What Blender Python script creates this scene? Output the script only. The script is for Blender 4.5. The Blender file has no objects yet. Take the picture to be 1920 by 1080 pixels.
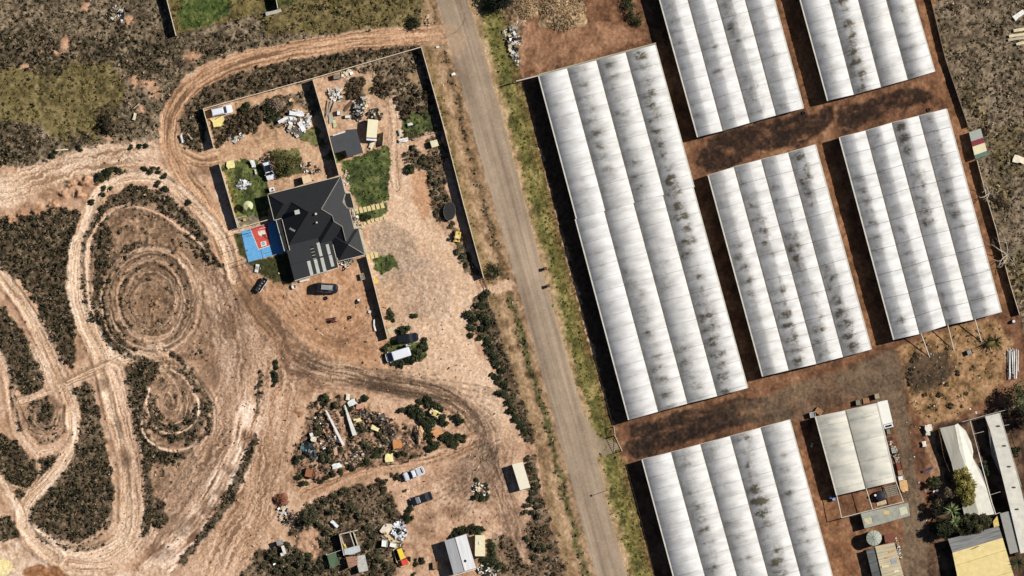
import bpy, math, random
import numpy as np
from mathutils import Vector

# ------------------------------------------------------------------ basics
S = 0.125           # metres per photo pixel
CAMH = 2500.0
rnd = random.Random(7)
nr = np.random.default_rng(11)
scene = bpy.context.scene
COL = scene.collection

def P(px, py, z=0.0):
    k = S * (1 - z / CAMH)
    return Vector(((px - 960) * k, (540 - py) * k, z))

def lin1(c):
    c = c / 255.0
    return c / 12.92 if c <= 0.04045 else ((c + 0.055) / 1.055) ** 2.4

ALB = 0.62          # photo colour -> base colour under this sun and exposure
def lin(r, g, b, k=1.0):
    return (lin1(r) * ALB * k, lin1(g) * ALB * k, lin1(b) * ALB * k)

# ------------------------------------------------------------------ noise
_tabs = {}
def vn(x, y, seed):
    t = _tabs.get(seed)
    if t is None:
        t = np.random.default_rng(1000 + seed).random((512, 512), dtype=np.float32)
        _tabs[seed] = t
    xi = np.floor(x); yi = np.floor(y)
    fx = (x - xi).astype(np.float32); fy = (y - yi).astype(np.float32)
    xi = xi.astype(np.int64) & 511; yi = yi.astype(np.int64) & 511
    fx = fx * fx * (3 - 2 * fx); fy = fy * fy * (3 - 2 * fy)
    x1 = (xi + 1) & 511; y1 = (yi + 1) & 511
    a = t[yi, xi]; b = t[yi, x1]; c = t[y1, xi]; d = t[y1, x1]
    return (a + (b - a) * fx) * (1 - fy) + (c + (d - c) * fx) * fy

def fbm(x, y, seed, octv=4, gain=0.55):
    s = 0; a = 1; tot = 0; f = 1
    for o in range(octv):
        s = s + a * vn(x * f + 17.3 * o, y * f + 9.1 * o, seed + o)
        tot += a; a *= gain; f *= 2.03
    return s / tot

def stretch(n, lo=0.3, hi=0.7):
    return np.clip((n - lo) / (hi - lo), 0, 1)

def mixpal(n, pal):
    xs = np.linspace(0, 1, len(pal))
    pal = np.array(pal, dtype=np.float32)
    return np.stack([np.interp(n, xs, pal[:, k]) for k in range(3)], -1).astype(np.float32)

# ------------------------------------------------------------------ materials
_mats = {}
def mat(name, col, rough=0.8, var=0.25, scale=1.5, bump=0.0, metal=0.0, col2=None, stretchv=None, spec=0.3, rot=0.0):
    if name in _mats: return _mats[name]
    m = bpy.data.materials.new(name); m.use_nodes = True
    nt = m.node_tree; N = nt.nodes; L = nt.links
    b = N['Principled BSDF']
    b.inputs['Roughness'].default_value = rough
    b.inputs['Metallic'].default_value = metal
    b.inputs['Specular IOR Level'].default_value = spec
    tc = N.new('ShaderNodeTexCoord')
    src = tc.outputs['Object']
    if stretchv or rot:
        mp = N.new('ShaderNodeMapping')
        mp.vector_type = 'TEXTURE'
        mp.inputs['Rotation'].default_value = (0, 0, rot)
        mp.inputs['Scale'].default_value = stretchv or (1, 1, 1)
        L.new(src, mp.inputs['Vector']); src = mp.outputs['Vector']
    nz = N.new('ShaderNodeTexNoise')
    nz.inputs['Scale'].default_value = scale
    nz.inputs['Detail'].default_value = 6
    nz.inputs['Roughness'].default_value = 0.65
    L.new(src, nz.inputs['Vector'])
    cr = N.new('ShaderNodeValToRGB')
    c2 = col2 if col2 else tuple(c * (1 - var) for c in col)
    c1 = col if col2 else tuple(min(1, c * (1 + var * 0.6)) for c in col)
    cr.color_ramp.elements[0].position = 0.35; cr.color_ramp.elements[0].color = (*c2, 1)
    cr.color_ramp.elements[1].position = 0.65; cr.color_ramp.elements[1].color = (*c1, 1)
    L.new(nz.outputs['Fac'], cr.inputs['Fac'])
    L.new(cr.outputs['Color'], b.inputs['Base Color'])
    if bump:
        bp = N.new('ShaderNodeBump'); bp.inputs['Strength'].default_value = bump
        bp.inputs['Distance'].default_value = 0.05
        L.new(nz.outputs['Fac'], bp.inputs['Height'])
        L.new(bp.outputs['Normal'], b.inputs['Normal'])
    _mats[name] = m
    return m

def attr_mat(name, rough=0.9, fine=0.0, fscale=3.0, bump=0.0, spec=0.2, transl=0.0):
    if name in _mats: return _mats[name]
    m = bpy.data.materials.new(name); m.use_nodes = True
    nt = m.node_tree; N = nt.nodes; L = nt.links
    b = N['Principled BSDF']
    b.inputs['Roughness'].default_value = rough
    b.inputs['Specular IOR Level'].default_value = spec
    at = N.new('ShaderNodeAttribute'); at.attribute_name = 'Col'
    out = at.outputs['Color']
    if fine:
        tc = N.new('ShaderNodeTexCoord')
        nz = N.new('ShaderNodeTexNoise'); nz.inputs['Scale'].default_value = fscale
        nz.inputs['Detail'].default_value = 8; nz.inputs['Roughness'].default_value = 0.7
        L.new(tc.outputs['Object'], nz.inputs['Vector'])
        mr = N.new('ShaderNodeMapRange')
        mr.inputs['From Min'].default_value = 0.3; mr.inputs['From Max'].default_value = 0.7
        mr.inputs['To Min'].default_value = 1 - fine; mr.inputs['To Max'].default_value = 1 + fine
        L.new(nz.outputs['Fac'], mr.inputs['Value'])
        mx = N.new('ShaderNodeMix'); mx.data_type = 'RGBA'; mx.blend_type = 'MULTIPLY'
        mx.inputs[0].default_value = 1
        L.new(out, mx.inputs[6]); L.new(mr.outputs['Result'], mx.inputs[7])
        out = mx.outputs[2]
        if bump:
            bp = N.new('ShaderNodeBump'); bp.inputs['Strength'].default_value = bump
            bp.inputs['Distance'].default_value = 0.08
            L.new(nz.outputs['Fac'], bp.inputs['Height']); L.new(bp.outputs['Normal'], b.inputs['Normal'])
    L.new(out, b.inputs['Base Color'])
    if transl:
        t = N.new('ShaderNodeBsdfTranslucent'); L.new(out, t.inputs['Color'])
        ms = N.new('ShaderNodeMixShader'); ms.inputs[0].default_value = transl
        L.new(b.outputs[0], ms.inputs[1]); L.new(t.outputs[0], ms.inputs[2])
        L.new(ms.outputs[0], N['Material Output'].inputs['Surface'])
    _mats[name] = m
    return m

# ------------------------------------------------------------------ objects
def tag(o, label=None, cat=None, group=None, kind=None):
    if label: o['label'] = label
    if cat: o['category'] = cat
    if group: o['group'] = group
    if kind: o['kind'] = kind
    return o

def thing(name, label, cat, loc=(0, 0, 0), group=None, rotz=0.0):
    o = bpy.data.objects.new(name, None); COL.objects.link(o)
    o.location = loc; o.rotation_euler = (0, 0, rotz)
    o.empty_display_size = 0.5
    return tag(o, label, cat, group)

def np_mesh(name, V, F, mat_, colors=None, parent=None, smooth=False):
    """V (n,3), F (m,k) constant k"""
    V = np.ascontiguousarray(V, dtype=np.float32); F = np.ascontiguousarray(F, dtype=np.int32)
    me = bpy.data.meshes.new(name)
    me.vertices.add(len(V)); me.vertices.foreach_set('co', V.ravel())
    k = F.shape[1]
    me.loops.add(F.size); me.loops.foreach_set('vertex_index', F.ravel())
    me.polygons.add(len(F))
    me.polygons.foreach_set('loop_start', np.arange(0, F.size, k, dtype=np.int32))
    if smooth: me.polygons.foreach_set('use_smooth', np.ones(len(F), dtype=bool))
    me.update(calc_edges=True)
    if colors is not None:
        ca = me.color_attributes.new('Col', 'FLOAT_COLOR', 'POINT')
        c4 = np.ones((len(V), 4), dtype=np.float32); c4[:, :3] = colors
        ca.data.foreach_set('color', c4.ravel())
    if mat_: me.materials.append(mat_)
    o = bpy.data.objects.new(name, me); COL.objects.link(o)
    if parent: o.parent = parent
    return o

class MB:
    def __init__(s): s.v = []; s.f = []; s.c = []; s.cur = (1, 1, 1)
    def add(s, vs, fs):
        n = len(s.v); s.v += [Vector(x) for x in vs]; s.f += [[i + n for i in q] for q in fs]
        s.c += [s.cur] * len(vs); return s
    def prism(s, pts, z0, z1, z1s=None):
        """pts: list of world xy (2d or 3d), counter-clockwise not needed"""
        n = len(pts)
        a = sum(pts[i][0] * pts[(i + 1) % n][1] - pts[(i + 1) % n][0] * pts[i][1] for i in range(n))
        if a < 0: pts = list(reversed(pts)); z1s = list(reversed(z1s)) if z1s else None
        vs = [(p[0], p[1], z0) for p in pts] + [(p[0], p[1], z1s[i] if z1s else z1) for i, p in enumerate(pts)]
        fs = [list(range(n - 1, -1, -1)), list(range(n, 2 * n))] + [[i, (i + 1) % n, n + (i + 1) % n, n + i] for i in range(n)]
        return s.add(vs, fs)
    def box(s, c, size, ang=0.0, tilt=0.0):
        ca, sa = math.cos(ang), math.sin(ang); hx, hy, hz = size[0] / 2, size[1] / 2, size[2] / 2
        vs = []
        for dz in (-hz, hz):
            for dx, dy in ((-hx, -hy), (hx, -hy), (hx, hy), (-hx, hy)):
                vs.append((c[0] + dx * ca - dy * sa, c[1] + dx * sa + dy * ca, c[2] + dz + dx * math.tan(tilt)))
        return s.add(vs, [[3, 2, 1, 0], [4, 5, 6, 7], [0, 1, 5, 4], [1, 2, 6, 5], [2, 3, 7, 6], [3, 0, 4, 7]])
    def tube(s, p0, p1, r0, r1=None, n=6):
        r1 = r0 if r1 is None else r1
        p0 = Vector(p0); p1 = Vector(p1); d = (p1 - p0)
        if d.length < 1e-6: return s
        d.normalize(); u = d.orthogonal().normalized(); w = d.cross(u)
        vs = [p0 + (u * math.cos(6.2832 * i / n) + w * math.sin(6.2832 * i / n)) * r0 for i in range(n)]
        vs += [p1 + (u * math.cos(6.2832 * i / n) + w * math.sin(6.2832 * i / n)) * r1 for i in range(n)]
        fs = [[i, (i + 1) % n, n + (i + 1) % n, n + i] for i in range(n)] + [list(range(n - 1, -1, -1)), list(range(n, 2 * n))]
        return s.add(vs, fs)
    def lathe(s, c, prof, n=20, sx=1, sy=1):
        vs = []; fs = []
        for r, z in prof:
            for i in range(n):
                a = 6.28318 * i / n; vs.append((c[0] + r * math.cos(a) * sx, c[1] + r * math.sin(a) * sy, c[2] + z))
        for k in range(len(prof) - 1):
            for i in range(n):
                j = (i + 1) % n; fs.append([k * n + i, k * n + j, (k + 1) * n + j, (k + 1) * n + i])
        fs.append(list(range(n - 1, -1, -1))); m = (len(prof) - 1) * n; fs.append([m + i for i in range(n)])
        return s.add(vs, fs)
    def build(s, name, m, parent=None, smooth=False, colors=False):
        off = Vector((0, 0, 0))
        if parent is not None and not parent.get('_local'):
            q = parent
            while q is not None: off = off + q.location; q = q.parent
        me = bpy.data.meshes.new(name)
        me.from_pydata([tuple(v - off) for v in s.v], [], s.f); me.update()
        if colors:
            ca = me.color_attributes.new('Col', 'FLOAT_COLOR', 'POINT')
            ca.data.foreach_set('color', np.array([(*c, 1) for c in s.c], dtype=np.float32).ravel())
        if smooth: me.polygons.foreach_set('use_smooth', [True] * len(me.polygons))
        me.materials.append(m)
        o = bpy.data.objects.new(name, me); COL.objects.link(o)
        if parent is not None: o.parent = parent
        return o

def copy_tree(o, parent=None):
    c = o.copy(); COL.objects.link(c)
    if parent is not None: c.parent = parent
    for ch in o.children: copy_tree(ch, c)
    return c
# ------------------------------------------------------------------ ground canvas (photo-pixel coordinates, 0.2 m cells)
STEP = 1.6
_out = np.array([40, 90, 200, 500, 1200, 3000, 8000], dtype=np.float64)
gx = np.concatenate([-60 - _out[::-1], np.arange(-60, 1981, STEP), 1980 + _out])
gy = np.concatenate([-60 - _out[::-1], np.arange(-60, 1141, STEP), 1140 + _out])
X, Y = np.meshgrid(gx, gy)
HH, WW = X.shape
n1 = fbm(X / 9, Y / 9, 1, 4); n2 = fbm(X / 9, Y / 9, 11, 4)
nb1 = fbm(X / 30, Y / 30, 21, 3); nb2 = fbm(X / 30, Y / 30, 31, 3)
fine = vn(X / 1.9, Y / 1.9, 41); fine2 = vn(X / 3.7, Y / 3.7, 42)
XW = X + (n1 - .5) * 14; YW = Y + (n2 - .5) * 14           # warped coordinates: ragged edges
XB = XW + (nb1 - .5) * 16; YB = YW + (nb2 - .5) * 16
XT = X + (n1 - .5) * 5 + (nb1 - .5) * 5; YT = Y + (n2 - .5) * 5 + (nb2 - .5) * 5
C = np.zeros((HH, WW, 3), np.float32)
Z = np.zeros((HH, WW), np.float32)
KL = np.zeros((HH, WW), np.int8)

def rng_idx(arr, lo, hi):
    return max(0, int(np.searchsorted(arr, lo)) - 1), min(len(arr), int(np.searchsorted(arr, hi)) + 1)

def poly(pts, warp=1, blur=0):
    """warp 0 crisp, 1 ragged, 2 very ragged"""
    pts = np.array(pts, float)
    pad = (1, 9, 18)[warp] + blur * 2
    i0, i1 = rng_idx(gy, pts[:, 1].min() - pad, pts[:, 1].max() + pad)
    j0, j1 = rng_idx(gx, pts[:, 0].min() - pad, pts[:, 0].max() + pad)
    xs = (X, XW, XB)[warp][i0:i1, j0:j1]; ys = (Y, YW, YB)[warp][i0:i1, j0:j1]
    ins = np.zeros(xs.shape, bool)
    n = len(pts)
    for a in range(n):
        x0, y0 = pts[a]; x1, y1 = pts[(a + 1) % n]
        if y0 == y1: continue
        c = ((y0 > ys) != (y1 > ys)) & (xs < (x1 - x0) * (ys - y0) / (y1 - y0) + x0)
        ins ^= c
    m = ins.astype(np.float32)
    for _ in range(blur):
        q = np.pad(m, 1, mode='edge')
        m = (q[:-2, 1:-1] + q[2:, 1:-1] + q[1:-1, :-2] + q[1:-1, 2:] + q[1:-1, 1:-1] * 2) / 6
    M = np.zeros((HH, WW), np.float32); M[i0:i1, j0:j1] = m
    return M

def spline(pts, closed=False, step=5.0):
    pts = [np.array(p, float) for p in pts]; n = len(pts); out = []
    for i in range(n if closed else n - 1):
        g = (lambda k: pts[k % n]) if closed else (lambda k: pts[min(max(k, 0), n - 1)])
        p0, p1, p2, p3 = g(i - 1), g(i), g(i + 1), g(i + 2)
        m = max(2, int(np.linalg.norm(p2 - p1) / step))
        for t in np.arange(m) / m:
            out.append(0.5 * ((2 * p1) + (-p0 + p2) * t + (2 * p0 - 5 * p1 + 4 * p2 - p3) * t * t + (-p0 + 3 * p1 - 3 * p2 + p3) * t ** 3))
    out.append(pts[0] if closed else pts[-1])
    return np.array(out)

def stroke(pts, reach, warp=1, closed=False):
    """lateral distance (signed), arc length along a smoothed path; only within reach"""
    sp = spline(pts, closed)
    D = np.full((HH, WW), 1e6, np.float32); LT = np.zeros((HH, WW), np.float32); SL = np.zeros((HH, WW), np.float32)
    s = 0.0; xs_, ys_ = (X, XT, XB)[warp], (Y, YT, YB)[warp]
    pad = reach + 10
    for a in range(len(sp) - 1):
        p, q = sp[a], sp[a + 1]; d = q - p; l = math.hypot(*d)
        if l < 1e-6: continue
        i0, i1 = rng_idx(gy, min(p[1], q[1]) - pad, max(p[1], q[1]) + pad)
        j0, j1 = rng_idx(gx, min(p[0], q[0]) - pad, max(p[0], q[0]) + pad)
        sl = (slice(i0, i1), slice(j0, j1))
        rx = xs_[sl] - p[0]; ry = ys_[sl] - p[1]
        t = np.clip((rx * d[0] + ry * d[1]) / (l * l), 0, 1)
        ex = rx - t * d[0]; ey = ry - t * d[1]
        dd = np.hypot(ex, ey).astype(np.float32)
        b = dd < D[sl]
        D[sl] = np.where(b, dd, D[sl])
        LT[sl] = np.where(b, np.sign(d[0] * ry - d[1] * rx) * dd, LT[sl])
        SL[sl] = np.where(b, s + t * l, SL[sl])
        s += l
    return D, LT, SL

def put(m, col):
    global C
    C = C * (1 - m[..., None]) + np.asarray(col, np.float32) * m[..., None]

def pal(n, *cols): return mixpal(n, [lin(*c) for c in cols])

big = stretch(fbm(X / 70, Y / 70, 51, 4)); mid = stretch(fbm(X / 16, Y / 16, 61, 5), .33, .67)
sm = stretch(fbm(X / 5, Y / 5, 71, 4), .3, .7)
huge = stretch(fbm(X / 200, Y / 200, 81, 3))
# along-greenhouse coordinates
GV = (X * 0.25 + Y * 0.97); GU = (X * 0.97 - Y * 0.25)

# base: pale sandy dirt, left lot
dirt = pal(np.clip(.5 * mid + .25 * sm + .25 * big, 0, 1), (146, 112, 84), (190, 151, 119), (206, 170, 139), (222, 190, 161))
put(np.ones((HH, WW), np.float32), dirt)
Z += (sm - .5) * .07 + (mid - .5) * .10

VEG = {k: np.zeros((HH, WW), np.float32) for k in ('scrub', 'dry', 'grass', 'verge', 'olive')}
def veg(m, **kw):
    for k in VEG:
        VEG[k] *= (1 - m)
        if k in kw: VEG[k] += m * kw[k]

def clear(m):
    for k in VEG: VEG[k] *= (1 - m)

scrubcol = pal(np.clip(.6 * sm + .4 * mid, 0, 1), (40, 34, 22), (70, 60, 42), (104, 88, 66), (154, 132, 106))
drycol = pal(np.clip(.6 * sm + .4 * mid, 0, 1), (64, 54, 40), (104, 90, 68), (138, 121, 96), (172, 152, 126))
olivecol = pal(np.clip(.5 * sm + .5 * mid, 0, 1), (68, 60, 32), (108, 96, 52), (132, 118, 68), (150, 134, 88))
greencol = pal(np.clip(.5 * sm + .5 * mid, 0, 1), (36, 48, 18), (60, 80, 30), (90, 106, 46), (128, 128, 72))
vergecol = pal(np.clip(.5 * sm + .5 * mid, 0, 1), (78, 76, 30), (108, 102, 44), (138, 128, 62), (172, 154, 96))

# ---------------- north-west scrubland
m = poly([(-9000, -9000), (822, -9000), (818, 0), (826, 50), (760, 56), (680, 62), (600, 70), (520, 84), (440, 98), (385, 118), (345, 145), (315, 185), (300, 215), (296, 262), (230, 282), (140, 285), (60, 312), (-9000, 330)], 1)
put(m, drycol); veg(m, dry=.8, scrub=.12)
m = poly([(-300, 160), (120, 118), (200, 110), (235, 160), (225, 220), (190, 262), (120, 268), (60, 230), (-300, 200)], 2)
put(m * .85, olivecol); veg(m, olive=.8, scrub=.05)
for q in ([(-60, 60), (90, 60), (150, 90), (110, 140), (40, 130), (-60, 140)], [(240, 70), (320, 90), (300, 150), (250, 160), (225, 110)], [(-300, 205), (40, 225), (80, 262), (60, 305), (-300, 310)], [(180, 200), (225, 205), (230, 260), (180, 262)], [(120, 245), (175, 250), (170, 275), (125, 275)], [(360, 70), (440, 60), (420, 100), (370, 115)], [(100, 75), (140, 65), (220, 75), (230, 110), (150, 125)]):
    m = poly(q, 2); put(m * .6, scrubcol); veg(m, scrub=.7, dry=.3)
m = poly([(480, 20), (560, 5), (610, -60), (780, -60), (792, 45), (700, 58), (560, 62), (500, 60)], 2)
put(m * .85, olivecol); veg(m, olive=.9, scrub=.15)
m = poly([(331, 64), (316, 0), (310, -80), (600, -80), (590, -2), (500, 22), (420, 42)], 0)
put(m, olivecol); veg(m, olive=.5)
m = poly([(338, 30), (345, -40), (440, -40), (425, 30), (370, 52), (340, 55)], 2); put(m, greencol); veg(m, grass=.9)
m = poly([(480, -40), (575, -40), (560, 2), (500, 20)], 2); put(m * .7, greencol); veg(m, grass=.7)
for (x, y, a, b) in ((122, 82, 8, 14), (100, 96, 8, 6), (242, 38, 12, 9), (160, 10, 8, 8), (250, 152, 9, 12), (280, 158, 16, 9), (290, 175, 10, 10), (110, 100, 12, 4), (45, 125, 10, 5), (360, 105, 18, 10), (265, 205, 8, 8), (205, 260, 10, 6)):
    m = np.clip(1.4 - np.hypot((XW - x) / a, (YW - y) / b), 0, 1); put(m, pal(sm, (188, 140, 104), (214, 172, 138))); clear(m)

# ---------------- right lot: red earth
red = pal(np.clip(.45 * mid + .25 * sm + .3 * big, 0, 1), (78, 53, 37), (114, 78, 53), (140, 99, 69), (172, 130, 96))
m = poly([(985, -9000), (9000, -9000), (9000, 9000), (1300, 9000), (1190, 1080), (1165, 850), (1150, 800), (1000, 230), (975, 150), (985, 60)], 1)
put(m, red); clear(m)
def redpatch(pts, cols, a=1.0, warp=2, blur=0):
    m = poly(pts, warp, blur) * a; put(m, pal(np.clip(.6 * mid + .4 * sm, 0, 1), *cols)); return m
redpatch([(968, 60), (1010, 30), (1140, 40), (1215, 70), (1110, 115), (1000, 135), (970, 150)], ((132, 94, 66), (160, 118, 86), (184, 142, 108)), .8)
# orange strips between the greenhouses
for q in ([(1455, -40), (1490, -40), (1560, 195), (1512, 205)], [(1530, 268), (1556, 262), (1676, 640), (1636, 652)], [(1712, -40), (1745, -40), (1905, 600), (1880, 590), (1776, 204), (1752, 130)], [(1500, 860), (1530, 780), (1620, 1100), (1560, 1100)]):
    redpatch(q, ((110, 76, 50), (140, 97, 64), (168, 124, 88)), .9, 1)
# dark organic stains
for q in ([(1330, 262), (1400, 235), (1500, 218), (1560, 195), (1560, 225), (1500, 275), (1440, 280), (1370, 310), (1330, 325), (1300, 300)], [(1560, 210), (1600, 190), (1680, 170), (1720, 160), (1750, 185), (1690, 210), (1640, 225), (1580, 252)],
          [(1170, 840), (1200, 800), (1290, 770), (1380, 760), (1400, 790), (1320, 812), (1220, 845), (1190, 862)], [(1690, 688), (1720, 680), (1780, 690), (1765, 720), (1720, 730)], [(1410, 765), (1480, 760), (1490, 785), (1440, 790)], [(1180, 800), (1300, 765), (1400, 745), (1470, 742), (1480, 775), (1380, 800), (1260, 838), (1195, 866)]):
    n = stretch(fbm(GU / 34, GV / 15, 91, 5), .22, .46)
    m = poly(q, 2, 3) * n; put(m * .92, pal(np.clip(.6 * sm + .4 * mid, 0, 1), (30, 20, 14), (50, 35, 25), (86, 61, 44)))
# gravel yard
grav = pal(np.clip(.4 * mid + .3 * sm + .3 * big, 0, 1), (92, 74, 56), (124, 104, 82), (146, 124, 98))
for q in ([(1180, 800), (1300, 765), (1420, 745), (1560, 700), (1640, 665), (1680, 655), (1690, 700), (1705, 770), (1720, 900), (1735, 1100), (1690, 1100), (1690, 1000), (1700, 900), (1680, 790), (1640, 740), (1520, 775), (1480, 790), (1300, 800), (1200, 850)],):
    m = poly(q, 2, 4) * (.55 + .4 * big) * np.clip((X - 1330) / 150, .05, 1); put(m, grav)
m = poly([(1560, 712), (1640, 668), (1678, 655), (1690, 690), (1700, 770), (1715, 880), (1740, 1000), (1742, 1100), (1700, 1100), (1695, 900), (1670, 760), (1600, 740)], 1, 4); put(m * .85, grav)
m = poly([(1680, 650), (1780, 615), (1860, 600), (1900, 640), (1880, 720), (1830, 760), (1760, 800), (1720, 780), (1700, 720)], 2, 2)
put(m, pal(np.clip(.6 * mid + .4 * sm, 0, 1), (96, 70, 42), (140, 108, 68), (170, 132, 92), (190, 150, 112))); veg(m * .3, dry=.5, olive=.35)
m = poly([(1690, 690), (1720, 660), (1770, 660), (1790, 700), (1750, 730), (1710, 735)], 2, 6); put(m * .8, pal(sm, (52, 44, 36), (80, 66, 52)))
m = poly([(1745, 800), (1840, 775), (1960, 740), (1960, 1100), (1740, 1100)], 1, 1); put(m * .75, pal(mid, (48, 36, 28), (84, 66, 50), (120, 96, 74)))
m = poly([(1728, 800), (1748, 800), (1780, 940), (1760, 950)], 2); put(m, pal(sm, (140, 104, 74), (176, 138, 104)))
# east paddock
m = poly([(1748, -9000), (9000, -9000), (9000, 640), (1925, 640), (1905, 560), (1878, 472), (1832, 300), (1817, 248), (1772, 112), (1752, 30)], 1)
put(m, pal(np.clip(.55 * sm + .45 * mid, 0, 1), (60, 50, 38), (104, 90, 70), (136, 119, 96), (164, 146, 122))); veg(m, dry=.75, scrub=.03)
for q in ([(1850, 250), (1900, 230), (1960, 240), (1960, 330), (1870, 330)], [(1800, 150), (1840, 170), (1850, 230), (1830, 240)], [(1850, 330), (1880, 340), (1890, 380), (1860, 380)], [(1880, 480), (1960, 450), (1960, 560), (1900, 560)]):
    m = poly(q, 2); put(m * .4, olivecol); veg(m, dry=.6, scrub=.2, olive=.2)

# ---------------- verges
Dr, Lr, Sr = stroke([(800, -160), (846, 0), (872, 80), (906, 180), (925, 270), (962, 400), (999, 540), (1037, 675), (1073, 810), (1110, 945), (1146, 1080), (1185, 1230)], 330, 0)
VX = Lr     # signed lateral distance from the road's centre line (left of travel negative)
RX = XW - np.interp(Y, [-160, 0, 80, 180, 270, 400, 540, 675, 810, 945, 1080, 1230], [800, 846, 872, 906, 925, 962, 999, 1037, 1073, 1110, 1146, 1185])
RXs = X - np.interp(Y, [-160, 0, 80, 180, 270, 400, 540, 675, 810, 945, 1080, 1230], [800, 846, 872, 906, 925, 962, 999, 1037, 1073, 1110, 1146, 1185])
fence_x = np.interp(Y, [-300, 0, 150, 175, 400, 600, 800, 870, 1080, 1300], [945, 960, 978, 985, 1040, 1092, 1148, 1172, 1226, 1290])
m = ((RX > 20) & (XW < fence_x + 1)).astype(np.float32)
sandy = pal(np.clip(.5 * sm + .5 * mid, 0, 1), (140, 116, 82), (182, 152, 112), (206, 178, 140))
put(m, sandy); clear(m)
t = (X - (960 - 960)) * 0
vfrac = (RX - 30) / np.maximum(fence_x - (XW - RX) - 30, 5)
g = m * stretch(vfrac + (nb1 - .5) * .5, .05, .28)
put(g * .9, vergecol); veg(g, verge=.8)
g = m * np.clip(1 - np.abs(vfrac - .42 - (nb2 - .5) * .3) / .2, 0, 1); put(g * .45, greencol); VEG['grass'] += g * .5
g = m * stretch(vfrac + (nb1 - .5) * .4, .75, .95); put(g * .8, pal(sm, (84, 62, 36), (124, 94, 56), (156, 122, 78))); VEG['verge'] *= (1 - g * .6)
g = m * np.clip(1 - np.abs(vfrac - .7) / .06, 0, 1); put(g * .5, pal(sm, (60, 54, 26), (96, 84, 44)))
# greenhouse side of that fence, dark bare soil
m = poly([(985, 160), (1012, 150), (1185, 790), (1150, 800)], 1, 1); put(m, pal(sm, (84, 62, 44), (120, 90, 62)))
# left verge
lfx = np.interp(Y, [-300, 0, 88, 330, 522, 545, 690, 850, 935, 1060, 1300], [780, 790, 792, 850, 905, 914, 955, 1010, 1022, 1056, 1110])
m = ((RX < -22) & (X > lfx - 2)).astype(np.float32)
lf = (RX + 30) / np.minimum(lfx - (X - RXs) + 30, -5)      # 0 at road, 1 at fence
put(m, pal(np.clip(.5 * sm + .5 * mid, 0, 1), (128, 98, 68), (166, 134, 100), (190, 158, 124))); clear(m)
g = m * np.clip(1 - np.abs(lf - .3 - (nb1 - .5) * .2) / .16, 0, 1); put(g * .9, pal(sm, (62, 48, 28), (100, 80, 48), (130, 106, 66))); VEG['dry'] += g * .6
low = stretch(Y, 520, 600)
VEG['grass'] += g * low * .6; put(g * low * .7, greencol)
g = m * np.clip(1 - np.abs(lf - .85) / .2, 0, 1) * (1 - .5 * low); put(g * .7, olivecol); VEG['verge'] += g * .5
g = m * np.clip(1 - np.abs(lf - .58 - (nb1 - .5) * .15) / .07, 0, 1); put(g * .8, sandy)

# ---------------- dark scrub islands on the motocross land
SCR = [
 [(-300, 395), (20, 412), (80, 400), (115, 388), (150, 400), (140, 440), (134, 500), (133, 560), (140, 640), (138, 690), (120, 672), (95, 625), (66, 560), (40, 525), (-300, 470)],
 [(-300, 560), (5, 580), (30, 606), (60, 650), (88, 690), (82, 728), (45, 738), (26, 712), (4, 660), (-300, 640)],
 [(142, 735), (160, 715), (176, 735), (188, 790), (200, 850), (210, 910), (210, 950), (190, 990), (150, 1016), (100, 1012), (62, 988), (56, 955), (92, 918), (124, 878), (146, 830), (148, 780)],
 [(56, 758), (88, 746), (106, 778), (104, 800), (80, 806), (60, 792)],
 [(-300, 800), (10, 818), (34, 836), (64, 868), (70, 898), (48, 914), (12, 906), (-300, 880)],
 [(-300, 950), (18, 972), (36, 998), (20, 1012), (-300, 1000)],
 [(182, 402), (205, 372), (235, 356), (275, 352), (312, 366), (350, 398), (392, 452), (376, 458), (335, 412), (290, 382), (245, 378), (208, 396), (190, 425), (174, 470), (166, 540), (152, 535), (158, 470), (170, 425)],
 [(184, 440), (204, 420), (208, 450), (204, 480), (190, 510), (184, 545), (176, 535), (180, 480)],
 [(180, 540), (196, 556), (212, 600), (240, 640), (248, 655), (226, 664), (206, 640), (190, 600)],
 [(348, 440), (368, 450), (395, 485), (390, 500), (368, 476)],
 [(232, 694), (258, 674), (288, 676), (300, 690), (282, 712), (270, 745), (266, 785), (280, 822), (310, 846), (345, 850), (372, 836), (360, 858), (322, 866), (285, 862), (260, 830), (244, 790), (228, 730)],
 [(280, 735), (294, 740), (296, 770), (308, 795), (335, 798), (352, 770), (362, 775), (374, 750), (388, 760), (384, 800), (356, 826), (316, 828), (290, 806), (278, 770)],
 [(320, 660), (340, 672), (372, 712), (386, 742), (376, 742), (350, 700), (322, 676)],
 [(264, 828), (276, 838), (284, 862), (279, 900), (284, 940), (280, 990), (268, 1012), (264, 990), (272, 930)],
 [(286, 930), (306, 940), (314, 970), (300, 990), (284, 984)],
 [(478, 800), (484, 820), (470, 870), (452, 905), (440, 940), (410, 975), (370, 1020), (345, 1056), (330, 1056), (352, 1026), (398, 968), (432, 905), (462, 850), (470, 812)],
 [(84, 905), (112, 852), (112, 842), (86, 852), (72, 850), (78, 880)], [(20, 918), (42, 918), (44, 934), (28, 936)],
 [(346, 190), (366, 164), (420, 142), (520, 116), (640, 92), (770, 80), (792, 84), (788, 90), (586, 147), (381, 204), (384, 262), (372, 286), (345, 274), (336, 230)],
]
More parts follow.
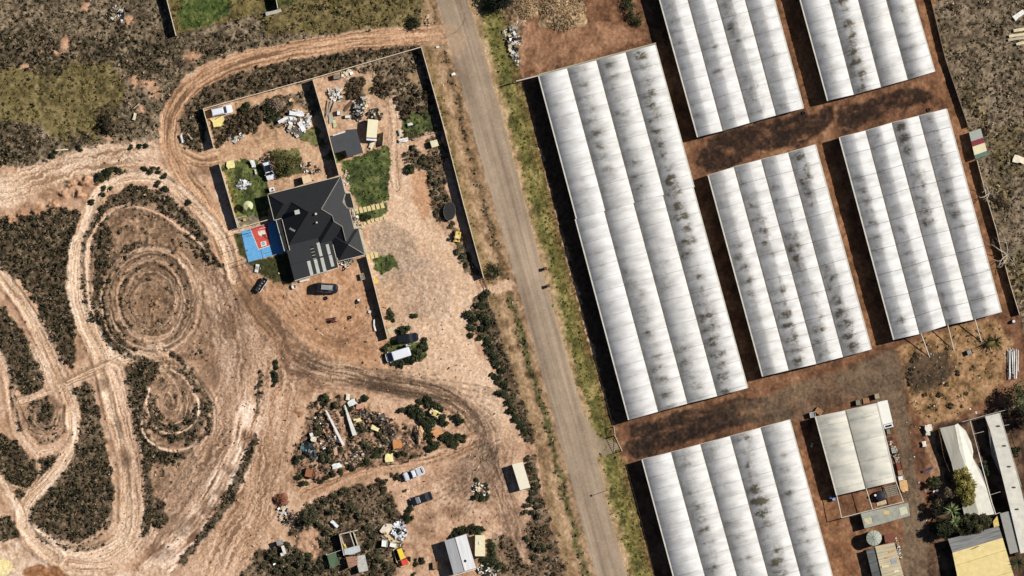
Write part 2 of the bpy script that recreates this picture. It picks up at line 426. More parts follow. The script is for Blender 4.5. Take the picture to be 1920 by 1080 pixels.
# infields first: brown weedy earth under the loops
infield = pal(np.clip(.45 * sm + .3 * mid + .25 * fine, 0, 1), (70, 52, 36), (116, 90, 66), (156, 124, 96), (196, 160, 130))
for q, a in (([(170, 470), (190, 410), (240, 385), (310, 395), (380, 450), (430, 530), (430, 620), (380, 680), (300, 665), (240, 650), (190, 590), (165, 530)], .8), ([(260, 690), (320, 670), (380, 720), (395, 790), (350, 845), (290, 840), (262, 780)], .8), ([(275, 860), (360, 850), (420, 830), (390, 900), (320, 980), (285, 950)], .6), ([(400, 520), (470, 540), (480, 640), (450, 700), (400, 640)], .5), ([(30, 745), (100, 730), (125, 790), (80, 830), (45, 800)], .8)):
    m = poly(q, 2, 3); put(m * a, infield); VEG['dry'] += m * .12 * a; Z += m * a * (n1 - .5) * .5
for qi, q in enumerate(SCR):
    m = np.clip(poly(q, 1, 4) * (3.2 if qi < 17 else 1.6), 0, 1); put(m * .92, scrubcol); veg(m, scrub=1.0, dry=.1); Z += m * (.05 + (n1 - .5) * .5)
def weeds(pts, w, closed=False, a=.9):
    D, LT, SL = stroke(pts, w + 10, 1, closed); m = np.clip((w - D) / 4 + .5, 0, 1) * a * stretch(vn(SL / 14, LT / 6, 77), .1, .5); put(m * .9, scrubcol); veg(m, scrub=.95)
def arc(cx, cy, rx, ry, a0, a1, n=9): return [(cx + rx * math.cos(math.radians(a0 + (a1 - a0) * k / n)), cy + ry * math.sin(math.radians(a0 + (a1 - a0) * k / n))) for k in range(n + 1)]
# sparse weeds on the loop infields
for q, a in (([(200, 420), (250, 395), (320, 410), (390, 480), (400, 560), (360, 640), (270, 650), (210, 580), (190, 500)], .55), ([(290, 690), (340, 700), (360, 750), (340, 800), (305, 795), (290, 740)], .5), ([(285, 870), (360, 850), (420, 830), (380, 910), (310, 980), (290, 930)], .35)):
    m = poly(q, 2, 3); put(m * a, pal(np.clip(.5 * sm + .5 * mid, 0, 1), (92, 72, 50), (128, 102, 76), (158, 128, 100), (186, 152, 124))); VEG['dry'] += m * .10

# ---------------- tracks
def track(pts, w, cols, closed=False, warp=1, a=1.0, kl=2, ruts=.05, berm=0.0, soft=5.0, ls=1.5, ss=60.0, seed=101, lo=.22, hi=.78):
    D, LT, SL = stroke(pts, w + 14, warp, closed)
    m = np.clip((w - D) / soft + .5, 0, 1) * a
    if soft >= 8 and not closed:
        e = SL.max(); fd = np.clip(np.minimum(SL, e - SL) / 45, 0, 1); m = m * np.where(D < 1e5, fd, 0)
    k = .35 + .65 * mid
    n = .5 + (.62 * (vn(LT / ls + 50, SL / ss, seed) - .5) + .28 * (vn(LT / (ls * 3.2) + 9, SL / (ss * 2), seed + 1) - .5)) * (.5 + k) + .22 * (fine - .5) + .16 * (big - .5)
    put(m, pal(stretch(n, lo, hi), *cols)); clear(np.clip(m * 1.2, 0, 1))
    global Z
    Z = Z * (1 - m * .6) + m * (n - .5) * ruts * 2
    if berm: Z += berm * np.exp(-((D - w - 2) / 3.5) ** 2)
    if kl: KL[(m > .5)] = kl
    return m

SAND = ((150, 118, 90), (190, 154, 124), (214, 180, 150), (230, 200, 172))
PALE = ((160, 126, 96), (206, 172, 140), (224, 194, 164), (238, 214, 188))
TAN = ((128, 96, 68), (172, 132, 98), (200, 158, 122), (216, 178, 142))
DARKT = ((84, 66, 50), (120, 96, 74), (164, 132, 104), (200, 168, 138))
# open dirt between loops and compound, with long streaks
track([(400, 470), (440, 560), (455, 650), (450, 740), (430, 830), (380, 920), (320, 1000), (270, 1060)], 58, ((120, 92, 70), (164, 130, 102), (190, 156, 128), (210, 180, 154)), a=.85, soft=26, ruts=.05, kl=0, warp=2)
track([(520, 640), (515, 720), (500, 800), (495, 880), (470, 960), (420, 1050), (400, 1120)], 44, ((138, 104, 78), (180, 142, 110), (206, 168, 136), (222, 190, 160)), a=.9, soft=22, ruts=.05, kl=0, warp=2)
# west track and the long bend from the road
track([(-400, 400), (-20, 365), (60, 335), (140, 308), (230, 292), (310, 292)], 27, PALE, soft=8, berm=.12, warp=2, seed=111)
track([(230, 300), (300, 320), (350, 365), (400, 430), (440, 500)], 14, SAND, soft=10, kl=2, seed=113)
track([(850, 60), (800, 66), (740, 70), (670, 76), (600, 86), (520, 101), (450, 117), (395, 140), (350, 172), (325, 210), (318, 250), (325, 290), (350, 335), (385, 385), (408, 430), (432, 490), (470, 560), (510, 620), (560, 665)], 17.5, TAN, soft=6, berm=.10, seed=121, ls=1.8)
track([(318, 265), (370, 300), (430, 290), (500, 268), (560, 262)], 14, TAN, soft=9, kl=2, seed=123)
# motocross loops
track([(440, 520), (425, 465), (392, 412), (350, 368), (300, 336), (250, 331), (205, 345), (172, 385), (152, 450), (147, 540), (160, 600), (188, 670), (205, 740)], 10, PALE, soft=5, berm=.22, seed=131)
track([(152, 460), (147, 540), (166, 605), (196, 670), (214, 740), (232, 810), (246, 880), (250, 950), (240, 1000), (205, 1032), (155, 1046), (105, 1036), (62, 1006)], 22, PALE, soft=6, berm=.2, seed=135, ls=2.0)
track([(105, 1046), (62, 1008), (44, 972), (56, 938), (92, 900), (124, 858), (139, 810), (134, 752), (108, 690), (72, 620), (38, 560), (-10, 505), (-100, 430)], 12.5, PALE, soft=5, berm=.2, seed=137)
track([(150, 640), (100, 660), (60, 600), (20, 545), (-20, 505)], 16, PALE, soft=10, a=.0, kl=0)
track([(60, 620), (90, 680), (115, 740)], 18, PALE, soft=8, seed=138)
track([(125, 716), (170, 696), (215, 678), (260, 664), (300, 652)], 10, PALE, soft=6, seed=139)
track([(168, 520), (171, 460), (186, 418), (222, 391), (272, 388), (322, 412), (376, 455), (420, 510)], 4.2, SAND, soft=3, berm=.25, seed=141, kl=2)
for k, (cx, cy, rx, ry) in enumerate(((284, 566, 92, 100), (282, 566, 78, 92), (284, 562, 62, 76), (286, 558, 48, 60))):
    ring = [(cx + rx * math.cos(a), cy + ry * math.sin(a)) for a in np.arange(0, 6.28, .5)]
    track(ring, 3.6, SAND if k % 2 == 0 else DARKT, closed=True, soft=4, a=.7, berm=.12, kl=0, seed=143 + k, warp=1)
rk = random.Random(3)
for k in range(13):
    rx = 30 + k * 5.6; ry = rx * 1.18; cx, cy = 283 + rk.uniform(-4, 4), 562 + rk.uniform(-5, 5); a0 = rk.uniform(0, 6.28); sp_ = rk.uniform(2.2, 5.2)
    track([(cx + rx * math.cos(a), cy + ry * math.sin(a)) for a in np.arange(a0, a0 + sp_, .35)], rk.uniform(.9, 1.9), (SAND, DARKT, ((70, 52, 38), (110, 86, 66)))[k % 3], soft=1.6, a=rk.uniform(.5, .9), berm=.06, kl=0, seed=400 + k)
for k in range(9):
    rx = 16 + k * 4.2; ry = rx * 1.3; cx, cy = 320 + rk.uniform(-3, 3), 752 + rk.uniform(-4, 4); a0 = rk.uniform(0, 6.28); sp_ = rk.uniform(2.0, 5.0)
    track([(cx + rx * math.cos(a), cy + ry * math.sin(a)) for a in np.arange(a0, a0 + sp_, .35)], rk.uniform(.8, 1.6), (SAND, DARKT)[k % 2], soft=1.5, a=rk.uniform(.5, .9), berm=.06, kl=0, seed=430 + k)
for k in range(7):
    o_ = 3 + k * 3.4
    track([(52 + o_ * .8, 760), (60 + o_ * .5, 790 - o_ * .2), (84, 812 - o_ * .9), (106 - o_ * .4, 800 - o_ * .5), (118 - o_ * .6, 768)], .9, (DARKT, SAND)[k % 2], soft=1.4, a=.7, kl=0, seed=450 + k)
track([(300, 655), (350, 688), (386, 735), (400, 775), (396, 815), (372, 850)], 6, SAND, soft=4, berm=.2, seed=151)
track([(282, 730), (277, 760), (287, 792), (312, 810), (350, 806), (372, 778), (370, 746), (350, 712), (322, 690)], 2.2, PALE, soft=2, berm=.18, seed=153, kl=0)
track([(268, 770), (268, 800), (284, 828), (318, 843), (350, 840), (372, 826)], 2.4, PALE, soft=2, berm=.2, seed=155, kl=0)
track([(300, 690), (330, 720), (340, 760), (325, 785), (305, 770), (300, 740), (318, 735), (326, 755)], 3, SAND, soft=4, a=.6, kl=0, seed=157)
track([(-20, 640), (10, 690), (22, 750), (30, 800), (52, 836), (80, 850), (112, 840), (128, 815)], 8, SAND, soft=4, berm=.15, seed=161)
track([(28, 745), (44, 780), (58, 806), (80, 816), (100, 812), (118, 792), (120, 760)], 2.6, DARKT, soft=3, berm=.15, seed=163, kl=0)
track([(40, 755), (66, 744), (95, 734)], 7, SAND, soft=4, seed=165)
track([(-40, 790), (-5, 775), (14, 765)], 6, SAND, soft=3, seed=166)
track([(68, 850), (73, 880), (66, 908), (48, 918), (20, 912), (6, 900)], 2.4, SAND, soft=2, kl=0, seed=167)
track([(-40, 870), (0, 898), (18, 925), (36, 955), (44, 985)], 8, PALE, soft=5, seed=169)
track([(215, 690), (235, 760), (252, 830), (262, 900), (268, 960), (258, 1010), (230, 1044), (190, 1062), (130, 1060)], 15, SAND, soft=6, seed=170, berm=.15)
track([(478, 720), (462, 800), (440, 870), (400, 940), (345, 1010), (280, 1076), (250, 1110)], 27, ((132, 98, 72), (200, 162, 130), (228, 198, 172), (244, 222, 200)), soft=10, seed=171, ss=24, ls=3)
m = poly([(-300, 1000), (35, 1018), (80, 1046), (150, 1075), (260, 1072), (300, 1060), (330, 1090), (300, 1200), (-300, 1200)], 2, 2); put(m, pal(np.clip(.5 * mid + .5 * sm, 0, 1), (176, 140, 106), (214, 184, 156), (232, 208, 184))); clear(m)
m = poly([(40, 1075), (60, 1060), (110, 1062), (135, 1090), (60, 1100)], 1, 2); put(m, pal(sm, (140, 92, 56), (180, 130, 88)))
m = poly([(-60, 1050), (15, 1048), (25, 1065), (10, 1082), (-60, 1085)], 1); put(m, pal(sm, (226, 206, 140), (240, 224, 168)))
# damp patches on the tracks
for (x, y, a, b) in ((430, 882, 11, 7), (412, 926, 12, 10), (385, 955, 14, 10), (345, 980, 30, 13), (300, 1034, 24, 18), (464, 822, 14, 16), (330, 1000, 26, 8), (230, 860, 12, 20), (222, 800, 10, 14), (190, 720, 10, 14), (428, 610, 18, 22), (460, 560, 14, 20), (316, 228, 5, 8), (690, 660, 26, 26), (380, 320, 20, 12), (872, 690, 14, 14), (390, 700, 20, 30)):
    m = np.clip(1.5 - np.hypot((XB - x) / a, (YB - y) / b), 0, 1) * .65; put(m, pal(sm, (92, 66, 46), (138, 104, 76)))

# dark organic loop infield mound and spoil heaps
for (x, y, a, b, h, c) in ((286, 572, 9, 13, .5, .7), (330, 470, 6, 6, .9, .4), (560, 775, 10, 8, .2, .2), (130, 345, 10, 9, 1.1, .3), (118, 365, 8, 8, 1.0, .3), (160, 340, 14, 8, 1.0, .2), (100, 385, 8, 8, .9, .2), (70, 395, 9, 9, .9, .2), (40, 405, 8, 8, .8, .2), (20, 412, 8, 7, .8, .2), (150, 365, 8, 10, .9, .4)):
    d = np.hypot((XW - x) / a, (YW - y) / b); k = np.exp(-d * d * 1.2)
    Z += h * k * (.7 + .6 * n1); put(np.clip(k * 1.6, 0, 1) * .7, pal(sm, (128, 88, 58), (176, 130, 94), (206, 160, 122)))

for q in ([(478, 812), (484, 826), (470, 872), (452, 908), (440, 940), (410, 978), (370, 1022), (345, 1056), (332, 1056), (352, 1028), (398, 970), (432, 908), (462, 852)], [(264, 828), (278, 838), (286, 862), (281, 900), (286, 940), (282, 990), (272, 1010), (266, 990), (272, 930)], [(286, 930), (306, 940), (316, 975), (300, 992), (284, 986)], [(480, 790), (488, 760), (494, 700), (488, 690), (480, 740)]):
    m = poly(q, 1, 1); put(m * .9, scrubcol); veg(m, scrub=.95)
weeds(arc(282, 566, 102, 110, 95, 265), 6.5); weeds(arc(282, 566, 84, 96, 110, 250), 3.5, a=.8); weeds(arc(284, 562, 56, 68, 130, 300), 2.5, a=.6); weeds(arc(284, 562, 68, 82, -60, 60), 3, a=.5)
weeds([(186, 436), (205, 405), (245, 385), (290, 384)], 3, a=.6); weeds([(330, 396), (362, 428), (398, 478), (412, 500)], 6.5); weeds([(322, 664), (350, 688), (380, 730), (396, 775), (384, 815), (350, 834)], 4.5); weeds(arc(322, 775, 46, 26, 20, 170), 5)
weeds([(252, 690), (246, 730), (252, 770), (262, 810), (280, 848)], 6); weeds([(262, 745), (266, 775), (276, 812)], 4); weeds([(278, 870), (282, 940), (276, 1000)], 4); weeds([(20, 700), (26, 760), (40, 806)], 3, a=.6)
weeds([(76, 830), (100, 826), (118, 808)], 4, a=.7); weeds([(210, 960), (200, 990), (180, 1010), (150, 1024)], 3.5, a=.7); weeds([(160, 440), (155, 500), (160, 560), (172, 600)], 3.5, a=.7); weeds([(180, 345), (230, 322), (290, 318), (330, 338)], 3, a=.5)
weeds([(70, 1000), (110, 1024), (160, 1030), (200, 1015)], 4, a=.6)
MK = np.zeros((HH, WW), np.float32)
def mark(p, ang, l, curve, a=.8, gap=3.2):
    m = int(l / .7); t = np.linspace(0, 1, m)
    th = ang + curve * t; x = p[0] + np.cumsum(np.cos(th)) * l / m; y = p[1] + np.cumsum(np.sin(th)) * l / m
    for sgn in (-1, 1):
        xs = x - np.sin(th) * gap * sgn * 1.6; ys = y + np.cos(th) * gap * sgn * 1.6
        j = np.clip(np.searchsorted(gx, xs), 0, WW - 1); i = np.clip(np.searchsorted(gy, ys), 0, HH - 1)
        w_ = a * np.minimum(1, np.minimum(t, 1 - t) * 6) * (.55 + .45 * np.sin(t * 40 + ang * 9)); MK[i, j] = np.maximum(MK[i, j], w_)
rm_ = random.Random(5)
def marks(cx, cy, rx, ry, n, ang, dang, l, cv, a):
    for _ in range(n):
        x, y = cx + rm_.gauss(0, .45) * rx, cy + rm_.gauss(0, .45) * ry
        mark((x, y), math.radians(ang + rm_.uniform(-dang, dang)), rm_.uniform(.5, 1) * l, rm_.uniform(-cv, cv), rm_.uniform(.35, 1) * a)
def marks_late():
    global Z
    marks(900, 860, 60, 60, 46, 115, 45, 90, .9, .9); marks(860, 900, 60, 40, 26, -20, 25, 80, .6, .7)
    marks(700, 712, 120, 22, 26, 9, 9, 150, .3, .9); marks(850, 745, 60, 25, 16, 25, 14, 110, .5, .8)
    marks(500, 580, 45, 60, 22, 55, 16, 130, .5, .7); marks(620, 620, 80, 60, 26, 40, 90, 90, 1.6, .45)
    marks(430, 640, 50, 90, 40, 80, 40, 70, .9, .6); marks(400, 560, 40, 60, 20, 70, 50, 60, 1.4, .6)
    marks(520, 830, 50, 120, 34, 100, 16, 120, .4, .5); marks(420, 860, 70, 120, 40, 118, 14, 120, .3, .5)
    marks(780, 560, 90, 110, 34, 80, 60, 110, .8, .35); marks(240, 830, 26, 130, 24, 80, 8, 140, .2, .45)
    marks(330, 900, 40, 40, 22, 60, 80, 30, 1.2, .5); marks(300, 560, 70, 80, 40, 60, 90, 46, 2.2, .5); marks(320, 760, 30, 40, 20, 60, 90, 30, 2.5, .5)
    marks(950, 940, 20, 80, 12, 80, 10, 150, .25, .8); marks(540, 690, 40, 26, 12, 40, 40, 80, 1.8, .9); marks(120, 310, 120, 20, 26, -14, 8, 120, .2, .4)
    marks(1040, 90, 60, 40, 26, 110, 40, 70, .6, .4); marks(1560, 740, 150, 40, 26, -16, 10, 150, .3, .5); marks(1700, 900, 16, 180, 16, 82, 6, 160, .2, .5); marks(1440, 780, 200, 16, 16, -15, 6, 200, .1, .5)
    k = MK; q = np.pad(k, 1, mode='edge'); k = np.maximum(k, .45 * np.maximum(np.maximum(q[:-2, 1:-1], q[2:, 1:-1]), np.maximum(q[1:-1, :-2], q[1:-1, 2:])))
    k = k * (KL != 1) * (KL != 4)
    put(np.clip(k * .9, 0, 1), pal(sm, (62, 46, 34), (104, 80, 60))); Z -= k * .04

# ---------------- compound and yards
m = poly([(381, 204), (586, 147), (636, 330), (505, 365), (415, 310), (404, 282)], 0); put(m * .75, pal(np.clip(.5 * mid + .5 * sm, 0, 1), (150, 116, 84), (196, 158, 122), (216, 180, 144))); clear(m)
for q, v in (([(392, 232), (420, 222), (445, 210), (470, 196), (500, 190), (500, 215), (485, 238), (462, 252), (430, 262), (408, 276)], 'scrub'), ([(498, 190), (540, 176), (545, 215), (525, 236), (500, 230)], 'scrub'), ([(540, 175), (585, 160), (600, 220), (575, 215)], 'dry'), ([(545, 235), (600, 240), (608, 275), (570, 265)], 'verge'), ([(505, 285), (560, 280), (570, 325), (520, 335)], 'verge')):
    m = poly(q, 2); put(m * .85, scrubcol if v == 'scrub' else drycol if v == 'dry' else greencol); veg(m, **{v: .8})
m = poly([(588, 147), (790, 90), (838, 250), (752, 268), (620, 272)], 0); put(m * .7, pal(np.clip(.5 * mid + .5 * sm, 0, 1), (160, 124, 94), (200, 164, 132), (220, 188, 160))); clear(m)
for q, v in (([(655, 135), (700, 112), (785, 92), (800, 130), (815, 180), (830, 245), (760, 262), (745, 230), (738, 190), (700, 172), (690, 130)], 'dry'), ([(652, 150), (676, 145), (690, 165), (680, 185), (655, 185)], 'scrub'), ([(745, 190), (800, 150), (812, 200), (765, 235)], 'dry'), ([(752, 225), (800, 205), (815, 245), (760, 258)], 'grass')):
    m = poly(q, 2); put(m * .85, drycol if v == 'dry' else scrubcol if v == 'scrub' else greencol); veg(m, **{v: .8, 'scrub': .25})
for q in ([(690, 150), (705, 135), (702, 178), (675, 172)], [(765, 135), (790, 130), (785, 150), (765, 150)]):
    m = poly(q, 2, 1); put(m, sandy); clear(m)
GRV = ((150, 118, 90), (192, 158, 126), (216, 182, 150), (232, 206, 180))
m = poly([(738, 180), (762, 260), (790, 330), (808, 400), (850, 460), (872, 522), (905, 540), (960, 520), (965, 545), (905, 552), (880, 590), (885, 640), (920, 700), (960, 780), (990, 840), (880, 780), (790, 720), (700, 690), (735, 640), (700, 540), (688, 470), (680, 410), (728, 385), (735, 330)], 1, 2)
put(m, pal(np.clip(.2 + .22 * fine + .2 * sm + .1 * mid + .24 * big, 0, 1), *GRV)); clear(m); KL[m > .5] = 3
track([(737, 190), (740, 240), (736, 300), (742, 350)], 12, GRV, soft=6, kl=3, seed=181)
m = poly([(690, 470), (700, 430), (730, 410), (770, 440), (800, 500), (760, 520), (720, 530)], 2, 5); put(m * .5, pal(fine, (110, 98, 84), (180, 160, 138)))
m = poly([(740, 500), (800, 480), (850, 520), (840, 600), (760, 590)], 2, 6); put(m * .4, pal(sm, (150, 122, 100), (200, 176, 156)))
m = poly([(775, 320), (800, 330), (812, 380), (800, 420), (775, 380)], 2, 3); put(m * .8, pal(sm, (184, 136, 96), (206, 158, 118))); clear(m)
for q, v in (([(750, 290), (772, 270), (800, 290), (828, 300), (850, 380), (828, 420), (808, 380), (800, 330), (780, 310)], 'scrub'), ([(840, 415), (862, 430), (880, 480), (900, 520), (880, 512), (850, 450)], 'scrub'), ([(850, 450), (868, 455), (888, 512), (872, 508)], 'grass'), ([(800, 262), (828, 250), (840, 300), (815, 310)], 'scrub')):
    m = poly(q, 2); put(m * .8, scrubcol); veg(m, **{v: .8})
# lawns
for q in ([(640, 305), (690, 285), (728, 272), (733, 300), (730, 345), (726, 378), (672, 390), (660, 360), (648, 335)], [(702, 482), (736, 478), (748, 500), (712, 514), (702, 500)], [(415, 312), (440, 300), (485, 298), (500, 330), (505, 362), (502, 405), (450, 426), (440, 395)], [(662, 395), (724, 380), (728, 400), (690, 415), (668, 412)], [(640, 305), (600, 300), (618, 280), (650, 290)], [(710, 650), (735, 640), (770, 640), (800, 640), (798, 672), (760, 685), (720, 680)]):
    m = poly(q, 1); put(m * .95, greencol); veg(m, grass=.9); KL[(m > .5)] = 4
m = poly([(418, 315), (430, 316), (462, 420), (450, 424)], 2, 1); put(m * .6, pal(sm, (130, 120, 50), (170, 158, 84)))
m = poly([(438, 440), (462, 434), (480, 488), (545, 470), (560, 528), (528, 542), (498, 520), (470, 498), (445, 470)], 1, 1); put(m, pal(sm, (52, 54, 26), (84, 84, 44))); veg(m, grass=.3)
m = poly([(440, 408), (478, 402), (486, 420), (448, 428)], 1); put(m * .8, pal(sm, (128, 116, 98), (150, 136, 116))); clear(m)
# yard south of the house
m = poly([(455, 510), (550, 535), (640, 500), (690, 490), (720, 620), (740, 690), (650, 690), (560, 660), (500, 600)], 1, 3); put(m * .7, pal(np.clip(.5 * mid + .5 * sm, 0, 1), (166, 122, 84), (196, 148, 108), (212, 168, 130)))
track([(520, 560), (580, 610), (640, 640), (700, 600), (690, 540)], 20, ((120, 84, 58), (176, 132, 96), (206, 162, 126)), a=.45, soft=20, kl=0, seed=185, ls=1.6)
track([(470, 545), (530, 620), (590, 670), (660, 690)], 9, ((110, 82, 60), (160, 124, 94), (206, 170, 138)), a=.7, soft=9, kl=0, seed=186)
track([(440, 500), (480, 560), (520, 610), (545, 660), (570, 690), (590, 680)], 5, ((96, 68, 50), (140, 104, 78)), a=.7, soft=7, kl=0, seed=187)
track([(528, 660), (545, 695), (575, 702), (600, 690)], 5, ((84, 56, 40), (140, 100, 72)), a=.75, soft=5, kl=0, seed=188)
# main haul track curving to the south-east
track([(540, 660), (600, 690), (660, 704), (720, 718), (800, 734), (850, 752), (890, 790), (912, 840), (930, 900), (960, 980), (985, 1060)], 19, DARKT, soft=9, kl=2, seed=191, ls=1.5, ss=60)
track([(880, 780), (905, 800), (912, 840), (880, 890), (830, 920)], 26, ((72, 58, 44), (120, 98, 76), (176, 146, 118), (208, 178, 150)), soft=18, a=.8, kl=2, seed=193, ls=1.4, ss=30)
track([(830, 880), (880, 860), (940, 820), (980, 870)], 14, SAND, soft=12, a=.5, kl=0, seed=194)
track([(570, 925), (640, 895), (700, 875), (770, 862), (840, 845), (890, 820)], 14, ((150, 112, 82), (194, 154, 120), (214, 178, 146)), soft=7, seed=195)
track([(940, 880), (960, 940), (970, 1000), (962, 1050)], 2.0, ((70, 54, 42), (110, 88, 68)), soft=2, a=.8, kl=0, seed=196)
track([(925, 870), (945, 940), (955, 1000)], 2.0, ((80, 62, 48), (120, 96, 76)), soft=2, a=.6, kl=0, seed=197)
m = poly([(880, 760), (905, 800), (935, 850), (930, 900), (880, 930), (835, 925), (850, 890), (890, 850)], 2, 5) * stretch(fbm(X / 7, Y / 12, 95, 4), .3, .6); put(m * .75, pal(fine, (72, 60, 48), (112, 94, 76)))
m = poly([(640, 690), (700, 698), (800, 722), (850, 742), (840, 760), (760, 748), (660, 722)], 2, 3) * stretch(vn((X * .17 - Y * .98) / 2.2, X / 60, 96), .35, .7); put(m * .8, pal(fine, (78, 62, 48), (116, 94, 74)))
m = poly([(440, 510), (480, 540), (540, 620), (600, 670), (590, 690), (530, 660), (470, 600)], 2, 5) * stretch(fbm(X / 9, Y / 9, 97, 4), .3, .65); put(m * .6, pal(fine, (92, 68, 50), (136, 106, 80)))
m = poly([(770, 890), (900, 860), (960, 920), (975, 1050), (900, 1000), (800, 1000), (760, 960)], 2, 4); put(m * .5, pal(np.clip(.4 * fine + .6 * mid, 0, 1), (150, 116, 90), (192, 154, 124), (216, 184, 156)))
for (x, y, a, b) in ((805, 972, 18, 9), (790, 1000, 20, 16), (850, 960, 18, 10), (640, 640, 14, 10), (740, 700, 12, 14)):
    m = np.clip(1.5 - np.hypot((XB - x) / a, (YB - y) / b), 0, 1) * .6; put(m, pal(sm, (104, 78, 56), (150, 116, 88)))
# junk yards: rough dark ground
for q in ([(580, 760), (600, 745), (650, 740), (700, 770), (745, 790), (800, 800), (800, 850), (760, 870), (700, 880), (650, 880), (590, 900), (560, 910), (552, 850), (570, 800)],):
    m = poly(q, 2, 1); put(m * .75, pal(np.clip(.6 * sm + .4 * mid, 0, 1), (50, 40, 30), (104, 82, 62), (160, 126, 100), (206, 168, 138))); veg(m, scrub=.30, dry=.2); Z += m * (n1 - .4) * .9
for q in ([(570, 950), (600, 935), (660, 910), (710, 905), (740, 940), (760, 1000), (740, 1100), (490, 1100), (520, 1050), (560, 1030), (545, 1000)], [(480, 1030), (540, 1030), (620, 1010), (640, 1100), (440, 1120)]):
    m = poly(q, 2, 1); put(m * .85, scrubcol); veg(m, scrub=.55, dry=.45); Z += m * (n1 - .4) * .5
m = poly([(560, 1000), (590, 985), (605, 1030), (590, 1050), (560, 1030)], 1, 2); put(m, pal(sm, (166, 128, 98), (200, 162, 130))); clear(m)
m = poly([(935, 860), (960, 930), (985, 960), (1020, 930), (1050, 1050), (1060, 1100), (960, 1100), (985, 1060), (960, 960)], 1, 2); put(m * .55, pal(mid, (120, 94, 70), (170, 136, 108), (204, 170, 144)))
for q in ([(972, 880), (1000, 850), (1018, 930), (1040, 1000), (1052, 1060), (1000, 1060), (985, 1000), (998, 950)], [(840, 1010), (870, 995), (905, 990), (880, 1005), (850, 1030)], [(925, 1000), (960, 1010), (985, 1060), (1060, 1050), (1060, 1090), (900, 1090)]):
    m = poly(q, 2); put(m * .7, scrubcol); veg(m, scrub=.6)
m = poly([(885, 560), (912, 548), (930, 600), (958, 690), (985, 760), (1005, 830), (985, 830), (945, 745), (925, 690), (905, 640), (880, 610)], 1, 1); put(m * .85, scrubcol); veg(m, scrub=.7)
# north-east corner by the road, straw heap ground
m = poly([(905, -60), (975, -60), (985, 30), (968, 120), (955, 60)], 1, 1); put(m * .8, pal(sm, (70, 56, 40), (120, 96, 70), (160, 132, 100)))

marks_late()
# ---------------- sealed road
rl = np.interp(Y, [-400, 0, 75, 180, 270, 400, 540, 675, 810, 945, 1080, 1500], [740, 817, 839, 870, 892, 930, 971, 1008, 1045, 1080, 1117, 1230])
rr = np.interp(Y, [-400, 0, 90, 180, 270, 400, 540, 675, 810, 945, 1080, 1500], [760, 876, 905, 930, 955, 989, 1026, 1065, 1104, 1137, 1175, 1290])
edge = (n1 - .5) * 5
m = np.clip(np.minimum(X - rl + edge, rr - X + edge) / 2.5 + .5, 0, 1)
m = np.maximum(m, poly([(1090, 770), (1120, 815), (1160, 835), (1158, 842), (1120, 862), (1140, 920), (1100, 900)], 1, 2) * .8)
lat = (X - rl) / (rr - rl)
n = .26 * vn(lat * 26, Y / 90, 201) + .28 * vn(lat * 7, Y / 160, 202) + .12 * fine + .10 * mid + .24 * vn(lat * 2.2, Y / 70, 203)
rc = pal(stretch(n, .25, .75), (140, 121, 101), (158, 139, 117), (170, 150, 127), (184, 163, 138))
rc = rc * (1 - .12 * np.exp(-((lat - .62) / .03) ** 2) - .08 * np.exp(-((lat - .3) / .05) ** 2))[..., None]
put(m, rc); clear(m); KL[m > .5] = 1
Z = Z * (1 - m) + m * (.02 + .05 * np.clip(1 - ((lat - .5) * 2) ** 2, 0, 1) + .004 * fine)
# tan dust carried on at the side-track mouth
m2 = poly([(800, 52), (850, 40), (880, 80), (862, 110), (836, 100), (800, 84)], 2, 6) * .45; put(m2, pal(sm, (176, 142, 110), (206, 170, 136)))
for q in ([(852, 40), (866, 50), (860, 60)],): pass
# dark apron fringe of tyre curves
track([(845, 62), (856, 58), (868, 44), (872, 25)], .8, ((96, 82, 70), (120, 104, 90)), soft=1, a=.6, kl=0, seed=205)

# keep foundations of the greenhouses and house level; general micro relief
rough = (fine - .5) * .05 + (fine2 - .5) * .07
Z += rough * (KL != 1) * (1 - .5 * (KL == 3))
C *= (1 + (fine - .5)[..., None] * .28 * (KL != 1)[..., None] + (fine - .5)[..., None] * .10)
lum_ = C @ np.array([.3, .59, .11], np.float32)
C = lum_[..., None] + (C - lum_[..., None]) * .95
mean_ = np.float32(.21)
C = C * np.clip(np.power(np.maximum(lum_, .004) / mean_, .11), .65, 1.1)[..., None] * np.array([1.01, .985, .955], np.float32)
C = np.clip(C, 0.003, .9)

out_ = (X < -100) | (X > 2020) | (Y < -100) | (Y > 1180)
C[out_] = np.array(lin(138, 116, 88), np.float32) * (.85 + .3 * vn(X / 300, Y / 300, 88)[out_])[:, None]; Z[out_] = 0
# photo pixel -> height
def hgt(px, py):
    j = int(np.clip(np.searchsorted(gx, px), 0, WW - 1)); i = int(np.clip(np.searchsorted(gy, py), 0, HH - 1))
    return float(Z[i, j])

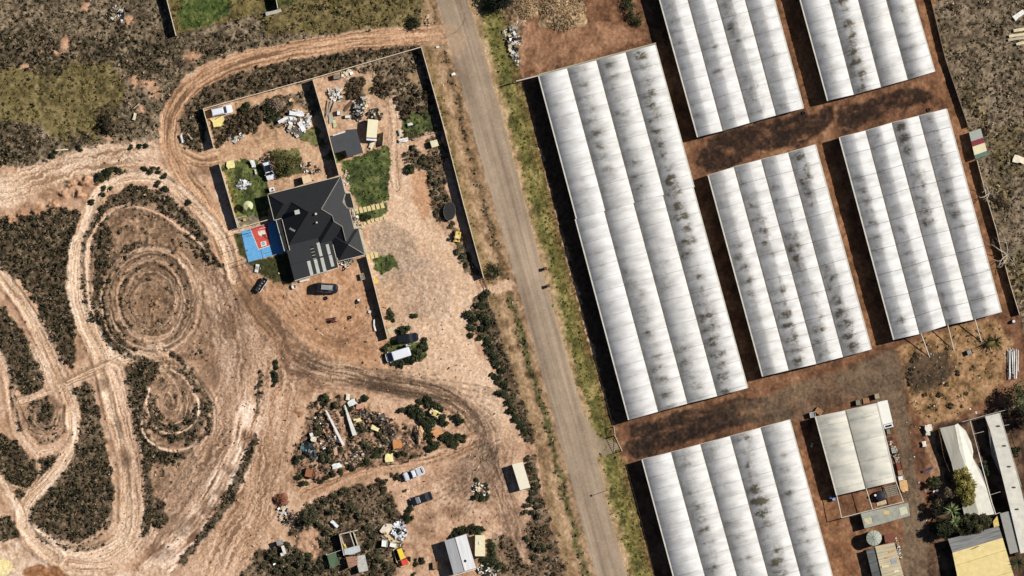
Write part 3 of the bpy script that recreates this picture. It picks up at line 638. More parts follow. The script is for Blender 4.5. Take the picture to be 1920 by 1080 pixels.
VX_ = ((X - 960) * S).astype(np.float32); VY_ = ((540 - Y) * S).astype(np.float32)
allV = np.stack([VX_, VY_, Z], -1).reshape(-1, 3); allC = C.reshape(-1, 3)
ii, jj = np.meshgrid(np.arange(HH - 1), np.arange(WW - 1), indexing='ij')
a_ = ii * WW + jj
quads = np.stack([a_ + WW, a_ + WW + 1, a_ + 1, a_], -1).reshape(-1, 4)
kq = KL[:-1, :-1].reshape(-1)
gm = attr_mat('ground_soil', rough=.95, fine=.22, fscale=2.6, bump=.35)
rm = attr_mat('road_seal', rough=.9, fine=.10, fscale=5.0, bump=.1)
for k, nm, mt in ((0, 'ground', gm), (1, 'road', rm), (2, 'dirt_track', gm), (3, 'driveway', gm), (4, 'lawn', gm)):
    f = quads[kq == k]
    if not len(f): continue
    u, inv = np.unique(f.ravel(), return_inverse=True)
    o = np_mesh(nm, allV[u], inv.reshape(-1, 4), mt, allC[u], smooth=True)
    o['kind'] = 'structure'

# ------------------------------------------------------------------ ground-cover plants
def leaf_soup(centers, radii, heights, cols, nleaf, size, up=.75, seed=0, flat=0.0):
    """tri soup: leaves spread over the upper half of an ellipsoid round each centre"""
    r = np.random.default_rng(seed); n = len(centers)
    N = n * nleaf
    c = np.repeat(centers, nleaf, 0); R = np.repeat(radii, nleaf); Hh = np.repeat(heights, nleaf); col = np.repeat(cols, nleaf, 0)
    d = r.normal(size=(N, 3)); d[:, 2] = np.abs(d[:, 2]) * .9; d /= np.linalg.norm(d, axis=1)[:, None]
    rad = r.random(N) ** .35
    p = c + d * np.stack([R * rad, R * rad, Hh * rad], -1)
    nrm = d + r.normal(size=(N, 3)) * .75; nrm[:, 2] += up
    nrm /= np.linalg.norm(nrm, axis=1)[:, None]
    t = np.cross(nrm, r.normal(size=(N, 3))); t /= np.linalg.norm(t, axis=1)[:, None] + 1e-6
    b = np.cross(nrm, t)
    sz = size * (.6 + .9 * r.random(N)) * np.clip(np.repeat(radii, nleaf) / np.mean(radii), .5, 2)
    v0 = p - t * sz[:, None] * .5; v1 = p + t * sz[:, None] * .5; v2 = p + b * sz[:, None] * 1.0
    V = np.stack([v0, v1, v2], 1).reshape(-1, 3)
    lc = np.clip(col * (.5 + 1.0 * r.random((N, 1)) ** 1.3), 0, 1)
    return V, np.repeat(lc, 3, 0)

def soup_obj(name, V, Cc, m, parent=None):
    return np_mesh(name, V, np.arange(len(V)).reshape(-1, 3), m, Cc, parent)

leafm = attr_mat('leaf', rough=.75, spec=.2, transl=.2)
def scatter(name, dens, per_m2, rr_, hr, palette, nleaf, size, seed, label):
    i0, i1 = rng_idx(gy, -55, 1135); j0, j1 = rng_idx(gx, -55, 1975)
    d = dens[i0:i1, j0:j1]
    patch = stretch(fbm(X / 6, Y / 6, 300 + seed, 3), .3, .62)[i0:i1, j0:j1]
    pr = np.clip(d * patch * per_m2 * (STEP * S) ** 2, 0, 1)
    r = np.random.default_rng(seed)
    I, J = np.nonzero(r.random(pr.shape) < pr)
    n = len(I)
    px = gx[J + j0] + (r.random(n) - .5) * STEP; py = gy[I + i0] + (r.random(n) - .5) * STEP
    cen = np.stack([(px - 960) * S, (540 - py) * S, Z[I + i0, J + j0] - .03], -1)
    big_ = r.random(n) ** 2
    rad = rr_[0] + (rr_[1] - rr_[0]) * big_; hh = hr[0] + (hr[1] - hr[0]) * big_ * (.6 + .8 * r.random(n))
    pc = mixpal(r.random(n) * .7 + .3 * r.random(n), [lin(*c) for c in palette])
    V, Cc = leaf_soup(cen, rad, hh, pc, nleaf, size, seed=seed)
    o = soup_obj(name, V, Cc, leafm); tag(o, label, 'ground cover', kind='stuff')
    print(name, n, len(V) // 3)

scatter('scrub', VEG['scrub'], 7.0, (.12, .5), (.14, .75), [(32, 32, 17), (52, 50, 28), (76, 70, 44), (108, 95, 68), (166, 148, 118)], 9, .22, 1, 'dark olive low scrub covering the ground between the dirt tracks')
scatter('dry_weeds', VEG['dry'], 4.2, (.12, .45), (.15, .6), [(50, 46, 28), (88, 78, 54), (124, 108, 80), (166, 146, 114), (196, 178, 148)], 9, .22, 2, 'dry grey brown weeds covering the open paddocks')
scatter('yellow_grass', VEG['olive'], 3.2, (.12, .38), (.1, .32), [(74, 68, 34), (108, 98, 52), (136, 122, 68), (156, 140, 88)], 9, .22, 3, 'yellow olive tussock grass in the north western field')
scatter('green_grass', VEG['grass'], 4.0, (.1, .3), (.06, .22), [(32, 48, 16), (52, 76, 26), (80, 100, 42), (116, 124, 62), (144, 140, 86)], 8, .18, 4, 'green grass of the lawns and verge strip')
scatter('verge_grass', VEG['verge'], 3.4, (.1, .3), (.06, .24), [(66, 68, 26), (98, 96, 40), (130, 122, 58), (172, 156, 92)], 8, .18, 5, 'yellowing verge grass beside the sealed road')
# ------------------------------------------------------------------ greenhouses
def film_mat(name, dirt, pitch, strong, warm=0.0, ridge=0.0, shade=1.0):
    if name in _mats: return _mats[name]
    m = bpy.data.materials.new(name); m.use_nodes = True
    nt = m.node_tree; N = nt.nodes; L = nt.links
    b = N['Principled BSDF']; b.inputs['Roughness'].default_value = .62; b.inputs['Specular IOR Level'].default_value = .2
    uv = N.new('ShaderNodeUVMap'); sx = N.new('ShaderNodeSeparateXYZ'); L.new(uv.outputs[0], sx.inputs[0])
    def math_(op, a, bb=None, clamp=False):
        n = N.new('ShaderNodeMath'); n.operation = op; n.use_clamp = clamp
        for k, v in enumerate((a, bb)):
            if v is None: continue
            if isinstance(v, (int, float)): n.inputs[k].default_value = v
            else: L.new(v, n.inputs[k])
        return n.outputs[0]
    def noise(sc, sx_, sy_, det=5, rough=.6, off=0):
        mp = N.new('ShaderNodeMapping'); mp.inputs['Scale'].default_value = (sx_, sy_, 1); mp.inputs['Location'].default_value = (off, off * .7, 0)
        L.new(uv.outputs[0], mp.inputs[0])
        t = N.new('ShaderNodeTexNoise'); t.inputs['Scale'].default_value = sc; t.inputs['Detail'].default_value = det; t.inputs['Roughness'].default_value = rough
        L.new(mp.outputs[0], t.inputs['Vector']); return t.outputs['Fac']
    def rng(x, a, bb, c=0, d=1):
        n = N.new('ShaderNodeMapRange'); n.clamp = True; n.interpolation_type = 'SMOOTHSTEP'
        n.inputs[1].default_value = a; n.inputs[2].default_value = bb; n.inputs[3].default_value = c; n.inputs[4].default_value = d
        L.new(x, n.inputs[0]); return n.outputs[0]
    u, v = sx.outputs[0], sx.outputs[1]
    fr = math_('FRACT', math_('DIVIDE', v, pitch))
    dr = math_('ABSOLUTE', math_('SUBTRACT', fr, .5))             # .5 at rib
    line = rng(dr, .5 - .075 / pitch * 1.6, .5 - .02)
    fr2 = math_('FRACT', math_('DIVIDE', v, pitch * 2)); dr2 = math_('ABSOLUTE', math_('SUBTRACT', fr2, .5))
    line2 = rng(dr2, .5 - .075 / pitch * .8, .5 - .01)
    ln = math_('MULTIPLY', line, rng(noise(1, 5, .12, 3), .3, .65, .08, .34))
    ln = math_('ADD', ln, math_('MULTIPLY', line2, strong), True)
    smear = math_('MULTIPLY', rng(noise(1, 2.4, .55, 8, .68), .34, .82), rng(noise(1, 1.1, .07, 4, .6, 7), .36, .68))
    near = rng(dr, .0, .5, .42, 1)                                 # grime gathers along the hoops
    smear = math_('MULTIPLY', smear, near)
    mid_ = rng(math_('ABSOLUTE', math_('SUBTRACT', u, .36)), .05, .40, 1, .12)
    smear = math_('MULTIPLY', smear, mid_)
    cloud = rng(noise(1, 1.2, .5, 5, .55, 3), .35, .7)
    gs = math_('MULTIPLY', math_('MULTIPLY', rng(noise(1, 6, .35, 6, .65, 11), .4, .75), rng(u, .0, .30, 1, 0)), .38)
    dk = math_('ADD', math_('MULTIPLY', smear, dirt * 1.5), math_('MULTIPLY', gs, min(1.3, dirt * 1.2)), True)
    c1 = N.new('ShaderNodeMix'); c1.data_type = 'RGBA'; L.new(cloud, c1.inputs[0])
    k = .51 * shade
    c1.inputs[6].default_value = (k * (1.02 + warm * .3), k, k * (.965 - warm), 1); c1.inputs[7].default_value = (k * .74, k * .73, k * (.70 - warm * .5), 1)
    c2 = N.new('ShaderNodeMix'); c2.data_type = 'RGBA'; L.new(dk, c2.inputs[0]); L.new(c1.outputs[2], c2.inputs[6]); c2.inputs[7].default_value = (.098, .082, .056, 1)
    rd = math_('MULTIPLY', rng(math_('ABSOLUTE', math_('SUBTRACT', u, .5)), .0, .012, 1, 0), ridge)
    ln = math_('ADD', ln, math_('MULTIPLY', rd, rng(noise(1, .5, .3, 2), .3, .7, .3, 1)), True)
    c3 = N.new('ShaderNodeMix'); c3.data_type = 'RGBA'; L.new(ln, c3.inputs[0]); L.new(c2.outputs[2], c3.inputs[6]); c3.inputs[7].default_value = (.08, .072, .06, 1)
    L.new(c3.outputs[2], b.inputs['Base Color'])
    bp = N.new('ShaderNodeBump'); bp.inputs['Strength'].default_value = .25; bp.inputs['Distance'].default_value = .08
    L.new(noise(1, 9, 1.2, 4), bp.inputs['Height']); L.new(bp.outputs[0], b.inputs['Normal'])
    t = N.new('ShaderNodeBsdfTranslucent'); L.new(c3.outputs[2], t.inputs['Color'])
    ms = N.new('ShaderNodeMixShader'); ms.inputs[0].default_value = .17
    L.new(b.outputs[0], ms.inputs[1]); L.new(t.outputs[0], ms.inputs[2]); L.new(ms.outputs[0], N['Material Output'].inputs['Surface'])
    _mats[name] = m; return m

steelw = mat('galvanised_white', lin(214, 208, 192), .5, .15, .8)
gutm = mat('gutter_grey', lin(112, 104, 88), .6, .35, 1.2)
wallfilm = mat('side_film', lin(150, 150, 145), .6, .2, .5)
_spanseed = [0]
def greenhouse(label, top, bot, hg=3.8, rise=1.5, p=2.0, film=None, pitch=3.0, sag=.04, split=None, tube_top=False, skirt=True):
    n = len(top) - 1
    c0 = P(*top[0], 0)
    root = thing('greenhouse', label, 'greenhouse', (c0.x, c0.y, 0))
    T = [P(x, y, hg) for x, y in top]; B = [P(x, y, hg) for x, y in bot]
    nu = 18
    us = np.linspace(0, 1, nu + 1); s = np.abs(us * 2 - 1); prof = 1 - s ** p
    ends = {0: MB(), 1: MB()}
    for i in range(n):
        L = (B[i] - T[i]).length; nv = max(4, int(L / (pitch / 4)))
        V = []; UV = []
        secs = [(0.0, 1.0)] if not split else [(0, split), (split, 1)]
        _spanseed[0] += 1
        off = _spanseed[0] * pitch * 2 * 13
        for (sa, sb) in secs:
            shift = Vector((0, 0, 0)) if (not split or sa == 0) else (T[0] - T[1]).normalized() * .28
            m = max(4, int(nv * (sb - sa)))
            V = []; UV = []
            for k in range(m + 1):
                t = sa + (sb - sa) * k / m
                a = T[i].lerp(B[i], t) + shift; b = T[i + 1].lerp(B[i + 1], t) + shift
                dist = t * L; ph = (dist / pitch + .5) % 1.0
                sg = sag * math.sin(math.pi * ph) + .02 * (rnd.random() - .5)
                for q in range(nu + 1):
                    pt = a.lerp(b, us[q])
                    V.append((pt.x - c0.x, pt.y - c0.y, hg + rise * prof[q] * (1 - .0 * sg) - sg * (1 - s[q] ** 2) * 1.6))
                    UV.append((us[q], dist + off + pitch * .5))
            F = []
            for k in range(m):
                for q in range(nu):
                    z = k * (nu + 1) + q; F.append((z + nu + 1, z + nu + 2, z + 1, z))
            fm = film[i % len(film)] if isinstance(film, (list, tuple)) else film
            o = np_mesh('roof_span', np.array(V), np.array(F), fm, None, root, smooth=True)
            ul = o.data.uv_layers.new(name='UVMap')
            lv = np.empty(len(o.data.loops), dtype=np.int32); o.data.loops.foreach_get('vertex_index', lv)
            ul.data.foreach_set('uv', np.array(UV, dtype=np.float32)[lv].ravel())
        for e, (a, b) in enumerate(((T[i], T[i + 1]), (B[i], B[i + 1]))):
            ins = ((B[i] - T[i]).normalized() * .12) * (1 if e == 0 else -1)
            vs = [Vector((a.x, a.y, 0)) + ins, Vector((b.x, b.y, 0)) + ins]
            for q in range(nu, -1, -1):
                pt = a.lerp(b, us[q]) + ins; vs.append(Vector((pt.x, pt.y, hg + rise * prof[q] - .06)))
            ends[e].add(vs, [list(range(len(vs)))])
    for e in (0, 1): ends[e].build('end_wall', wallfilm, root)
    for i in range(n + 1):
        mb = MB(); d = (B[i] - T[i])
        sh = Vector((0, 0, .07))
        if split and 0 < i:
            w_ = (T[0] - T[1]).normalized() * .28
            mid_ = T[i].lerp(B[i], split)
            segs = ((T[i], mid_, Vector((0, 0, 0))), (mid_, B[i], w_))
        elif split:
            mid_ = T[i].lerp(B[i], split); w_ = (T[0] - T[1]).normalized() * .28
            segs = ((T[i], mid_, Vector((0, 0, 0))), (mid_, B[i], w_))
        else: segs = ((T[i], B[i], Vector((0, 0, 0))),)
        for a, b, w_ in segs:
            c = (a + b) / 2 + w_; ang = math.atan2((b - a).y, (b - a).x)
            mb.box((c.x, c.y, hg + .05), ((b - a).length, .30 if i in (0, n) else .24, .16), ang)
        mb.build('gutter' if 0 < i < n else 'eave_rail', gutm if 0 < i < n else steelw, root)
    for i in (0, n):
        a, b = T[i], B[i]; inw = (T[1] - T[0]).normalized() * (.1 if i == 0 else -.1)
        mb = MB(); pts = [(a + inw).xy, (b + inw).xy, (b + inw * 1.4).xy, (a + inw * 1.4).xy]
        mb.prism([tuple(x) for x in pts], 0, hg - .05); mb.build('side_wall', wallfilm, root)
    for pp, dsg in ((T, 1), (B, -1)):
        mb = MB(); a, b = pp[0], pp[-1]; nn = (B[0] - T[0]).normalized() * (.10 * dsg)
        for i in range(n):
            mb.tube(pp[i] - nn * .5 + Vector((0, 0, -.05)), pp[i + 1] - nn * .5 + Vector((0, 0, -.05)), .07)
        mb.build('end_beam', steelw if dsg == 1 else gutm, root)
    return root

F1 = [film_mat('film_clean', 0.6, 3.0, .05, 0, 0), film_mat('film_faint', 1.3, 3.0, .06, .02, 0), film_mat('film_faint', 1.3, 3.0, .06), film_mat('film_smeared', 2.8, 3.0, .12, .01, 0)]
g1 = greenhouse('longest white plastic greenhouse, four bays with a step halfway, directly beside the sealed road', [(1010, 143), (1064, 128), (1119, 113), (1174, 98), (1229, 84)], [(1181, 787), (1237, 771), (1292, 756), (1348, 742), (1404, 727)], film=F1, split=.415)
F2 = [film_mat('film_ridge', 1.3, 2.9, .10, 0, .5), film_mat('film_ridge', 1.3, 2.9, .10), film_mat('film_ridge_dirty', 2.0, 2.9, .12, .01, .5), film_mat('film_ridge', 1.3, 2.9, .10)]
def ext(a, b, y):
    t = (y - a[1]) / (b[1] - a[1]); return (a[0] + (b[0] - a[0]) * t, y)
b2 = [(1308, 257), (1356, 245), (1407, 230), (1456, 216), (1507, 203)]; t2 = [(1237, 0), (1290.5, 0), (1344, 0), (1398, 0), (1452, 0)]
def topline(t, b, dy0, sl=-.262):
    x0 = t[0][0]
    return [ext(t[i], b[i], dy0 + (t[i][0] - x0) * sl) for i in range(len(t))]
greenhouse('ridged four bay greenhouse cut off by the top edge, next to the long roadside greenhouse', topline(t2, b2, -60), b2, film=F2, p=1.45, rise=1.55, pitch=2.9)
b3 = [(1552, 189), (1602, 177), (1653, 163), (1703, 149), (1753, 134)]; t3 = [(1500.5, 0), (1556, 0), (1610, 0), (1662.5, 0), (1714, 0)]
F3 = [F1[0], F1[3], F1[1], film_mat('film_wrinkled', 1.0, 3.0, .05, .01, 0)]
greenhouse('white greenhouse at the top right corner, its last bay covered in wrinkled film', topline(t3, b3, -60), b3, film=F3, p=1.8, rise=1.55)
F4 = [F1[1], film_mat('film_black', 2.8, 2.9, .22, .01, .5), film_mat('film_black', 2.8, 2.9, .22), film_mat('film_black', 2.8, 2.9, .22)]
greenhouse('grimy greenhouse with black mould streaks, standing in the middle of the plastic greenhouses', [(1328, 329), (1377, 313), (1428, 299), (1479, 286), (1529, 271)], [(1430, 706), (1480, 694), (1532, 682), (1582, 669), (1634, 655)], film=F4, p=1.5, rise=1.5, pitch=2.9)
F5 = [film_mat('film_grid', 1.3, 2.9, .30, 0, .45), film_mat('film_grid', 1.3, 2.9, .30), film_mat('film_grid_dirty', 2.6, 2.9, .3, .01, .5), film_mat('film_grid', 1.3, 2.9, .30)]
g5 = greenhouse('greenhouse next to the eastern boundary wall with three pipe struts leaning from its lower end', [(1574, 258), (1624, 245), (1673, 230), (1724, 217), (1775, 204)], [(1676, 637), (1725, 626), (1775, 610), (1826, 599), (1878, 585)], film=F5, p=1.45, rise=1.55, pitch=2.9)
t6 = [(1204, 862), (1259, 848), (1314, 833), (1370, 818), (1427, 802), (1481, 787)]; b6 = [(1262.5, 1080), (1322.5, 1080), (1382.5, 1080), (1441, 1080), (1502, 1080), (1561, 1080)]
greenhouse('white five bay greenhouse cut off by the bottom edge, south of the gravel farm lane', t6, topline(b6, t6, 1160), film=[F1[0], F1[1], F1[1], F1[3], F1[1]])
F7 = [film_mat('film_cream', 0.6, 5.0, .0, .13, 0, 1.0), film_mat('film_cream', 0.6, 5.0, .0, .13, 0, 1.0)]
g7 = greenhouse('small cream two bay packing shed covered in plastic beside the white truck', [(1529, 782), (1586, 770), (1645, 756)], [(1569, 929), (1624, 916), (1680, 903)], film=F7, hg=3.4, rise=.8, pitch=5.0)
# open pipe frame continuing the packing shed
mb = MB()
for a, b in (((1569, 929), (1578, 971)), ((1624, 916), (1636, 955)), ((1680, 903), (1694, 941)), ((1578, 971), (1694, 941))):
    mb.tube(P(*a, 3.35), P(*b, 3.35), .10)
mb.build('open_frame', steelw, g7)
for a in ((1578, 971), (1636, 955), (1694, 941)):
    mb = MB(); mb.tube(P(*a, 0), P(*a, 3.3), .07); mb.build('frame_post', steelw, g7)
# pipe beams at the ends
mb = MB(); mb.tube(P(968, 152, 3.9), P(1012, 141, 3.9), .13); mb.tube(P(968, 152, 0), P(968, 152, 3.9), .08); mb.build('outrigger', steelw, g1)
mb = MB(); mb.tube(P(1010, 140, 3.95), P(1230, 81, 3.95), .22); mb.build('header_pipe', mat('header_pipe_metal', lin(176, 168, 146), .5, .15), g1)
for k, (a, b) in enumerate((((1727, 625), (1743, 670)), ((1777, 609), (1789, 658)), ((1828, 598), (1841, 643)))):
    mb = MB(); mb.tube(P(*a, 3.8), P(*b, 0), .11); mb.build('strut', steelw, g5)

# ------------------------------------------------------------------ walls and fences
def wall(name, label, cat, pts, h, m, th=.14, post=None, postm=None, capm=None):
    c0 = P(*pts[0]); root = thing(name, label, cat, (c0.x, c0.y, 0))
    W = [P(x, y, h) for x, y in pts]
    if capm: h *= 1.30 if 'dividing' in label else 1.13
    mb = MB(); cp = MB(); ps = MB()
    for a, b in zip(W[:-1], W[1:]):
        c = (a + b) / 2; ang = math.atan2((b - a).y, (b - a).x); l = (b - a).length
        mb.box((c.x, c.y, h / 2 - .1), (l, th, h + .1), ang)
        if capm: cp.box((c.x, c.y, h - .02), (l, th + .03, .06), ang)
    mb.build('panel', m, root)
    if capm: cp.build('capping', capm, root)
    if post:
        for a, b in zip(W[:-1], W[1:]):
            l = (b - a).length; n = max(1, round(l / post))
            for k in range(n):
                q = a.lerp(b, k / n); ps = MB(); ps.box((q.x, q.y, h / 2), (.16, .16, h + .1), math.atan2((b - a).y, (b - a).x)); ps.build('post', postm or m, root)
    return root
rend = mat('rendered_wall', lin(176, 160, 134), .9, .2, .8)
cap = mat('wall_capping', lin(222, 206, 176), .8, .15, 1.0)
steelf = mat('sheet_fence', lin(120, 112, 98), .6, .2, 1.0)
wall('boundary_wall', 'tall wall beside the green grass plot at the top, left of the dirt road bend', 'wall', [(308, -30), (313, 0), (330, 67)], 2.05, rend, capm=cap)
wall('fence', 'low dark fence along the foot of the green grass plot at the top', 'fence', [(331, 67), (380, 54), (440, 37), (500, 22), (545, 11), (600, -6)], .55, steelf, .07, 2.4)
wall('boundary_wall', 'short pale wall end crossing the top edge between two grass plots', 'wall', [(512, -30), (518, 0), (521, 16)], 2.3, rend, capm=cap)
wall('compound_wall', 'long rendered wall round the north and road side of the house compound', 'wall', [(401, 277), (381, 204), (586, 147), (790, 88), (830, 230), (870, 385), (907, 521)], 2.05, rend, capm=cap)
wall('yard_wall', 'dividing wall running from the compound north wall down to the dark house roof', 'wall', [(586.5, 149), (612, 236), (636, 328)], 2.15, rend, capm=cap)
wall('garden_wall', 'wall along the west side of the small green garden above the ball court', 'wall', [(411, 307), (446, 427)], 2.1, rend, capm=cap)
wall('garden_wall', 'pale wall between the small green garden and the ball court', 'wall', [(447, 428), (478, 419), (506, 411)], 1.6, rend, capm=cap)
wall('yard_wall', 'wall running south from the house corner past the gravel drive towards the parked van', 'wall', [(687, 480), (703, 540), (727, 635)], 2.0, rend, capm=cap)
wall('fence', 'low fence across the weedy yard between the caravan and the roadside wall', 'fence', [(750, 265), (790, 255), (832, 246)], .7, steelf, .06, 2.5)
wall('boundary_wall', 'pale wall along the eastern edge of the greenhouse land', 'wall', [(1832, 300), (1841, 335), (1854, 383), (1869, 433), (1878, 472), (1895, 535), (1912, 590)], 1.7, mat('old_fence', lin(150, 134, 112), .9, .25), capm=mat('old_cap', lin(196, 182, 156), .9, .2))
wall('boundary_wall', 'weathered wall beside the top right greenhouse along the dry paddock', 'wall', [(1738, -30), (1746, 0), (1773, 110), (1795, 175), (1816, 238)], 1.35, mat('old_fence', lin(150, 134, 112), .9, .25), capm=mat('old_cap2', lin(128, 112, 92), .9, .3))
def wire_fence(label, pts, h=1.2, gap=3.0, rails=2, r=.015, pr=.055):
    c0 = P(*pts[0]); root = thing('wire_fence', label, 'fence', (c0.x, c0.y, 0))
    W = [P(x, y, 0) for x, y in pts]; wi = MB(); ps = MB()
    for a, b in zip(W[:-1], W[1:]):
        n = max(1, round((b - a).length / gap))
        for k in range(n):
            q = a.lerp(b, k / n); ps = MB(); ps.tube((q.x, q.y, -.1), (q.x, q.y, h + .05), pr, n=5); ps.build('post', mat('fence_post', lin(120, 104, 84), .9), root)
        for j in range(rails):
            z = h * (j + 1) / rails; wi.tube((a.x, a.y, z), (b.x, b.y, z), r, n=4)
    wi.build('wire', mat('fence_wire', lin(110, 100, 86), .6, metal=.3), root)
wire_fence('wire fence between the greenhouse shade and the grassy road verge', [(970, 80), (979, 155), (1006, 270), (1042, 405), (1088, 575), (1120, 690), (1150, 800)], 1.4)
wire_fence('wire fence in front of the five bay greenhouse at the bottom, along the road verge', [(1166, 845), (1174, 872), (1198, 960), (1230, 1090)], 1.4)
wire_fence('wire fence through the shrubs left of the road, south of the compound entrance', [(914, 542), (927, 590), (937, 632), (955, 690), (985, 800), (1010, 880), (1022, 935), (1037, 1000), (1056, 1052)], 1.1)
wire_fence('thin wire fence crossing the dry paddock at the top right', [(1773, 113), (1830, 96), (1890, 82), (1940, 70)], 1.1)
wire_fence('old wire fence crossing the scrubland at the upper left', [(0, 160), (52, 146), (130, 125), (190, 108), (232, 95)], .9, 5)
wire_fence('curved wire fence beside the dark shed roof in the north yard', [(681, 288), (700, 282), (715, 277), (719, 262), (719, 246)], 1.0, 2)
mb = MB(); c0 = P(719, 262); t = thing('screen_panel', 'dark upright screen panel standing right of the cream caravan', 'screen', (c0.x, c0.y, 0)); mb.box((*P(719, 260, 0).xy, .75), (.1, 3.2, 1.5), math.radians(-5)); mb.build('panel', steelf, t)
mb = MB(); mb.box((*P(719, 260, 0).xy, 1.53), (.16, 3.3, .06), math.radians(-5)); mb.build('top_rail', cap, t)
# gates
def gate(label, a, b, h=1.6, m=None):
    A, B = P(*a), P(*b); root = thing('metal_gate', label, 'gate', (A.x, A.y, 0)); m = m or steelw
    mb = MB()
    for z in (.2, h): mb.tube((A.x, A.y, z), (B.x, B.y, z), .06)
    mb.tube((A.x, A.y, .2), (B.x, B.y, h), .05); mb.build('gate_frame', m, root)
    mb = MB(); n = max(3, int((B - A).length / .45))
    for k in range(n + 1):
        q = A.lerp(B, k / n); mb.tube((q.x, q.y, .1), (q.x, q.y, h), .035, n=4)
    mb.build('bars', m, root)
    for q in (A, B):
        mb = MB(); mb.tube((q.x, q.y, -.1), (q.x, q.y, h + .15), .1); mb.build('post', m, root)
gate('white pipe gate at the farm lane entrance, upper leaf by the long greenhouse', (1151, 800), (1153, 816), 1.9)
gate('white pipe gate at the farm lane entrance, long leaf angled towards the five bay greenhouse', (1153, 817), (1166, 845), 2.1)
gate('thin rusty gate across the compound entrance beside the road', (907, 523), (914, 542), .9, mat('rust', lin(128, 84, 56), .9, .4, 2))

# ------------------------------------------------------------------ house
tile = mat('charcoal_tile', lin(36, 37, 40), .75, .22, 1.6, bump=.15)
fascia = mat('pale_fascia', lin(214, 206, 186), .6, .1)
A0 = (501.7, 364.4); ux, uy = .970, -.242; vx, vy = .242, .970
def hp(u, v, z=0): return P(A0[0] + ux * u + vx * v, A0[1] + uy * u + vy * v, z)
house = thing('house', 'dark tiled house with a complex hip roof and striped carport in the walled compound', 'house', tuple(hp(70, 70)))
EAVE = 3.2; TP = math.tan(math.radians(36))
rects = [(0, 140, 0, 50), (15, 142, 0, 102), (74, 142, 12, 113), (100, 142, 40, 147), (98, 150, 103, 154)]
gu = np.arange(-1, 153, 1.0); gv = np.arange(-1, 157, 1.0)
U_, V_ = np.meshgrid(gu, gv)
def roofh(U_, V_):
    h = np.full(U_.shape, -1.0)
    for (a, b, c, d) in rects:
        h = np.maximum(h, np.minimum(np.minimum(U_ - a, b - U_), np.minimum(V_ - c, d - V_)))
    return h
hh_ = roofh(U_, V_)
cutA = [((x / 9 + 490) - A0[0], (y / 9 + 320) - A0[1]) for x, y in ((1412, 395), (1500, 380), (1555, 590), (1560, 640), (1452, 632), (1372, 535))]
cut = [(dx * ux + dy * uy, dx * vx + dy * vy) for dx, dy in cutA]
def inpoly(x, y, pts):
    r = False
    for i in range(len(pts)):
        (x0, y0), (x1, y1) = pts[i], pts[(i + 1) % len(pts)]
        if (y0 > y) != (y1 > y) and x < (x1 - x0) * (y - y0) / (y1 - y0) + x0: r = not r
    return r
idx = {}; mv = []; mf = []
def vid(i, j):
    if (i, j) not in idx:
        q = hp(gu[j], gv[i], EAVE + max(0, hh_[i, j]) * S * TP); idx[(i, j)] = len(mv); mv.append(q)
    return idx[(i, j)]
for i in range(len(gv) - 1):
    for j in range(len(gu) - 1):
        if min(hh_[i, j], hh_[i + 1, j], hh_[i, j + 1], hh_[i + 1, j + 1]) < 0: continue
        if inpoly(gu[j] + .5, gv[i] + .5, cut): continue
        a, b, c, d = vid(i, j), vid(i + 1, j), vid(i + 1, j + 1), vid(i, j + 1)
        za, zb, zc, zd = hh_[i, j], hh_[i + 1, j], hh_[i + 1, j + 1], hh_[i, j + 1]
        if abs(za - zc) < abs(zb - zd): mf += [[a, b, d], [b, c, d]] if False else [[a, b, c], [a, c, d]]
        else: mf += [[a, b, d], [b, c, d]]
rb = MB(); rb.add(mv, mf); roof = rb.build('roof', tile, house)
# walls under the eaves, fascia boards, hips
def uvrect(a, b, c, d): return [tuple(hp(u, v).xy) for u, v in ((a, c), (b, c), (b, d), (a, d))]
wb = MB()
for k, (a, b, c, d) in enumerate(rects[:1] + rects[1:2] + rects[3:]): wb.prism(uvrect(a + 4, b - (16 if k == 1 else 4), c + 4, d - 4), 0, EAVE - .05 - .01 * k)
wb.build('wall', mat('house_render', lin(168, 158, 142), .9), house)
def edge_bar(mb, p, q, z0, z1, wd=.14, h=.16):
    a = hp(*p, z0); b = hp(*q, z1); c = (a + b) / 2
    if abs(z0 - z1) < 1e-3: mb.box((c.x, c.y, z0), ((b - a).length, wd, h), math.atan2((b - a).y, (b - a).x))
    else: mb.tube(a, b, wd / 2, n=6)
fb = MB()
for p, q in (((0, 0), (139, 0)), ((0, 0), (0, 50)), ((0, 50), (15, 50)), ((15, 50), (15, 112)), ((98, 154), (150, 154)), ((98, 147), (98, 154)), ((142, 0), (142, 30)), ((150, 103), (150, 154)), ((142, 66), (142, 103))):
    edge_bar(fb, p, q, EAVE - .05, EAVE - .05)
fb.build('gutter', fascia, house)
hb = MB(); hz = lambda d: EAVE + d * S * TP + .03
for p, q, d0, d1 in (((140, 1), (91, 51), 1, 50.5), ((91, 51), (108, 68), 51, 34), ((108, 68), (108, 79), 34, 34), ((108, 79), (121, 92), 34, 21), ((121, 92), (121, 120), 21, 21), ((124, 128), (150, 154), 26, 0)):
    edge_bar(hb, p, q, hz(d0), hz(d1) + .001, .17)
hb.build('ridge_capping', mat('ridge_glint_and_trim', lin(150, 142, 128), .7, .2), house)  # these hip and ridge caps are coloured pale to imitate sun glint
hb = MB()
for p, q, d0, d1 in (((0, 0), (25, 25), 0, 25), ((40, 25), (66, 51), 25, 51), ((66, 51), (91, 51), 51, 51), ((66, 51), (15, 102), 51, 0), ((124, 128), (150, 103), 26, 0)):
    edge_bar(hb, p, q, hz(d0) - .04, hz(d1) - .039, .14)
hb.build('dark_ridge', tile, house)
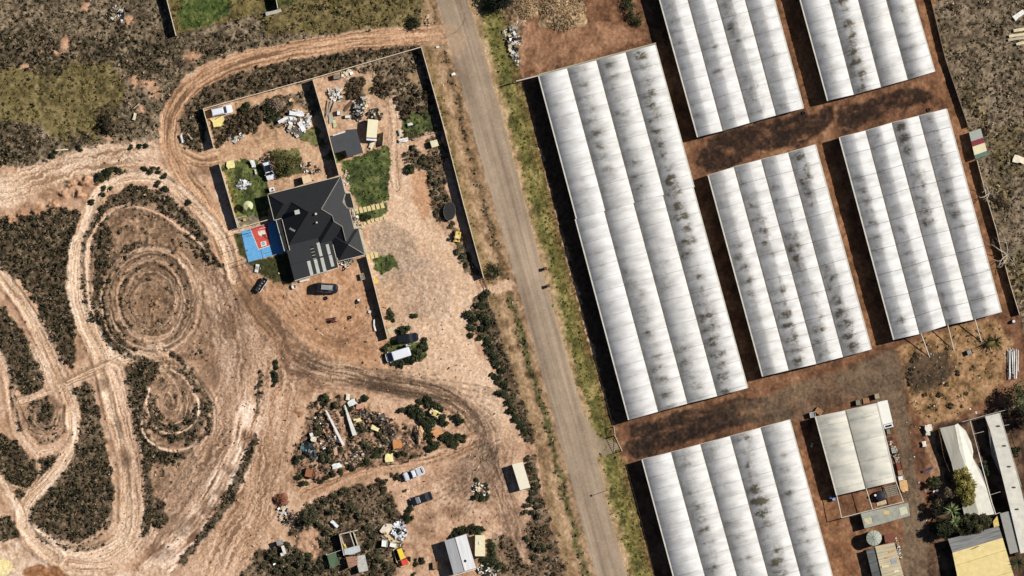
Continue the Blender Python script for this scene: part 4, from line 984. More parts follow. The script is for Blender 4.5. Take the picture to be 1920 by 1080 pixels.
mb = MB(); mb.prism(uvrect(4, 14.8, 51, 111), 2.7, 2.85); mb.build('patio_roof', mat('dark_sheet', lin(30, 30, 32), .6), house)
mb = MB()
for p, q in (((3.6, 51), (5, 111)), ((15.2, 56), (15.6, 108)), ((9, 113), (15, 111))): edge_bar(mb, p, q, 2.9, 2.9, .14, .12)
mb.build('patio_beam', fascia, house)
mb = MB(); mb.prism([tuple(hp(u, v).xy) for u, v in ((9.9, 112.5), (15.5, 111.5), (15.5, 100), (101, 100), (101, 113), (95.5, 165), (10.3, 169))], 2.85, 3.0); carp = mb.build('carport_roof', mat('carport_sheet', lin(44, 46, 48), .6, .12, 1.0, stretchv=(.15, 3, 1), rot=math.radians(14)), house)
mb = MB(); edge_bar(mb, (10.3, 139), (95.6, 138), 3.03, 3.03, .1, .05); mb.build('roof_seam', mat('seam_dark', lin(26, 26, 28), .7), house)
mb = MB(); edge_bar(mb, (10.3, 169.6), (96, 165.6), 2.95, 2.95, .16, .14); edge_bar(mb, (96, 121), (96, 165), 3.0, 3.0, .14, .12); mb.build('carport_gutter', fascia, house)
for (u, v0, v1, w_) in ((44.5, 140, 167, 6.2), (57.5, 140, 166.5, 6.2), (70, 140, 166, 6.2), (86.5, 139, 161, 6), (70, 111, 137, 5.8), (86, 118, 137.5, 5.6)):
    mb = MB(); mb.prism(uvrect(u - w_ / 2, u + w_ / 2, v0, v1), 3.004, 3.03); mb.build('clear_panel', mat('clear_sheet', lin(196, 196, 184), .5, .12, 1.5), house)
for k in range(4):
    mb = MB(); mb.prism(uvrect(54, 59.5, 114 + k * 6.2, 119 + k * 6.2), 3.004, 3.05); f = mb.build('skylight', mat('seam_dark', lin(26, 26, 28), .7), house)
    mb = MB(); mb.prism(uvrect(53.4, 60, 119.2 + k * 6.2, 119.9 + k * 6.2), 3.004, 3.06); mb.build('skylight_frame', fascia, f)
for (u, v) in ((11, 114), (11, 166), (94, 163)):
    mb = MB(); q = hp(u, v); mb.tube((q.x, q.y, 0), (q.x, q.y, 2.9), .07); mb.build('carport_post', fascia, house)
def onroof(px, py):
    dx, dy = px - A0[0], py - A0[1]; u, v = dx * ux + dy * uy, dx * vx + dy * vy
    return u, v, EAVE + max(0, float(roofh(np.array(u), np.array(v)))) * S * TP
u, v, z = onroof(558, 398); mb = MB(); q = hp(u, v); mb.box((q.x, q.y, z + .15), (1.15, 1.0, .5), math.radians(14)); mb.build('rooftop_cooler', mat('cooler_white', lin(196, 194, 182), .6, .1), house)
for (x, y, r) in ((594.5, 417.5, .16), (593, 401.5, .2), (612, 330, .12)):
    u, v, z = onroof(x, y); q = hp(u, v); mb = MB(); mb.lathe((q.x, q.y, z - .1), [(r, 0), (r, .7), (r * 1.5, .72), (r * 1.2, .9)], 10); mb.build('roof_vent', fascia, house)
u, v, z = onroof(549, 431); q = hp(u, v); mb = MB(); mb.tube((q.x, q.y, z), (q.x, q.y, z + 1.6), .04); a = math.radians(-28)
mb.tube((q.x - .7 * math.cos(a), q.y - .7 * math.sin(a), z + 1.6), (q.x + .7 * math.cos(a), q.y + .7 * math.sin(a), z + 1.6), .05)
for k in range(5):
    t_ = -.6 + k * .3; mb.tube((q.x + t_ * math.cos(a) - .3 * math.sin(a), q.y + t_ * math.sin(a) + .3 * math.cos(a), z + 1.6), (q.x + t_ * math.cos(a) + .3 * math.sin(a), q.y + t_ * math.sin(a) - .3 * math.cos(a), z + 1.6), .03)
mb.build('antenna', steelw, house)
mb = MB(); mb.prism([tuple(hp(*c).xy) for c in cut], 2.55, 2.7); mb.build('porch_shade_panel', mat('dark_sheet', lin(30, 30, 32), .6), house)  # dark panel added in the roof cut to stand for the porch shade
fr = MB()
cp_ = [hp(*c) for c in cut]
for k in (3, 4, 5):
    a, b = cut[k], cut[(k + 1) % 6]
    za = EAVE + max(0, float(roofh(np.array(a[0]), np.array(a[1])))) * S * TP; zb = EAVE + max(0, float(roofh(np.array(b[0]), np.array(b[1])))) * S * TP
    fr.tube(hp(*a, za), hp(*b, zb), .16, n=6)
fr.build('porch_trim', mat('ridge_glint_and_trim', lin(150, 142, 128), .7, .2), house)

# concrete path round the east side of the house
pb = MB(); ptsA = [(1338, 98), (1420, 355), (1490, 375), (1545, 560), (1550, 680), (1590, 960), (1650, 940), (1690, 1080)]
pp = [(x / 9 + 490, y / 9 + 320) for x, y in ptsA] + [(687.5, 476)]
wd = [2.6, 4.5, 4.2, 5, 5, 5.5, 5.5, 4, 3]
for k in range(len(pp) - 1):
    a, b = P(*pp[k]), P(*pp[k + 1]); c = (a + b) / 2
    pb.box((c.x, c.y, .04 + .003 * k), ((b - a).length + .2, wd[k] * S, .12), math.atan2((b - a).y, (b - a).x))
o = pb.build('path', mat('concrete_path', lin(204, 192, 164), .9, .2, 1.5)); o['kind'] = 'structure'

# stepping stones
slabm = mat('cream_slab', lin(226, 206, 146), .9, .18, 2.5)
def slab(label, x, y, l, w_, ang, grp, z=.1, m=None, name='paving_slab', cat='paving slab'):
    mb = MB(); q = P(x, y); mb.box((0, 0, 0), (l * S, w_ * S, .1))
    vs = [v + Vector((rnd.uniform(-.03, .03), rnd.uniform(-.03, .03), 0)) for v in mb.v]; mb.v = vs
    o = mb.build(name, m or slabm); o.location = (q.x, q.y, z); o.rotation_euler = (0, 0, math.radians(ang)); tag(o, label, cat, grp)
for x, y in ((668.5, 396), (677, 394.5), (684.5, 392.5), (692, 391), (700, 389), (708.5, 387.5), (717, 385.5)):
    slab('large cream slab in the upper row of stepping stones across the front lawn', x, y, 6.2, 9.8, 14, 'upper row of stepping stones', .12)
for x, y in ((677.5, 421), (684, 419), (691.5, 417), (699, 414.5), (706, 412), (714, 410), (722, 408)):
    slab('small cream slab in the lower row of stepping stones edging the front lawn', x, y, 5.2, 5.2, 14, 'lower row of stepping stones', .12)
for k, (x, y) in enumerate(((690.5, 482), (698, 480), (705.5, 478))):
    slab('long cream slab in the short path leading from the house corner to the small lawn', x, y, 6.6, 10.5, 14, 'path slabs by the small lawn', .12)

# ------------------------------------------------------------------ ball court
court = thing('ball_court', 'blue and red painted ball court half in the shade of the house', 'ball court', tuple(P(493, 455)))
def cq(name, pts, z, m, par=None):
    mb = MB(); mb.prism([tuple(P(x / 7.2 + 400, y / 7.2 + 400).xy) for x, y in pts], z - .05, z); return mb.build(name, m, par or court)
blue = mat('court_blue', lin(104, 172, 220), .8, .16, 1.2); redc = mat('court_red', lin(206, 84, 70), .8, .22, 2); whl = mat('court_white', lin(236, 232, 226), .7, .05)
cq('court_floor', [(375, 240), (500, 210), (740, 130), (850, 95), (975, 520), (830, 560), (470, 660)], .10, blue)
cq('key_area', [(500, 212), (735, 140), (770, 430), (610, 485)], .106, redc)
def line(pts, w_=7, z=.112):
    for (a, b) in zip(pts[:-1], pts[1:]):
        dx, dy = b[0] - a[0], b[1] - a[1]; l = math.hypot(dx, dy); nx, ny = -dy / l * w_ / 2, dx / l * w_ / 2
        lb.prism([tuple(P(x / 7.2 + 400, y / 7.2 + 400).xy) for x, y in ((a[0] + nx, a[1] + ny), (b[0] + nx, b[1] + ny), (b[0] - nx, b[1] - ny), (a[0] - nx, a[1] - ny))], z - .03, z + line.k * .0004); line.k += 1
line.k = 0
lb = MB(); line([(500, 212), (610, 485)]); line([(608, 487), (772, 434)]); lb.build('court_line', whl, court)
lb = MB(); line([(640, 490), (672, 615)], 5); line([(672, 548), (818, 506)], 4); line([(380, 328), (520, 292)], 4); lb.build('thin_line', mat('court_dark', lin(40, 60, 84), .7), court)
cq('emblem_panel', [(635, 388), (710, 370), (722, 432), (648, 455)], .116, mat('court_cream', lin(232, 222, 206), .7, .1))
mb = MB(); q = P(676 / 7.2 + 400, 410 / 7.2 + 400); mb.lathe((q.x, q.y, .10), [(.42, 0), (.42, .024), (.26, .025)], 18); mb.build('emblem_ring', mat('court_teal', lin(140, 176, 176), .7), court)
cq('emblem_patch', [(600, 240), (690, 225), (715, 290), (650, 310), (610, 290)], .117, mat('court_cream', lin(232, 222, 206), .7, .1))
cq('emblem_patch', [(655, 285), (715, 280), (700, 315), (660, 312)], .121, mat('court_brown', lin(104, 60, 52), .7, .2))
# tall posts and netting rail on the west and south of the court
net = thing('court_netting_frame', 'tall thin pole frame for ball netting along the west side of the blue court', 'netting frame', tuple(P(451, 440)))
HN = 5.4; corners = [(450, 437), (457, 462), (463, 484), (466, 492)]
pm = mat('pole_dark', lin(110, 108, 100), .5, .1)
for x, y in corners:
    mb = MB(); q = P(x, y); mb.tube((q.x, q.y, 0), (q.x, q.y, HN), .05); mb.build('pole', pm, net)
mb = MB(); mb.tube(P(450, 437, HN), P(466, 492, HN), .045); mb.tube(P(450, 437, HN * .5), P(466, 492, HN * .5), .02); mb.build('rail', pm, net)
hoop = thing('basketball_hoop', 'white backboard and hoop on a post at the head of the red court key', 'hoop', tuple(P(492, 425)))
mb = MB(); q = P(491, 424); mb.tube((q.x, q.y, 0), (q.x, q.y, 3), .06); mb.build('post', pm, hoop)
mb = MB(); q2 = P(492.5, 428); mb.box((q2.x, q2.y, 3.3), (1.5, .08, .9), math.radians(14)); mb.build('backboard', whl, hoop)
mb = MB(); q3 = P(493.5, 432)
for k in range(12): a = k * .5236; mb.tube((q3.x + .23 * math.cos(a), q3.y + .23 * math.sin(a), 3.05), (q3.x + .23 * math.cos(a + .5236), q3.y + .23 * math.sin(a + .5236), 3.05), .02, n=4)
mb.build('ring', redc, hoop)

# ------------------------------------------------------------------ sheds and small buildings
def flatbuilding(name, label, cat, pts, h, roofm, wallm=None, inset=.25, th=.12, slope=None, extra=None):
    c = P(*pts[0]); root = thing(name, label, cat, (c.x, c.y, 0))
    W = [P(x, y, h) for x, y in pts]; cx = sum((w_.x for w_ in W)) / len(W); cy = sum((w_.y for w_ in W)) / len(W)
    zt = [h + (slope[i] if slope else 0) for i in range(len(W))]
    mb = MB(); n = len(W)
    vs = [(w_.x, w_.y, zt[i] - th) for i, w_ in enumerate(W)] + [(w_.x, w_.y, zt[i]) for i, w_ in enumerate(W)]
    fs = [list(range(n)), list(range(n, 2 * n))] + [[i, (i + 1) % n, n + (i + 1) % n, n + i] for i in range(n)]
    mb.add(vs, fs); mb.build('roof', roofm, root)
    mb = MB(); ins = []
    for w_ in W:
        d = Vector((cx - w_.x, cy - w_.y)); l = d.length; ins.append((w_.x + d.x / l * inset, w_.y + d.y / l * inset))
    mb.prism(ins, 0, min(zt) - th - .01); mb.build('wall', wallm or steelf, root)
    return root
creamr = mat('cream_steel', lin(236, 224, 186), .5, .12, 1.2); whiter = mat('white_steel', lin(232, 230, 222), .45, .1, 1.2)
def corr(name, base, dark, ang, a=.5):
    return mat(name, base, .5, .2, 1.0, col2=dark, stretchv=(6, .35, 1), rot=math.radians(ang))
sh = flatbuilding('shed', 'L shaped charcoal flat roofed shed in the north yard against the dividing wall', 'shed', [(619, 258), (647.5, 248.5), (648, 243.5), (668, 241.7), (681, 286.7), (652, 295), (647.5, 281.7), (626.7, 287.5)], 2.4, mat('shed_charcoal', lin(72, 74, 76), .6, .12, 1.0), inset=.5)
mb = MB(); a, b = P(624, 254, 2.45), P(647, 247, 2.45); c = (a + b) / 2; mb.box((c.x, c.y, 2.46), ((b - a).length, .3, .08), math.atan2((b - a).y, (b - a).x)); mb.build('flashing', whiter, sh)
flatbuilding('garden_shed', 'small cream shed with a flat lid against the north wall of the dark house', 'shed', [(565.5, 331), (580, 327), (585, 340), (569, 345)], 2.1, mat('peach_roof', lin(232, 204, 164), .7, .08), inset=.1)
flatbuilding('garden_shed', 'tiny cream topped shed beside the road side wall of the compound', 'shed', [(806, 265), (819, 261.5), (823, 273), (810, 277)], 1.5, creamr, inset=.1)
flatbuilding('shipping_container', 'cream container standing alone beside the shrub strip left of the road', 'container', [(960, 871), (980, 866), (994.5, 914), (975, 919)], 2.6, mat('container_cream', lin(240, 232, 206), .5, .06), mat('container_wall', lin(196, 184, 156), .7), inset=.06)
flatbuilding('garden_shed', 'striped grey, maroon and cream roofed shelter by the eastern boundary wall', 'shelter', [(1817, 248), (1839, 241), (1852.6, 290), (1829, 298.5)], 2.3, mat('strip_grey', lin(168, 172, 160), .6, .08), inset=.3)
st = bpy.data.objects[[o.name for o in bpy.data.objects if o.get('label', '').startswith('striped grey')][0]]
def lerp2(a, b, t): return (a[0] + (b[0] - a[0]) * t, a[1] + (b[1] - a[1]) * t)
for f0, f1, cc in ((.34, .54, (132, 50, 54)), (.54, .85, (232, 222, 182)), (.85, 1.0, (92, 124, 108))):
    l0, l1 = lerp2((1817, 248), (1829, 298.5), f0), lerp2((1817, 248), (1829, 298.5), f1); r0, r1 = lerp2((1839, 241), (1852.6, 290), f0), lerp2((1839, 241), (1852.6, 290), f1)
    mb = MB(); mb.prism([tuple(P(*q, 2.3).xy) for q in (l0, r0, r1, l1)], 2.29, 2.33); mb.build('roof_sheet', mat('sheet_%d' % cc[0], lin(*cc), .6, .08), st)
# gable shed at the bottom
gs = thing('gable_shed', 'silver gabled metal shed at the bottom with one bright and one grey roof slope', 'shed', tuple(P(862, 1040)))
def quad(name, pts, zs, m, par, th=.06):
    vs = [P(x, y, z) for (x, y), z in zip(pts, zs)]; n = len(vs)
    mb = MB(); mb.add([v - Vector((0, 0, th)) for v in vs] + vs, [list(range(n)), list(range(n, 2 * n))] + [[i, (i + 1) % n, n + (i + 1) % n, n + i] for i in range(n)]); return mb.build(name, m, par)
silv = corr('zinc_sheet', lin(214, 214, 212), lin(186, 186, 186), -75)
quad('roof_slope', [(833.3, 1014), (852.8, 1008), (871, 1071), (850.8, 1077.5)], (3.2, 4.0, 4.0, 3.2), silv, gs); quad('roof_slope', [(852.9, 1008), (874, 1001.6), (892.3, 1065), (871.1, 1071)], (4.0, 3.2, 3.2, 4.0), silv, gs)
mb = MB(); mb.prism([tuple(P(x, y).xy) for x, y in ((836, 1016), (873, 1004.5), (889, 1063), (852, 1074))], 0, 3.0); mb.build('wall', steelf, gs)
mb = MB(); mb.tube(P(852.8, 1008, 4.02), P(871, 1071, 4.02), .06); mb.build('ridge_capping', gutm, gs)
mb = MB(); q = P(872, 1052, 3.6); mb.lathe((q.x, q.y, 3.5), [(.35, 0), (.35, .3), (.2, .5)], 12); mb.build('roof_vent', mat('seam_dark', lin(26, 26, 28), .7), gs)
quad('gutter', [(850, 1079), (892, 1066.5), (892.5, 1067.5), (850.5, 1080)], (3.1,) * 4, whiter, gs)
# long yellow shed, bottom right
ys = thing('farm_shed', 'long yellow roofed farm shed in the bottom right corner below the big garden shrubs', 'shed', tuple(P(1840, 1060)))
quad('lean_to_roof', [(1777.5, 1011), (1873, 987), (1880, 1008), (1786, 1036)], (3.2, 3.2, 3.5, 3.5), corr('grey_sheet', lin(150, 150, 146), lin(104, 104, 102), 14), ys)
quad('roof', [(1786, 1036.5), (1880, 1008.5), (1925, 1160), (1818, 1190)], (3.55, 3.55, 3.75, 3.75), mat('yellow_roof', lin(236, 214, 148), .6, .12, .8), ys)
mb = MB(); mb.prism([tuple(P(x, y).xy) for x, y in ((1781, 1014), (1871, 991), (1920, 1155), (1818, 1180))], 0, 3.0); mb.build('wall', steelf, ys)
mb = MB()
for a, b in (((1794, 1060), (1888, 1031)), ((1806, 1100), (1901, 1071))): mb.tube(P(*a, 3.66), P(*b, 3.66), .035)
mb.build('roof_seam', mat('seam_tan', lin(150, 124, 70), .7), ys)
mb = MB(); mb.tube(P(1822, 1030, 3.7), P(1836, 1024, 4.0), .09); mb.build('flue', gutm, ys)
quad('yellow_flashing', [(1862, 978), (1870, 967), (1874, 986), (1864, 989)], (3.0,) * 4, mat('yellow_tin', lin(220, 190, 110), .7, .3), ys)
# weathered tin shed beside the round tank
ts = thing('tin_shed', 'patched cream and grey tin shed south of the round water tank', 'shed', tuple(P(1665, 1060)))
quad('roof', [(1641, 1025), (1677, 1017), (1703, 1110), (1663, 1118)], (2.9, 3.1, 3.1, 2.9), corr('patched_tin', lin(222, 208, 168), lin(170, 156, 132), 14), ts)
quad('lean_to', [(1624, 1032), (1640, 1027), (1662, 1115), (1645, 1118)], (2.3, 2.6, 2.6, 2.3), corr('dull_tin', lin(128, 130, 124), lin(78, 80, 78), 14), ts)
mb = MB(); mb.prism([tuple(P(x, y).xy) for x, y in ((1644, 1029), (1675, 1021), (1700, 1108), (1666, 1114))], 0, 2.8); mb.build('wall', steelf, ts)
for (x, y, l, w_, c) in ((1672, 1034, 12, 4, (196, 150, 104)), (1676, 1052, 10, 9, (160, 168, 172)), (1681, 1071, 9, 4, (240, 232, 200)), (1660, 1062, 14, 4, (228, 216, 176)), (1667, 1045, 14, 3, (206, 160, 120))):
    mb = MB(); q = P(x, y, 3); mb.box((q.x, q.y, 3.06 + rnd.random() * .02), (l * S, w_ * S, .04), math.radians(13)); mb.build('patch_sheet', mat('patch_%d_%d' % (x, y), lin(*c), .7, .2), ts)
# rusty bay
flatbuilding('lean_to', 'rusty red tin lean-to between the round tank and the patched shed', 'lean-to', [(1657.5, 1002), (1676, 999), (1680, 1014), (1660, 1018)], 2.0, mat('rust_sheet', lin(128, 76, 60), .9, .35, 2), inset=.2)
# grey shed south of the packing frame
pk = flatbuilding('lean_to', 'pale grey patched tin roof below the open pipe frame of the packing shed', 'lean-to', [(1614, 963), (1660, 952), (1703, 943), (1706.6, 967), (1662, 980), (1621.5, 991)], 2.7, mat('old_tin', lin(164, 164, 148), .7, .22, .9), inset=.4)
for (x, y, l, w_, c, a) in ((1628, 977, 14, 12, (204, 192, 156), 13), (1662, 961, 12, 8, (210, 184, 122), -20), (1694, 958, 14, 14, (212, 208, 180), 15), (1642, 972, 13, 12, (150, 152, 142), 14)):
    mb = MB(); q = P(x, y, 2.7); mb.box((q.x, q.y, 2.725 + rnd.random() * .02), (l * S, w_ * S, .03), math.radians(a)); mb.build('patch_sheet', mat('tinpatch_%d' % x, lin(*c), .8, .2), pk)
# round tank
wt = thing('water_tank', 'round corrugated water tank with a ribbed conical lid', 'water tank', tuple(P(1639, 1009)))
q = P(1639, 1009, 3.6); mb = MB(); mb.lathe((q.x, q.y, 0), [(1.72, 0), (1.72, 3.5), (1.78, 3.52)], 28); mb.build('tank_wall', steelf, wt)
mb = MB(); mb.lathe((q.x, q.y, 0), [(1.80, 3.53), (1.0, 3.78), (.15, 4.0)], 28); mb.build('lid', mat('lid_tin', lin(176, 180, 164), .6, .15), wt)
for k in range(12):
    a = k * .5236 + .1; mb = MB(); mb.tube((q.x + .2 * math.cos(a), q.y + .2 * math.sin(a), 4.02), (q.x + 1.7 * math.cos(a), q.y + 1.7 * math.sin(a), 3.58), .035, n=4); mb.build('lid_rib', mat('rib_dark', lin(96, 98, 88), .7), wt)
wt2 = thing('water_tank', 'small black plastic water tank under the open pipe frame', 'water tank', tuple(P(1650, 930)))
q = P(1650, 930); mb = MB(); mb.lathe((q.x, q.y, 0), [(1.2, 0), (1.25, 1.3), (1.1, 1.6), (.4, 1.75)], 24); mb.build('tank_body', mat('black_poly', lin(36, 36, 46), .5, .2), wt2)
mb = MB(); mb.lathe((q.x - 1.15, q.y + .2, 1.65), [(.28, 0), (.28, .15), (.16, .16)], 14); mb.build('inlet_ring', whiter, wt2)
# torn shade houses
filmt = corr('torn_film', lin(206, 202, 184), lin(176, 170, 152), -75); filmb = mat('torn_film_b', lin(222, 218, 202), .6, .15, .6)
def torn(label, sheets, beams, posts, par_loc, hs):
    root = thing('shade_house', label, 'shade house', tuple(P(*par_loc)))
    for nm, pts, zs, m in sheets: quad(nm, pts, zs, m, root, .03)
    for a, b, r in beams:
        mb = MB(); mb.tube(P(*a, hs), P(*b, hs), r); mb.build('beam', steelw, root)
    for a in posts:
        mb = MB(); q = P(*a); mb.tube((q.x, q.y, 0), (q.x, q.y, hs), .06); mb.build('post', steelw, root)
torn('half collapsed shade house with wide torn cream film beside the yellow flowering tree',
     [('film_sheet', [(1762, 803), (1790, 797), (1799, 845), (1817, 893), (1835, 965), (1808, 965), (1784, 867)], (3.0, 3.7, 3.7, 3.6, 3.6, 3.0, 3.0), filmt),
      ('film_sheet', [(1790.5, 797), (1796, 794), (1811, 808), (1821, 829), (1825, 847), (1824, 858), (1839, 882), (1852, 920), (1866, 964), (1836, 968), (1817.5, 893), (1799.5, 845)], (3.6, 3.5, 3.2, 2.9, 2.7, 2.8, 3.1, 3.2, 3.2, 3.6, 3.6, 3.6), filmb)],
     [((1819, 789), (1835, 849), .07), ((1835, 849), (1859, 940), .13), ((1859, 940), (1867, 964), .12), ((1805, 791), (1848, 779), .06), ((1825, 814), (1845, 809), .05), ((1857, 928), (1876, 922), .05), ((1867, 964), (1876, 961), .07)],
     [(1819, 789), (1835, 849), (1859, 940), (1764, 804), (1867, 964)], (1800, 870), 3.3)
torn('shade house with one long narrow holed strip of pale film at the right edge',
     [('film_sheet', [(1847, 781), (1875, 774), (1887, 819), (1900, 864), (1912, 905), (1925, 960), (1930, 1035), (1914, 1038), (1896, 962), (1882, 905), (1868, 850), (1856, 805)], (3.2, 3.4, 3.4, 3.4, 3.4, 3.3, 3.2, 3.2, 3.3, 3.3, 3.2, 3.2), filmb),
      ('torn_flap', [(1853, 804), (1858, 815), (1872, 860), (1876, 890), (1868, 872), (1859, 852)], (3.1, 3.1, 3.0, 3.0, 2.2, 2.1), mat('flap_film', lin(150, 146, 136), .7, .2))],
     [((1848, 779), (1911, 762), .06), ((1875, 774), (1915, 912), .06), ((1882, 798), (1894, 796), .05), ((1911, 762), (1940, 860), .05)],
     [(1848, 779), (1875, 774), (1911, 762), (1896, 962)], (1880, 860), 3.45)
for (x, y) in ((1872, 799), (1883, 836), (1892, 875), (1901, 914), (1907, 955)):
    par = [o for o in bpy.data.objects if o.name.startswith('shade_house') and 'narrow holed' in o['label']][0]
    mb = MB(); q = P(x, y, 3.42); mb.lathe((q.x, q.y, 3.40), [(.38, 0), (.3, .03), (.05, .05)], 9, 1.4, .6); mb.build('torn_hole', mat('hole_dark', lin(92, 80, 62), .9), par)
flatbuilding('lean_to', 'flat grey sheet roof joined to the foot of the right shade house', 'lean-to', [(1875, 963), (1896, 957.5), (1915, 1033), (1894, 1039)], 2.8, mat('flat_grey', lin(158, 156, 148), .6, .1), inset=.2)

# derelict hut and pens at the bottom left
hut = thing('derelict_hut', 'roofless derelict hut with pinkish floor and loose tin sheets at the bottom', 'hut', tuple(P(660, 1030)))
def z1(x, y): return (x / 5.683 + 480, y / 5.683 + 890)
def zq(name, pts, zs, m, par, th=.05): return quad(name, [z1(*p) for p in pts], zs, m, par, th)
zq('floor', [(900, 645), (1010, 615), (1060, 760), (940, 800)], (.25,) * 4, mat('pink_floor', lin(196, 170, 150), .9, .3, 1.2), hut)
for a, b in (((890, 635), (1085, 590)), ((890, 635), (940, 860)), ((1000, 610), (1050, 760)), ((1035, 600), (1085, 750))):
    mb = MB(); A, B = P(*z1(*a)), P(*z1(*b)); c = (A + B) / 2; mb.box((c.x, c.y, 1.1), ((B - A).length, .22, 2.2), math.atan2((B - A).y, (B - A).x)); mb.build('wall', mat('hut_wall', lin(206, 196, 172), .9, .25), hut)
zq('tin_sheet', [(940, 795), (1100, 750), (1115, 815), (1030, 850), (945, 855)], (2.2, 2.3, 2.3, 2.2, 2.2), mat('hut_tin', lin(200, 206, 204), .5, .15, 1), hut)
zq('yellow_board', [(930, 745), (950, 735), (990, 775), (960, 790)], (.5,) * 4, mat('yellow_board', lin(226, 200, 104), .8, .15), hut)
zq('rusty_roof', [(955, 880), (1085, 865), (1080, 960), (990, 1000)], (2.0, 2.1, 2.1, 2.0), mat('hut_rust', lin(196, 152, 124), .9, .35, 2.0, col2=lin(120, 84, 66), stretchv=(3, .4, 1), rot=.2), hut)
zq('tin_sheet', [(1080, 870), (1160, 850), (1197, 1020), (1100, 1045), (1080, 970)], (2.15,) * 5, mat('hut_tin2', lin(196, 192, 180), .6, .25, 1.4), hut)
pen = thing('animal_pen', 'small pen under green shade cloth beside the derelict hut', 'pen', tuple(P(625, 1050)))
zq('shade_cloth', [(755, 855), (850, 830), (890, 955), (840, 985), (790, 990)], (1.7, 1.75, 1.7, 1.5, 1.6), mat('green_cloth', lin(84, 118, 92), .9, .35, 1.2, col2=lin(92, 96, 66)), pen)
for a in ((755, 855), (850, 830), (890, 955), (790, 990), (930, 795)):
    mb = MB(); q = P(*z1(*a)); mb.tube((q.x, q.y, 0), (q.x, q.y, 1.75), .06); mb.build('post', steelw, pen)
mb = MB(); mb.tube(P(*z1(750, 858), 1.76), P(*z1(930, 795), 1.76), .05); mb.build('rail', steelw, pen)
